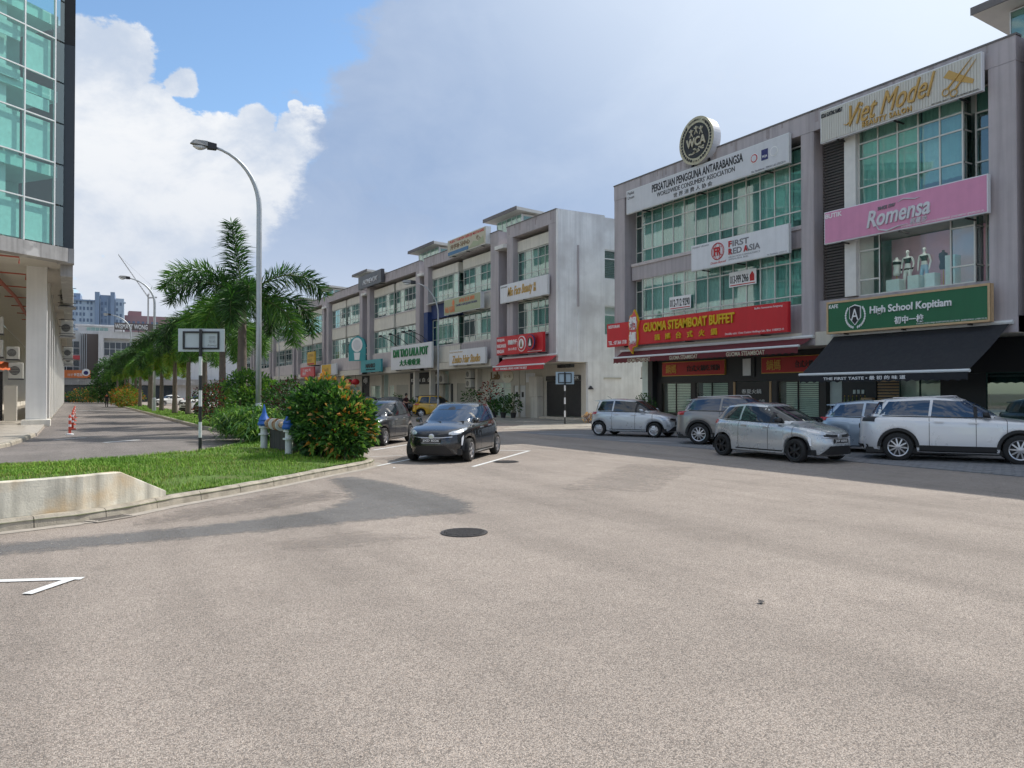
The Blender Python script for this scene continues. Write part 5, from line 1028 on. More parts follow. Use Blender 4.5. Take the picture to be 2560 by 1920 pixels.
def make_car(name, loc, heading, label, spec, pt, wheels='twin', plate=None, suv=False, roof=None, glass='car_glass', lampcol='lamp_clear', tail='lamp_red', cat='car', group='parked cars', emblem=True, lights='thin', doors=(.42, -.62), detail=True, gr='car_black', spoiler=True):
    c = Car(**spec); root = empty(name, (loc[0], loc[1], loc[2] if len(loc) > 2 else 0.004), heading, label, cat, group)
    bd = c.body().build('body', pt, root, smooth=True, angle=38); w = c.W/2; cowl, wt, rt, rb_ = spec['cowl'], spec['wtop'], spec['rtop'], spec['rbase']
    MB().box(c.Xr+.2, c.Xf-.25, -w+.14, w-.14, .2, .34).build('underbody', 'car_black', root)
    # glazing
    e = .04
    c.front(6.06, 6.95, -w+.16, w-.16, True, 16, 6, y0t=-w+.40, y1t=w-.40).build('windscreen', glass, root, smooth=True)
    c.front(6.15, 6.9, -w+.22, w-.22, False, 12, 5, y0t=-w+.42, y1t=w-.42).build('rear_window', glass, root, smooth=True)
    b1, b2 = doors
    for sg in (1, -1):
        c.side(6.06, 6.9, cowl-.34, b1+.03, wt-.06, b1+.03, sg).build('side_window', glass, root, smooth=True)
        c.side(6.06, 6.9, b1-.05, b2+.04, b1-.05, b2+.10, sg).build('side_window', glass, root, smooth=True)
        c.side(6.1, 6.88, b2-.02, rb_+.22, b2+.03, rt+.26 if not suv else rt+.2, sg, 6).build('quarter_window', glass, root, smooth=True)
        c.side(6.02, 6.93, b1+.032, b1-.052, b1+.032, b1-.052, sg, 2, 5, .009).build('door_pillar', 'car_black', root); c.side(6.02, 6.07, cowl-.3, rb_+.3, cowl-.3, rb_+.3, sg, 20, 1, .010).build('window_trim', 'car_black', root)
        for xs in (b1-.01, b2-.0, cowl+.02): c.side(1.2, 5.9, xs+.006, xs-.006, xs+.006, xs-.006, sg, 1, 16, .003).build('door_seam', 'seam', root)
        c.side(1.15, 1.3, cowl-.1, b2-.1, cowl-.1, b2-.1, sg, 20, 1, .004).build('sill_seam', 'seam', root)
        for xs in (b1-.16, b2+.12):
            h_ = MB(); q = c.P(4.05, c.th_x(4.05, xs+.1, sg)); h_.box(q.x-.11, q.x+.1, q.y-.012, q.y+.028*1, q.z-.02, q.z+.012) if sg > 0 else h_.box(q.x-.11, q.x+.1, q.y-.028, q.y+.012, q.z-.02, q.z+.012); h_.build('door_handle', pt if suv else 'chrome', root)
        q = c.P(6., c.th_x(6., cowl-.42, sg)); mr = MB(); s_ = sg
        mr.add([(q.x+.10, q.y+s_*.02, q.z+.02), (q.x+.12, q.y+s_*.1, q.z+.0), (q.x+.08, q.y+s_*.22, q.z+.03), (q.x+.05, q.y+s_*.24, q.z+.1), (q.x+.06, q.y+s_*.1, q.z+.15), (q.x+.05, q.y+s_*.04, q.z+.06), (q.x-.06, q.y+s_*.08, q.z+.01), (q.x-.07, q.y+s_*.22, q.z+.04), (q.x-.07, q.y+s_*.23, q.z+.13), (q.x-.07, q.y+s_*.1, q.z+.15)], [(0, 1, 4, 5), (1, 2, 3, 4), (6, 9, 8, 7), (1, 6, 7, 2), (4, 3, 8, 9), (2, 7, 8, 3), (1, 4, 9, 6)]).build('mirror', 'car_black' if suv or pt == 'paint_silver_blue' else pt, root, smooth=True)
        # wheels
        for xw in (c.wb/2, -c.wb/2):
            t, r_, d = wheel_mesh(c.wr, wheels); wo2 = link(bpy.data.objects.new('wheel', t), root); wo2.location = (xw, sg*(w-.115), c.wr); wo2.rotation_euler = (0, rb.uniform(0, 1), 0)
            link(bpy.data.objects.new('rim', r_), wo2); link(bpy.data.objects.new('brake', d), wo2)
            ww = MB(); ra = c.arch+.03; ww.add([(xw+ra*cos(pi*k/12), sg*y, c.wr+ra*sin(pi*k/12)-.0) for y in (w-.09, w-.34) for k in range(13)], [(k, k+1, 14+k, 13+k) for k in range(12)]+[tuple(13+k for k in range(13))]).build('wheel_well', 'car_black', root, fix=False)
            if suv:
                A_ = MB(); pts = []
                for k in range(17):
                    a = pi*k/16
                    for r2 in (c.arch-.005, c.arch+.07):
                        x, z = xw+r2*cos(a), c.wr+r2*sin(a); y = c.P(2.5, c.th_x(2.5, min(max(x, c.Xr+.06), c.Xf-.06), sg)).y; pts.append((x, y+sg*.008, max(z, .22)))
                A_.add(pts, [(2*k, 2*k+1, 2*k+3, 2*k+2) for k in range(16)]).build('arch_trim', 'car_black', root, smooth=True)
        if suv: c.side(.6, 1.9, c.wb/2-c.arch-.06, -c.wb/2+c.arch+.06, c.wb/2-c.arch-.06, -c.wb/2+c.arch+.06, sg, 16, 3, .01).build('sill_cladding', 'car_black', root); MB().tube([(wt-.15, sg*(w-.33), c.H-.08), (0, sg*(w-.30), c.H+.0), (rt+.3, sg*(w-.32), c.H-.06)], .016, 6).build('roof_rail', 'rim_silver', root)
        # lamps
        def hl(u, v): V_ = lerp(4.2, 4.95, v)-(.1 if lights == 'thin' else 0)*u; y = lerp(w*.52, w*.985, u); return V_, (c.th_y(V_, y) if 1 else 0)*sg
        def hl2(u, v, sg=sg):
            V_ = lerp(3.75 if lights == 'thin' else 3.5, 4.9, v) + .02; a0 = c.th_y(4, w*.50); a1 = c.th_x(4, c.Xf-.62, 1); t0 = lerp(a0, a1, u)
            if u > .75: V_ = lerp(V_, 4.75, (u-.75)*2)
            if u < .2: V_ = lerp(4.0, V_, .5+u*2.5)
            return V_, t0*sg
        c.patch(hl2, 10, 4, .008).build('headlight', lampcol, root, smooth=True)
        def hl3(u, v, sg=sg): V_, t0 = hl2(.25+u*.5, .25+v*.5); return V_, t0
        c.patch(hl3, 6, 2, .012).build('lamp_lens', 'chrome', root, smooth=True)
        def tl(u, v, sg=sg):
            V_ = lerp(3.9, 5.6, v); a0 = c.th_y(4, w*.62, False); a1 = c.th_x(4, c.Xr+.42, 1); return V_, lerp(a0, a1, u)*sg
        c.patch(tl, 6, 4, .009).build('tail_light', tail, root, smooth=True)
        if lights == 'thin': c.front(2.0, 3.1, sg*w*.80, sg*w*.84, True, 2, 4, .012).build('day_light', 'drl', root)
        else: c.front(1.9, 2.5, sg*w*.55, sg*w*.72, True, 3, 2, .01).build('fog_lamp', 'lamp_clear', root)
    # nose
    c.front(3.3, 4.1, -w*.56, w*.56, True, 14, 3, .009).build('grille', gr, root); c.front(3.35, 3.5, -w*.6, w*.6, True, 14, 1, .013).build('grille_bar', 'chrome', root)
    c.front(1.0, 2.0, -w*.66, w*.66, True, 14, 3, .009, -w*.42, w*.42).build('lower_intake', 'car_black', root); c.front(.85, .98, -w*.7, w*.7, True, 14, 1, .02).build('lip', 'chrome' if not suv else 'car_black', root)
    q = c.P(3.72, 0)
    if emblem: em_ = MB().lathe([(.075, 0), (.075, .02), (.05, .025)], 16, 'x', (q.x+.004, 0, q.z)).build('badge', 'chrome', root)
    q = c.P(2.75, 0); pl_ = MB().box(q.x+.0, q.x+.022, -.26, .26, q.z-.06, q.z+.06).build('number_plate', 'plate_black', root)
    if plate:
        pr_ = empty('plate_letters', (q.x+.023, 0, q.z), R(90), parent=pl_); text('lettering', plate, -.22, .22, -.035, .035, 0, 't_white', pr_, .003, bold=.015)
        mb = MB()
        for a in ((-.255, .255, .05, .056), (-.255, .255, -.056, -.05)): mb.box(a[0], a[1], -.003, 0, a[2], a[3])
        mb.build('plate_border', 't_white', pr_)
    q = c.P(3.6, pi); MB().box(q.x-.02, q.x+.0, -.26, .26, q.z-.06, q.z+.06).build('number_plate', 'plate_black', root); c.front(.9, 1.8, -w*.8, w*.8, False, 12, 2, .008).build('rear_valance', 'car_black', root)
    MB().tube([tuple(c.P(6.04, c.th_y(6.04, -w*.62))+Vector((.03, 0, .015))), tuple(c.P(6.09, c.th_y(6.09, -.05))+Vector((.03, 0, .02)))], .012, 4).build('wiper', 'car_black', root); MB().tube([tuple(c.P(6.04, c.th_y(6.04, .0))+Vector((.03, 0, .015))), tuple(c.P(6.1, c.th_y(6.1, w*.6))+Vector((.03, 0, .02)))], .012, 4).build('wiper', 'car_black', root)
    if roof: 
        MB().box(0, .001, 0, .001, .5, .501); c.patch(lambda u, v: (lerp(7.05, 8.98, v), 2*pi*u), 60, 6, .006).build('roof_panel', roof, root, smooth=True)
    if spoiler:
        z = c.H-.05-(spec.get('roofdrop', .05))*1.6; MB().add([(rt+.12, -w+.36, z), (rt+.12, w-.36, z), (rt-.16, w-.4, z-.015), (rt-.16, -w+.4, z-.015), (rt+.1, -w+.36, z-.05), (rt+.1, w-.36, z-.05), (rt-.15, w-.4, z-.04), (rt-.15, -w+.4, z-.04)], [(0, 1, 2, 3), (4, 7, 6, 5), (3, 2, 6, 7), (0, 3, 7, 4), (1, 5, 6, 2)]).build('spoiler', roof or pt, root)
    MB().tube([(rt+.45, 0, c.H-.04), (rt+.2, 0, c.H+.1)], .006, 4).build('antenna', 'car_black', root)
    return root
MYVI = dict(L=3.895, W=1.735, H=1.515, wb=2.5, fo=.74, wr=.30, cowl=1.14, wtop=.16, rtop=-1.42, rbase=-1.78, hoodz=.77, cowlz=.96, beltr=1.03, nf=3.4, nr=3.8, clear=.17, roofdrop=.045)
OLDM = dict(L=3.72, W=1.665, H=1.55, wb=2.44, fo=.70, wr=.29, cowl=1.12, wtop=.35, rtop=-1.42, rbase=-1.58, hoodz=.80, cowlz=.98, beltr=1.0, nf=3.2, nr=3.8, clear=.2, tumble=.13, roofdrop=.02)
SUV = dict(L=4.5, W=1.865, H=1.69, wb=2.67, fo=.86, wr=.365, cowl=1.05, wtop=.25, rtop=-1.75, rbase=-2.0, hoodz=.98, cowlz=1.12, beltr=1.15, nf=3.8, nr=4.4, clear=.24, tumble=.14, arch=.06, roofdrop=.035)
EVH = dict(L=4.2, W=1.77, H=1.57, wb=2.7, fo=.8, wr=.33, cowl=1.35, wtop=.35, rtop=-1.5, rbase=-1.75, hoodz=.82, cowlz=.99, beltr=1.06, clear=.18)
SED = dict(L=4.3, W=1.75, H=1.5, wb=2.6, fo=.82, wr=.31, cowl=1.0, wtop=.2, rtop=-1.2, rbase=-1.9, hoodz=.8, cowlz=.97, beltr=1.04, clear=.18)
hd = lambda dx, dy: atan2(dy, dx)
def place(pts_l, h, w, wb, side): pass
# black hatchback in the marked bay: its left wheels touch (8.85,17.27) and (10.74,19.28)
def by_wheels(fw, rw, side, W):
    "centre and heading from the ground points of the near-side front and rear wheels; side=+1 when they are the car's left wheels"
    f, r_ = Vector(fw), Vector(rw); d = (f-r_).normalized(); m = (f+r_)/2; n = Vector((-d.y, d.x)); return (m-n*side*(W/2-.06)), atan2(d.y, d.x)
c_, h_ = by_wheels((8.88, 17.35), (10.72, 19.2), 1, 1.735)
make_car('hatchback', c_, h_, 'black hatchback with chrome nose badge parked nose-out in the marked bay', MYVI, 'paint_black', 'twin', 'JXD 8226', glass='car_glass_blue')
c_, h_ = by_wheels((9.05, 23.95), (10.8, 25.85), 1, 1.735)
make_car('hatchback', c_, h_, 'dark graphite hatchback half hidden behind the big shrub', MYVI, 'paint_graphite', 'twin', None, glass='car_glass')
c_, h_ = by_wheels((20.0, 22.95), (18.9, 25.2), -1, 1.665)
make_car('compact_car', c_, h_, 'old silver compact hatchback seen from its side by the alley', OLDM, 'paint_silver', 'cap', None, lights='round', gr='car_black')
c_, h_ = by_wheels((19.9, 16.75), (18.62, 19.1), -1, 1.83)
make_car('suv', c_, h_, 'grey-brown SUV between the two silver hatchbacks', dict(SUV, W=1.83, roofdrop=.05, rbase=-2.02), 'paint_greybrown', 'ten', None, suv=True, glass='car_glass_blue')
c_, h_ = by_wheels((15.93, 12.9), (15.94, 15.45), -1, 1.735)
make_car('hatchback', c_, h_, 'silver hatchback with black wheels halted on the road before the shops', MYVI, 'paint_silver_blue', 'black', 'JXF 6050')
c_, h_ = by_wheels((20.9, 11.9), (19.6, 14.4), -1, 1.77)
make_car('electric_car', (c_[0]+.1, c_[1]+.2), h_, 'pale blue sloping-nosed car between the silver hatchback and the pearl SUV', EVH, 'paint_iceblue', 'ten', None, glass='car_glass_blue')
c_, h_ = by_wheels((20.1, 9.65), (18.67, 11.9), -1, 1.865)
make_car('suv', c_, h_, 'pearl silver SUV with black roof and arches at the right edge', SUV, 'paint_pearl', 'ten', None, suv=True, roof=None, glass='car_glass_blue', tail='car_black')
make_car('compact_car', (23.6, 51.6), hd(.96, -.3), 'bright yellow compact car with black roof behind the black hatchback', dict(OLDM, H=1.62), 'paint_yellow', 'five', None, lights='round', roof='car_black')
make_car('hatchback', (21.6, 54.2), hd(.85, -.5), 'black hatchback behind the man in dark clothes', MYVI, 'paint_black', 'twin')
make_car('sedan', (21.2, 58.5), hd(.9, -.4), 'dark navy car parked before the grey roller shutter', SED, 'paint_graphite', 'twin')
make_car('suv', (10.6, 77), R(-140), 'white SUV parked behind the palm trunks, nose toward the lane', SUV, 'paint_white', 'ten', suv=True, group='cars behind the palms')
make_car('sedan', (10.4, 66.5), R(-140), 'two-tone white and black car right behind the nearest thin palm trunks', SED, 'paint_white', 'ten', glass='car_glass', roof='car_black', group='cars behind the palms')
make_car('sedan', (12.0, 118), R(-150), 'white car farther off behind the orange flowering shrub', SED, 'paint_white', 'five', group='cars behind the palms')
make_car('sedan', (13.5, 131), R(-150), 'farthest white car behind the palms, left of the others', SED, 'paint_white', 'five', group='cars behind the palms')
make_car('sedan', (12.2, 88), R(-140), 'silver car parked between the white SUV and the farther white cars', SED, 'paint_silver', 'five', group='cars behind the palms')
# ================================================================ palms, shrubs and plants
for n_, c_ in dict(leaf_deep=(.022, .06, .018), leaf_dark=(.04, .105, .026), leaf_mid=(.07, .17, .032), leaf_light=(.15, .28, .042), leaf_yellow=(.26, .25, .03), leaf_orange=(.50, .20, .035), leaf_peach=(.55, .31, .12), leaf_maroon=(.075, .02, .025), leaf_red=(.32, .035, .02), leaf_lime=(.19, .30, .045)).items():
    m = mat(n_, c_, .5, .22, 9, spec=.35)
    ns, ls = m.node_tree.nodes, m.node_tree.links; out = ns['Material Output']; tr = ns.new('ShaderNodeBsdfTranslucent'); tr.inputs[0].default_value = (c_[0]*1.3, c_[1]*1.5, c_[2], 1); mx = ns.new('ShaderNodeMixShader'); mx.inputs[0].default_value = .3
    ls.new(ns['Principled BSDF'].outputs[0], mx.inputs[1]); ls.new(tr.outputs[0], mx.inputs[2]); ls.new(mx.outputs[0], out.inputs[0])
mat('palm_trunk', (.17, .14, .12), .9, .2, 4, bump=.5, bscale=30, stretch=(1, 1, 7)); mat('palm_shaft', (.17, .22, .12), .6, .15, 3); mat('bark', (.15, .11, .075), .9, .3, 6, bump=.6, bscale=30); mat('rachis', (.14, .17, .05), .6, .2, 5)
rp = random.Random(21)
def frond_mesh(L, e0, drop, nl, llen, mats, seed, w=.021, side=0.):
    "foxtail frond: arching rachis with leaflets set all round it"
    r_ = random.Random(seed); mb = MB(); n = 14; pts = []; p = Vector((0, 0, 0)); e = e0
    for i in range(n+1):
        pts.append(p.copy()); e -= drop/n*(.4+1.2*i/n); p = p+Vector((cos(e), side*.25*i/n, sin(e)))*(L/n)
    mb.cur = 3; mb.tube(pts, [.035*(1-i/n*.8) for i in range(n+1)], 5)
    for k in range(nl):
        t = .10+.9*(k/nl)**.92; f = t*n; i = min(int(f), n-1); q = pts[i].lerp(pts[i+1], f-i); T = (pts[i+1]-pts[i]).normalized(); U = Vector((0, 1, 0)); Nn = T.cross(U).normalized(); U = Nn.cross(T)
        a = r_.uniform(0, 2*pi); rad = U*cos(a)+Nn*sin(a)*.85; spread = r_.uniform(.85, 1.35); l = llen*r_.uniform(.75, 1.1)*(1-.45*max(0, t-.7)/.3)*(.6+.4*min(1, t*4))
        d = (T*cos(spread)+rad*sin(spread)).normalized(); tip = q+d*l+Vector((0, 0, -l*l*.32)); mid = q+d*l*.55+Vector((0, 0, -l*.06)); wv = d.cross(Vector((r_.uniform(-1, 1), r_.uniform(-1, 1), r_.uniform(-.5, 1)))).normalized()*w
        mb.cur = r_.choice((0, 0, 1, 1, 2)); mb.add([q-wv*.4, q+wv*.4, mid+wv, mid-wv, tip], [(0, 1, 2, 3), (3, 2, 4)])
    return mb.mesh('frond', mats)
PD = ['leaf_deep', 'leaf_dark', 'leaf_mid', 'rachis']; PM = ['leaf_mid', 'leaf_mid', 'leaf_light', 'rachis']; PY_ = ['leaf_light', 'leaf_lime', 'leaf_yellow', 'rachis']
FR = {'spear': [frond_mesh(3.1, R(86), .1, 560, .92, PD, 1), frond_mesh(3.0, R(76), .7, 600, .74, PM, 2)],
      'arch': [frond_mesh(3.6, R(50), 1.95, 470, .8, PD, 3), frond_mesh(3.4, R(40), 1.95, 460, .78, PD, 4), frond_mesh(3.6, R(60), 2.25, 470, .8, PM, 5)],
      'droop': [frond_mesh(3.4, R(24), 2.15, 460, .8, PD, 6), frond_mesh(3.3, R(8), 1.95, 460, .78, PM, 7), frond_mesh(2.9, R(-8), 1.6, 540, .72, PY_, 8)]}
def palm(x, y, th, s, label, plan, lean=0., tw=.17, yellow=False):
    "plan: list of (kind, variant, azimuth deg, scale)"
    o = empty('palm_tree', (x, y, .12), 0, label, 'palm', 'palms along the lane'); prof = []
    for i in range(26):
        t = i/25; prof.append((tw*(1.25-.45*t+.18*(1-t)**6)*(1+(.05 if i % 2 else 0)), t*th))
    tr = MB().lathe(prof, 14).build('trunk', 'palm_trunk', o, smooth=True); cs = MB().lathe([(tw*.82, th), (tw*.9, th+.25*s), (tw*.7, th+.8*s), (tw*.4, th+1.15*s)], 12).build('crown_shaft', 'palm_shaft', o, smooth=True)
    MB().lathe([(tw*.9, th-.02), (tw*.93, th+.0), (tw*.9, th+.03)], 14).build('scar_ring', 'bark', o)
    for (k, v, az, sc) in plan:
        f = link(bpy.data.objects.new('frond', FR[k][v]), o); f.location = (0, 0, th+.95*s); f.rotation_euler = (rp.uniform(-.15, .15), 0, R(az)); f.scale = (sc*s,)*3
    return o
def generic(n, seed, yellow=.0):
    r_ = random.Random(seed); out = [('spear', r_.randrange(2), r_.uniform(0, 360), .8)]
    for i in range(n):
        az = 360*i/n+r_.uniform(-18, 18); k = 'droop' if r_.random() < .45+yellow else 'arch'; v = 2 if k == 'droop' and r_.random() < yellow+.1 else r_.randrange(3 if k == 'arch' else 2); out.append((k, v, az, r_.uniform(.85, 1.1)))
    return out
# the tall palm beside the lamp post; azimuth 0 = +x; image right is about -30 deg
palm(6.35, 34, 4.7, 1.0, 'tallest palm, with upright spear frond, standing just left of the tall lamp post', [('spear', 0, 150, 1.08), ('arch', 0, -30, 1.16), ('arch', 2, 158, 1.14), ('arch', 1, 195, 1.05), ('droop', 0, -18, 1.15), ('droop', 1, -48, 1.12), ('droop', 0, -112, 1.05), ('droop', 1, 145, 1.12), ('droop', 0, 50, 1.05), ('droop', 1, 225, 1.05), ('arch', 1, -95, .9)], tw=.2)
palm(6.85, 42, 4.5, 1.0, 'second palm, its trunk just right of the banded sign post', generic(12, 2)); palm(7.1, 50, 4.4, 1.0, 'palm third in the row, behind the white backed sign', generic(12, 3, .1))
specs = [(7.7, 62.3, 4.6, 'thin palm in front of the two-tone parked car, right of its twin'), (7.15, 66, 4.6, 'thin palm before the white parked SUV, left of its twin'), (7.26, 77.5, 4.3, 'yellowing palm right beside the second lamp post'), (7.0, 85, 4.3, 'yellowing palm just left of the second lamp post'), (7.5, 93, 4.3, 'thin palm left of the yellowing pair'), (7.1, 101, 4.4, 'dark palm behind the orange shrub, right of it'), (7.2, 110, 4.4, 'dark palm right above the orange shrub'), (7.0, 120, 4.4, 'farther dark palm past the orange shrub'), (7.1, 131, 4.4, 'second farthest palm in the row'), (6.6, 143, 4.4, 'farthest palm, before the white office block')]
for i, (x, y, th, lb) in enumerate(specs): palm(x, y, th, .98+.05*rp.random(), lb, generic(12, 10+i, .35 if 'yellow' in lb else .08), tw=.16)
def leafcloud(lumps, n, size, mats, weights, seed, tipmat=None, tipn=0., shape=.42, up=.3, inner=.35):
    "foliage volume: folded leaves through a union of uneven ellipsoids"
    r_ = random.Random(seed); mb = MB(); tot = sum(a[3]*a[4]*a[5] for a in lumps)
    for (cx, cy, cz, rx, ry, rz) in lumps:
        for _ in range(int(n*rx*ry*rz/tot)):
            v = Vector((r_.gauss(0, 1), r_.gauss(0, 1), r_.gauss(0, 1))).normalized(); bump = 1+.34*mnoise.noise(Vector((v.x*2.2+cx, v.y*2.2+cy, v.z*2.2+seed)))+.2*mnoise.noise(v*5+Vector((cx, cy, seed)))
            f = r_.uniform(.82, 1.04)*bump if r_.random() > inner else r_.uniform(.35, .85)*bump
            p = Vector((cx+v.x*rx*f, cy+v.y*ry*f, cz+v.z*rz*f))
            if p.z < .1: continue
            d = (v+Vector((r_.uniform(-.9, .9), r_.uniform(-.9, .9), r_.uniform(-.6, .7)+up))).normalized(); sz = size*r_.uniform(.6, 1.25); s_ = d.cross(Vector((r_.uniform(-1, 1), r_.uniform(-1, 1), r_.uniform(-1, 1)))).normalized(); nn = s_.cross(d)
            tip = tipmat is not None and f > .9 and mnoise.noise(p*1.5+Vector((seed, 0, 0))) > .12-.25*max(0, v.z)+(.25 if r_.random() > tipn else -.15)
            mb.cur = r_.choice(tipmat) if tip else r_.choices(range(len(weights)), weights)[0]
            a, b, e = p, p+d*sz*.5+nn*sz*.06, p+d*sz-Vector((0, 0, sz*.18)); wv = s_*sz*shape*.5
            mb.add([a, b+wv+nn*sz*.05, e, b-wv+nn*sz*.05, b-nn*sz*.06], [(0, 4, 1), (4, 2, 1), (0, 3, 4), (4, 3, 2)])
    return mb
def shrub(name, label, lumps, n, size, mats, weights, seed, tip=None, tipn=.5, group='shrubs on the island', **k):
    bx_ = sum(l[0] for l in lumps)/len(lumps); by_ = sum(l[1] for l in lumps)/len(lumps); o = empty(name, (bx_, by_, .12), 0, label, 'shrub', group)
    loc = [(l[0]-bx_, l[1]-by_, l[2], l[3], l[4], l[5]) for l in lumps]; leafcloud(loc, n, size, mats, weights, seed, tip, tipn, **k).build('foliage', mats, o, fix=False)
    r_ = random.Random(seed)
    for q in range(6):
        l = loc[q % len(loc)]; a = r_.uniform(0, 6.28); MB().tube([(l[0]+.25*cos(a), l[1]+.25*sin(a), -.02), (l[0]+.3*cos(a), l[1]+.3*sin(a), l[2]*.6), (l[0]+.5*l[3]*cos(a), l[1]+.5*l[4]*sin(a), l[2]+l[5]*.4)], [.025, .018, .008], 5).build('stem', 'bark', o)
    return o
SM = ['leaf_deep', 'leaf_dark', 'leaf_mid', 'leaf_light', 'leaf_orange', 'leaf_peach', 'leaf_lime']
shrub('broadleaf_shrub', 'tall glossy green shrub with orange new leaves beside the blue valves', [(5.45, 18.9, 1.12, .70, .76, .86), (5.35, 18.4, .62, .5, .55, .5)], 5800, .19, SM, (3, 6, 4, 1.5), 31, (3, 3, 6, 5, 4, 4), .16)
shrub('broadleaf_shrub', 'round shrub with yellow and orange tips overhanging the kerb nose by the black car', [(5.88, 18.3, .86, .70, .74, .76), (5.7, 17.85, .55, .46, .5, .42)], 5600, .18, SM, (3, 5, 4, 2), 32, (3, 3, 6, 6, 5, 4, 4), .24)
shrub('leafy_shrub', 'loose bright green shrub between the palm trunk and the lamp post', [(6.3, 32.6, 1.9, .8, .8, .7), (6.0, 31.7, 1.25, .6, .6, .6), (6.9, 32.0, 1.7, .6, .6, .5)], 3400, .2, SM, (1, 2, 4, 5), 33, (6, 3), .3)
shrub('maroon_shrub', 'dark maroon leaved shrub right of the lamp post', [(7.0, 28.6, 1.25, .8, .8, .85), (6.6, 27.2, .9, .7, .7, .7)], 4200, .15, ['leaf_deep', 'leaf_maroon', 'leaf_dark', 'leaf_mid'], (3, 3, 3, 1.5), 34)
shrub('maroon_shrub', 'reddish shrub left of the bright green one, under the second palm', [(6.1, 39.5, 1.2, 1.0, 1.0, .9), (6.6, 41, 1.3, .9, .9, .9)], 3400, .16, ['leaf_maroon', 'leaf_red', 'leaf_dark', 'leaf_mid'], (3, 1, 2, 2), 35)
shrub('flowering_shrub', 'orange and yellow flowering shrub beside the far end of the lane kerb', [(6.0, 108, 1.2, 1.7, 1.7, 1.3), (5.6, 104, 1.0, 1.2, 1.2, 1.0)], 3500, .3, ['leaf_mid', 'leaf_light', 'leaf_yellow', 'leaf_orange', 'leaf_red'], (3, 3, 3, 3, 1), 36)
shrub('flowering_shrub', 'small orange topped shrub across the lane end, left', [(1.5, 158, 1.0, 2.6, 1.5, 1.3), (3.6, 160, 1.3, 2.0, 1.5, 1.6)], 2600, .35, ['leaf_dark', 'leaf_mid', 'leaf_orange', 'leaf_maroon'], (3, 3, 1.6, 1), 37, group='shrubs at the lane end')
shrub('dark_tree', 'dense dark green tree mass at the lane end, left of the palms', [(5.6, 150, 4.2, 2.6, 2.6, 3.6), (7.5, 146, 4.4, 2.4, 2.4, 3.0), (4.6, 152, 2.2, 2.0, 2, 2.0)], 5200, .5, ['leaf_deep', 'leaf_dark', 'leaf_mid'], (3, 3, 2), 38, group='shrubs at the lane end')
# fountain-leaved fern palm clump
def fountain(name, label, spots, n, L, mats, seed, w=.018, group='shrubs on the island', cat='plant'):
    r_ = random.Random(seed); bx_, by_ = spots[0][0], spots[0][1]; o = empty(name, (bx_, by_, .12), 0, label, cat, group)
    for (x, y, h, rad) in spots:
        mb = MB()
        for _ in range(n):
            a = r_.uniform(0, 2*pi); q = Vector((x-bx_+r_.gauss(0, rad*.4), y-by_+r_.gauss(0, rad*.4), h*r_.random()**.7)); e = r_.uniform(.1, 1.25); l = L*r_.uniform(.6, 1.1); d = Vector((cos(a)*cos(e), sin(a)*cos(e), sin(e))); s_ = Vector((-sin(a), cos(a), 0))*w*r_.uniform(.7, 1.3)
            m1 = q+d*l*.5; tip = q+d*l*.9+Vector((cos(a)*l*.1, sin(a)*l*.1, -l*.42)); mb.cur = r_.choice((0, 0, 1, 1, 2, 2, 3)[:len(mats)+3]); mb.add([q-s_*.4, q+s_*.4, m1+s_, m1-s_, tip], [(0, 1, 2, 3), (3, 2, 4)])
        mb.build('foliage', mats, o, fix=False)
    return o
fountain('fern_palm', 'bushy fern-leaved palm clump spilling over the kerb behind the banded post', [(5.5, 27.8, .9, 1.0), (5.3, 29.2, .8, .9), (5.7, 26.6, .9, .9), (5.8, 31.5, .8, .9), (5.4, 25.6, .5, .7)], 1100, .85, ['leaf_dark', 'leaf_mid', 'leaf_light', 'leaf_lime'], 41, .022)
# potted and bedding plants before the shops
mat('pot_black', (.03, .03, .032), .6, .2, 6); mat('pot_clay', (.3, .13, .07), .8, .2, 6)
def potted(x, y, h, label, mats=('leaf_deep', 'leaf_dark', 'leaf_mid'), pot='pot_black', seed=1, size=.22, n=240, z=.14):
    o = empty('potted_plant', (x, y, z), 0, label, 'plant', 'plants before the shops'); MB().lathe([(.14, 0), (.2, .32), (.22, .34), (.22, .37), (.18, .37)], 14).build('pot', pot, o)
    leafcloud([(0, 0, h*.65, h*.34, h*.34, h*.36)], n, size, mats, (1,)*len(mats), seed).build('foliage', list(mats), o, fix=False); MB().tube([(0, 0, .3), (.02, 0, h*.7)], .02, 5).build('stem', 'bark', o)
for i, a in enumerate(((24.0, 46.6, 1.9, 'tall dark leafy pot plant before the grey shutter'), (24.4, 44.6, 2.4, 'red tinged tall plant left of the round sign', ('leaf_maroon', 'leaf_red', 'leaf_dark')), (24.6, 43.2, 1.3, 'pot plant under the round sign, left'), (24.9, 42.4, 1.5, 'pot plant under the round sign, right'), (24.3, 43.9, 1.1, 'low pot plant at the walkway edge'), (23.5, 59.2, 1.5, 'pot plant beside the black shop pier'), (23.3, 55.6, 1.1, 'small pot plant right of the black shop pier'))): potted(*a[:4], *(a[4:] or ()), seed=50+i)
shrub('bedding_shrub', 'dark foliage at the foot of the restaurant column behind the silver compact', [(24.2, 28.6, .8, .5, .7, .75)], 900, .14, ['leaf_deep', 'leaf_dark', 'leaf_mid'], (3, 3, 1), 61, group='plants before the shops')
fountain('bromeliad', 'reddish spiky plant behind the silver compact car', [(23.6, 32.2, .5, .4)], 110, .5, ['leaf_maroon', 'leaf_peach', 'leaf_maroon'], 62, .025, 'plants before the shops')
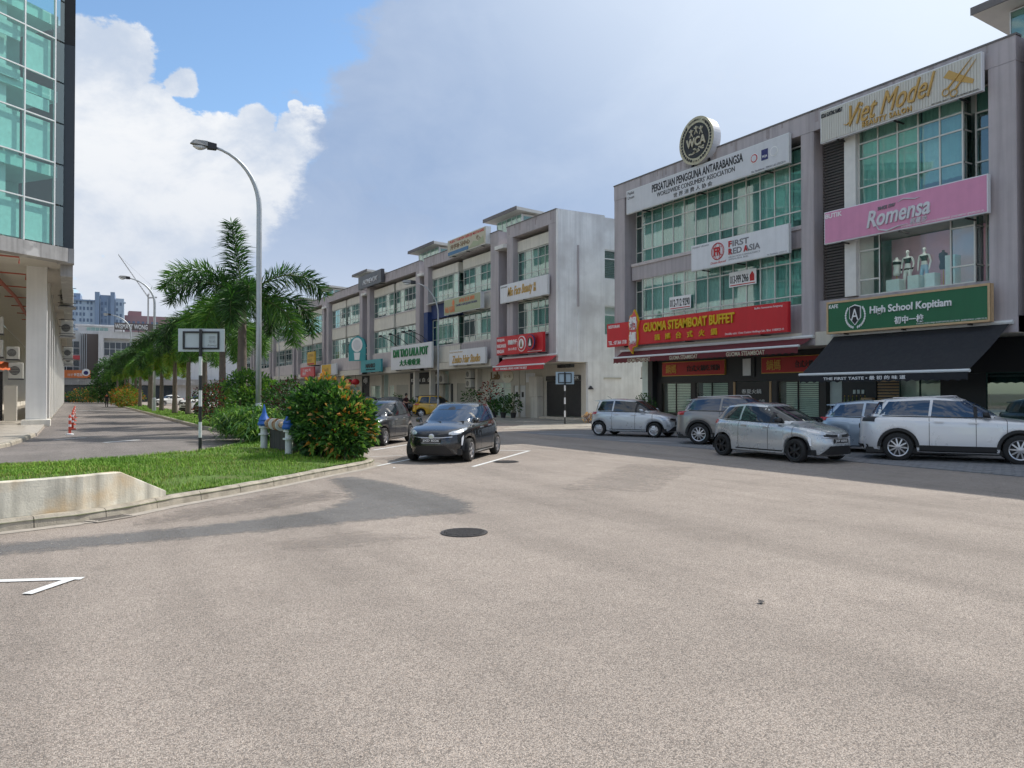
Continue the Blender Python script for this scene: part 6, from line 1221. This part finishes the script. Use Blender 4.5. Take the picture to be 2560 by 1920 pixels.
# ================================================================ street furniture
mat('galv', (.42, .45, .47), .45, .12, 5, metal=.5); mat('lamp_head', (.30, .30, .29), .5, .15, 6, metal=.2); mat('lamp_bowl', (.62, .62, .6), .2, .1, 6); mat('post_black', (.02, .02, .022), .5, .1, 6); mat('post_white', (.72, .72, .72), .5, .1, 6, streak=.1); mat('board_back', (.50, .54, .57), .5, .08, 2, metal=.1); mat('board_blue', (.34, .45, .53), .5, .08, 2); mat('bollard', (.62, .10, .06), .6, .12, 6); mat('valve_blue', (.02, .11, .42), .45, .15, 8); mat('pipe_white', (.66, .68, .66), .6, .12, 5, streak=.2); mat('flange', (.45, .33, .22), .7, .3, 12, col2=(.3, .12, .04), c2th=(.5, .6)); mat('box_dark', (.06, .058, .055), .85, .25, 5, streak=.3)
def lamp_post(x, y, h, label, reach=3.0, az=180., r0=.11, head=True):
    o = empty('street_lamp', (x, y, .12), R(az), label, 'street lamp', 'street lamps'); H0 = h-2.2; pts = [(0, 0, 0), (0, 0, H0*.5), (0, 0, H0)]; n = 10
    for i in range(1, n+1): t = i/n*R(82); pts.append((reach*.92*(1-cos(t)), 0, H0+2.2*sin(t)))
    MB().tube(pts, [r0*(1-.55*i/(len(pts)-1)) for i in range(len(pts))], 10).build('pole', 'galv', o, smooth=True); MB().lathe([(r0*1.5, 0), (r0*1.5, 1.1), (r0*1.1, 1.25)], 10).build('base', 'galv', o)
    ex, ez = pts[-1][0], pts[-1][2]
    MB().add([(ex-.05, -.11, ez-.09), (ex-.05, .11, ez-.09), (ex+.28, .14, ez-.09), (ex+.28, -.14, ez-.09), (ex-.05, -.1, ez+.13), (ex-.05, .1, ez+.13), (ex+.28, .13, ez+.16), (ex+.28, -.13, ez+.16)], [(0, 1, 2, 3), (4, 7, 6, 5), (0, 4, 5, 1), (3, 2, 6, 7), (0, 3, 7, 4), (1, 5, 6, 2)]).build('gear_box', 'steel_black', o)
    MB().add([(ex+.28, -.15, ez-.02), (ex+.28, .15, ez-.02), (ex+.8, .15, ez+.02), (ex+.9, .08, ez+.03), (ex+.9, -.08, ez+.03), (ex+.8, -.15, ez+.02), (ex+.28, -.12, ez+.18), (ex+.28, .12, ez+.18), (ex+.72, .1, ez+.18), (ex+.8, 0, ez+.16), (ex+.72, -.1, ez+.18)], [(0, 5, 4, 3, 2, 1), (6, 7, 8, 9, 10), (1, 2, 8, 7), (2, 3, 9, 8), (3, 4, 9), (4, 5, 10, 9), (5, 0, 6, 10), (0, 1, 7, 6)]).build('head', 'lamp_head', o)
    MB().add([(ex+.3+.5*i/8, s_*.13*sin(pi*(.1+.8*i/8)), ez-.03-k*.12*sin(pi*(.12+.76*i/8))) for k in (0, 1) for i in range(9) for s_ in (-1, 1)], [(2*i, 2*i+1, 2*i+3, 2*i+2) for i in list(range(8))]+[(18+2*i, 18+2*i+2, 18+2*i+3, 18+2*i+1) for i in range(8)]+[(2*i, 2*i+2, 20+2*i, 18+2*i) for i in range(8)]+[(2*i+1, 19+2*i, 21+2*i, 2*i+3) for i in range(8)]).build('bowl', 'lamp_bowl', o, smooth=True)
    return o
lamp_post(6.42, 31, 11.25, 'tall grey street lamp rising between the shrubs, nearest', 2.1, 178, .115)
lamp_post(6.45, 75.5, 12.0, 'second street lamp among the palms along the lane', 2.6, 178, .12); lamp_post(6.7, 112, 12.0, 'third street lamp, before the white office block', 3.0, 178, .12); lamp_post(5.0, 163, 9, 'farthest small lamp by the brown facade at the lane end', 2.0, 0, .1)
lamp_post(21.5, 46.7, 9.2, 'slim street lamp before the blue pillar shophouse', 2.0, 150, .055); lamp_post(20.5, 88, 9.0, 'slim street lamp before the small yellow signboard', 2.0, 150, .055)
def banded(x, y, h, bands, label, board, rz, bw, bh, boardm, frame=True):
    o = empty('sign_post', (x, y, gz(x, y) if inside(x, y) else .14), rz, label, 'sign post', 'banded sign posts'); z = 0
    for i, b_ in enumerate(bands): MB().lathe([(.045, z), (.045, z+b_)], 12).build('band', 'post_black' if i % 2 == 0 else 'post_white', o); z += b_
    MB().lathe([(.043, z), (.043, h)], 12).build('band', 'post_black', o); b0 = h-bh
    pl_ = MB().cbox(-bw/2, bw/2, .05, .075, b0, h+.02, .003).build('board', boardm, o)
    if frame:
        e = .13
        for a in ((-bw/2+e, bw/2-e, .02, .049, b0+.06, b0+.11), (-bw/2+e, bw/2-e, .02, .049, h-.1, h-.05), (-bw/2+e, -bw/2+e+.05, .02, .049, b0+.111, h-.101), (bw/2-e-.05, bw/2-e, .02, .049, b0+.111, h-.101)): MB().box(*a).build('back_frame', 'post_black', pl_)
    return o, pl_
o, pl_ = banded(3.05, 22.2, 3.36, (.38, .43, .43, .44, .41, .52), 'black and white banded post carrying a blank white sign board, on the lawn', None, R(-26), 1.24, .61, 'board_back')
text('lettering', '田田\n地地', .2, .38, 2.98, 3.18, .05, 't_grey', pl_, .002); text('lettering', 'Anyway', .16, .42, 2.87, 2.96, .05, 't_grey', pl_, .002, shear=.3)
banded(22.76, 33.3, 2.75, (.35, .35, .35, .35, .35, .3), 'thin banded post with small blue-grey board at the alley mouth', None, R(-35), .98, .64, 'board_blue')
for i, (x, y, lb) in enumerate(((-.07, 37.0, 'nearest orange lane bollard'), (.03, 42.4, 'second orange lane bollard'), (.06, 48.5, 'third orange lane bollard'), (.12, 55, 'fourth orange lane bollard'), (.18, 61.9, 'farthest orange lane bollard'))):
    o = empty('bollard', (x, y, 0), 0, lb+' with white bands', 'bollard', 'orange bollards in the lane'); MB().lathe([(.15, .004), (.15, .05), (.09, .07)], 14).build('foot', 'post_white' if i == 0 else 'bollard', o); MB().lathe([(.055, .07), (.052, .8), (.04, .84), (.02, .85)], 12).build('post', 'bollard', o, smooth=True)
    for z in (.35, .62): MB().lathe([(.0565, z), (.0565, z+.1)], 12).build('band', 'post_white', o)
# water valves
def valve(x, y, label, cone=True):
    o = empty('water_valve', (x, y, .15), 0, label, 'valve', 'water valves'); MB().lathe([(.10, 0), (.10, .42), (.16, .42), (.16, .46), (.10, .46), (.10, .62), (.15, .62), (.15, .68)], 14).build('riser', 'pipe_white', o, smooth=True, angle=40)
    MB().lathe([(.17, .685), (.19, .74), (.15, .82), (.16, .86), (.09, .98), (.055, 1.08), (.03, 1.22), (.012, 1.3)], 12).build('bonnet', 'valve_blue', o, smooth=True, angle=35)
    for k in range(8): a = 2*pi*k/8; MB().lathe([(.02, .66), (.02, .71)], 6, 'z', (.135*cos(a), .135*sin(a), 0)).build('bolt', 'flange', o)
    return o
valve(4.79, 22.35, 'blue topped water valve on a white pipe, left of the pair'); valve(4.86, 19.75, 'blue topped water valve against the shrub, right of the pair')
vp = empty('valve_pipe', (4.82, 20.05, .92), 0, 'rusty flanged pipe joining the two blue valves', 'pipe'); MB().tube([(0, 2.05, 0), (0, -.2, 0)], .085, 12).build('barrel', 'flange', vp)
for k, m_ in ((.35, 'pipe_white'), (.75, 'flange'), (1.15, 'pipe_white'), (1.55, 'flange')): MB().lathe([(.16, k), (.16, k+.06)], 14, 'y').build('flange', m_, vp)
mbx = empty('meter_chamber', (4.95, 19.9, .1), 0, 'dark stained concrete meter chamber behind the blue valves', 'chamber')
for k in range(4): MB().cbox(0, .3, k*.62, k*.62+.6, 0, .78, .012).build('panel', 'box_dark', mbx)
# wall gutter light, round blade sign, lanterns, notices before the shops
rs = empty('round_sign', (24.0, 41.6, 2.85), R(-62), 'round pale wooden sign hanging before the corner shophouse', 'sign'); MB().lathe([(.42, 0), (.42, .08)], 28, 'y').build('disc', 's_beige', rs); text('lettering', '山 • 水', -.25, .25, -.1, .1, 0, 't_brown', rs, .01); MB().box(-.02, .02, .02, .06, .42, .85).build('hanger', 'steel_black', rs)
for i, (yy, lb) in enumerate(((75.0, 'left red paper lantern over the shop walkway'), (72.9, 'right red paper lantern over the shop walkway'))): o = empty('lantern', (FX+.2, yy, 2.9), 0, lb, 'lantern'); MB().lathe([(.12, -.3), (.3, -.22), (.42, 0), (.3, .22), (.12, .3)], 14).build('shade', 't_red', o, smooth=True); MB().lathe([(.02, .3), (.02, .7)], 6).build('cord', 'steel_black', o); MB().lathe([(.04, -.3), (.05, -.55)], 6).build('tassel', 't_yellow', o)
aircon((FX+1.5, 57.0, 2.55), R(-90), 'left of two air conditioners side by side over the walkway', .9, .35, .75); aircon((FX+1.5, 55.9, 2.55), R(-90), 'right of two air conditioners side by side over the walkway', .9, .35, .75); aircon((FX+1.4, 50.9, 2.9), R(-90), 'upper air conditioner below the hair studio signboard', .8, .35, .6); aircon((FX+1.4, 50.9, 2.2), R(-90), 'lower air conditioner below the hair studio signboard', .8, .35, .6)
aircon((27.2, 31.35, 2.6), R(180), 'air conditioner in the alley under the maroon awning', .85, .3, .6)
tl_ = empty('tube_light', (28.4, 36.2, 2.62), 0, 'beige light housing on the white alley wall', 'light'); MB().box(-.8, .5, 0, .25, 0, .1).build('housing', 'soffit', tl_)
wl_ = empty('wall_lamp', (26.6, 36.2, 2.0), 0, 'small black lamp on the alley wall above the silver compact', 'lamp'); MB().lathe([(.04, .2), (.18, .02), (.17, 0)], 12).build('shade', 'steel_black', wl_); MB().box(-.04, .04, .05, .3, .12, .2).build('arm', 'steel_black', wl_)
cb = empty('cafe_sign', (FX+.2, 11.35, .7), R(-90), 'dark green free standing cafe sign board at the right edge', 'signboard'); mat('cafe_green', (.012, .05, .042), .5, .1, 4)
MB().box(0, 1.6, 0, .18, .2, 1.55).build('panel', 'alu_white', cb); MB().box(.04, 1.56, -.01, 0, 1.05, 2.45).build('upper_face', 'cafe_green', cb); MB().box(0, 1.6, .0, .18, 1.56, 2.5).build('casing', 'alu_white', cb); MB().box(.1, 1.5, -.012, 0, .22, 1.0).build('lower_face', 'cafe_green', cb); text('lettering', '初\n中', .55, 1.0, .3, .9, -.012, 't_white', cb, .01); MB().prismy([(.2, 2.2), (.4, 2.28), (.6, 2.2), (.6, 1.9), (.4, 1.7), (.2, 1.9)], -.02, -.01).build('crest', 't_white', cb)
for k in (.1, 1.4): piece('leg', 'steel_black', k, k+.1, .05, .12, -.58, .2, cb)
# bottles in the restaurant side window
mat('bottle_green', (.10, .13, .02), .15, .1, 8, spec=.8)
for i in range(6): o = empty('bottle', (25.72, 18.55-i*.17, 1.25-(i % 3)*.0), 0, None, None); tag(o, ('leftmost', 'second', 'third', 'fourth', 'fifth', 'rightmost')[i]+' slim green bottle from the left on the dark ledge', 'bottle', 'bottles on the ledge'); MB().lathe([(.05, 0), (.05, .22), (.02, .3), (.018, .4)], 10).build('glass', 'bottle_green', o, smooth=True); MB().lathe([(.02, .4), (.02, .43)], 8).build('cap', 'gold', o)
o = MB().box(25.62, 25.85, 17.5, 18.7, 1.18, 1.245).build('shelf', 'dark_wood'); tag(o, 'dark ledge holding the row of green bottles', 'shelf')
# ================================================================ people and mannequins
def skin(name, J, E_, mats, zones, parent):
    "one continuous body: joints (pos, radius), bones, then faces take the material of the zone they fall into"
    me = bpy.data.meshes.new(name); ks = list(J); me.from_pydata([J[k][0] for k in ks], [(ks.index(a), ks.index(b)) for a, b in E_], [])
    o = bpy.data.objects.new(name, me); TS.collection.objects.link(o); m = o.modifiers.new('s', 'SKIN'); sv = me.skin_vertices[0].data
    for i, k in enumerate(ks):
        r_ = J[k][1]; sv[i].radius = r_ if isinstance(r_, tuple) else (r_, r_); sv[i].use_root = (k == 'pelvis')
    m.use_smooth_shade = True; s_ = o.modifiers.new('u', 'SUBSURF'); s_.levels = 2; s_.render_levels = 2; TS.collection.objects.unlink(o)
    me2 = convert(o); me2.materials.clear()
    for q in mats: me2.materials.append(MATS[q])
    for p in me2.polygons: p.material_index = zones(p.center); p.use_smooth = True
    return link(bpy.data.objects.new('body', me2), parent)
mat('skin', (.42, .25, .17), .6, .05, 8); mat('hair_black', (.012, .011, .01), .6, .1, 20); mat('cloth_black', (.012, .012, .014), .85, .1, 12); mat('cloth_maroon', (.05, .012, .016), .85, .1, 12); mat('mannequin', (.72, .70, .68), .35, .03, 5); mat('jeans', (.32, .45, .58), .85, .1, 9); mat('cloth_orange', (.55, .16, .05), .8, .1, 9)
def person(loc, rz, label, top, bottom, pose='stand', s=1., cat='person'):
    o = empty('person', loc, rz, label, cat); o.scale = (s,)*3
    J = {'pelvis': ((0, 0, .93), (.15, .11)), 'waist': ((0, 0, 1.08), (.14, .10)), 'chest': ((0, .01, 1.3), (.17, .115)), 'neck': ((0, .0, 1.47), .055), 'head': ((0, -.03, 1.6), (.078, .095)), 'crown': ((0, -.03, 1.69), .07)}
    E_ = [('pelvis', 'waist'), ('waist', 'chest'), ('chest', 'neck'), ('neck', 'head'), ('head', 'crown')]
    for sg, n_ in ((1, 'l'), (-1, 'r')):
        st = .16*sg if pose == 'walk' else 0
        arms = [(sg*.19, 0, 1.4), (sg*.25, .02+st*.4, 1.14), (sg*.2, -.2, 1.08), (sg*.1, -.3, 1.12)] if pose == 'hold' else [(sg*.19, 0, 1.4), (sg*.25, -st*.5, 1.14), (sg*.26, -.04-st, .92), (sg*.26, -.06-st*1.1, .82)]
        for i, (p_, r_) in enumerate(zip(arms, (.065, .048, .036, .032))): J[n_+'a%d' % i] = (p_, r_)
        E_ += [('chest', n_+'a0')]+[(n_+'a%d' % i, n_+'a%d' % (i+1)) for i in range(3)]
        legs = [(sg*.09, 0, .86), (sg*.10, -.03-st*.5, .48), (sg*.10, .02-st, .09), (sg*.11, -.12-st, .04)]
        for i, (p_, r_) in enumerate(zip(legs, (.095, .065, .045, .04))): J[n_+'l%d' % i] = (p_, r_)
        E_ += [('pelvis', n_+'l0')]+[(n_+'l%d' % i, n_+'l%d' % (i+1)) for i in range(3)]
        for f in range(5):    # fingers and thumb
            hx, hy, hz = arms[3]; dx = (f-2)*.014; tip = (hx+dx, hy-.05, hz-.005*f) if pose == 'hold' else (hx-.01, hy+dx-.01, hz-.085+.006*abs(f-2)); J[n_+'f%d' % f] = (tip, .008); E_.append((n_+'a3', n_+'f%d' % f))
    def z_(c):
        if c.z > 1.45: return 0
        if abs(c.x) > .16 and c.z < 1.2 and c.z > .7 or pose == 'hold' and c.y < -.13 and c.z > .9: return 0
        return 1 if c.z > .96 else (2 if c.z > .09 else 3)
    b_ = skin('body', J, E_, ['skin', top, bottom, 'post_white'], z_, o)
    mb = MB(); mb.lathe([(.06, 1.55), (.098, 1.62), (.1, 1.69), (.075, 1.76), (.03, 1.785)], 14, 'z', (0, .0, 0)); mb.build('hair', 'hair_black', o, smooth=True)
    MB().box(-.02, .02, -.145, -.12, 1.57, 1.62).build('nose', 'skin', o)
    return o
person((21.1, 51.4, 0), R(30), 'man in dark maroon shirt and black trousers looking down at his hands', 'cloth_maroon', 'cloth_black', 'hold')
person((3.57, 101.5, 0), R(-5), 'person all in black with an orange collar walking along the lane', 'cloth_black', 'cloth_black', 'walk')
mb = MB().lathe([(.13, 1.38), (.15, 1.44), (.1, 1.52)], 12); o = mb.build('collar', 'cloth_orange', bpy.data.objects['person.001'], smooth=True)
def mannequin(x, label, kind, zb=5.32):
    o = empty('mannequin', (FX+.95, 18.85-x, zb), R(-90), label, 'mannequin', 'mannequins in the show window')
    if kind == 'full':
        J = {'pelvis': ((0, 0, .8), (.12, .09)), 'waist': ((0, 0, .95), (.09, .075)), 'chest': ((0, 0, 1.12), (.12, .09)), 'neck': ((0, 0, 1.28), .04), 'head': ((0, 0, 1.4), (.06, .075)), 'crown': ((0, 0, 1.47), .055)}
        E_ = [('pelvis', 'waist'), ('waist', 'chest'), ('chest', 'neck'), ('neck', 'head'), ('head', 'crown')]
        for sg, n_ in ((1, 'l'), (-1, 'r')):
            for i, (p_, r_) in enumerate(zip([(sg*.15, 0, 1.2), (sg*.22, .02, .98), (sg*.2, -.05, .75), (sg*.19, -.07, .66)], (.042, .035, .028, .02))): J[n_+'a%d' % i] = (p_, r_)
            for i, (p_, r_) in enumerate(zip([(sg*.08, 0, .74), (sg*.1, -.03, .4), (sg*.12, .02, .06), (sg*.13, -.1, .02)], (.075, .055, .035, .03))): J[n_+'l%d' % i] = (p_, r_)
            E_ += [('chest', n_+'a0'), ('pelvis', n_+'l0')]+[(n_+t+'%d' % i, n_+t+'%d' % (i+1)) for i in range(3) for t in 'al']
        jeans = 'jeans' in label
        skin('body', J, E_, ['mannequin', 'cloth_black', 'jeans'], lambda c: 1 if (1.0 < c.z < 1.18 and abs(c.x) < .14) or (not jeans and .76 < c.z < .84) else (2 if jeans and c.z < .86 and abs(c.x) < .17 else 0), o)
    else:
        MB().lathe([(.11, .62), (.13, .72), (.10, .88), (.14, 1.06), (.13, 1.15), (.05, 1.2), (.04, 1.26)], 14).build('torso', 'cloth_black' if kind == 'bust' else 'mannequin', o, smooth=True); MB().lathe([(.015, .02), (.015, .62)], 8).build('stand', 'gold', o); MB().lathe([(.13, 0), (.13, .02)], 14).build('foot', 'gold', o)
        if kind != 'bust': MB().lathe([(.145, 1.0), (.15, 1.06), (.14, 1.1)], 14).build('brassiere', 'cloth_black', o)
mannequin(3.15, 'white mannequin in black two-piece, left of the standing pair', 'full'); mannequin(3.75, 'white mannequin in black top and pale jeans', 'full'); mannequin(4.4, 'headless bust form in black vest on a gold stand', 'bust'); mannequin(2.75, 'headless white bust form in dark brassiere, leftmost', 'half')
for i, (x, w_, h_, lb) in enumerate(((2.55, .5, .45, 'low white display block, leftmost in the show window'), (3.35, .4, .5, 'white display block at the feet of the first mannequin'), (3.95, .35, .5, 'white display block beside the jeans mannequin'), (4.65, .33, 1.0, 'tall white display block, rightmost in the show window'))): o = MB().cbox(0, w_, 0, .35, 0, h_, .01).build('display_block', 'curtain_white', loc=(FX+.6, 18.85-x, 5.32)); o.rotation_euler = (0, 0, R(-90)); tag(o, lb, 'display block', 'blocks in the show window')
bpy.data.scenes.remove(TS)
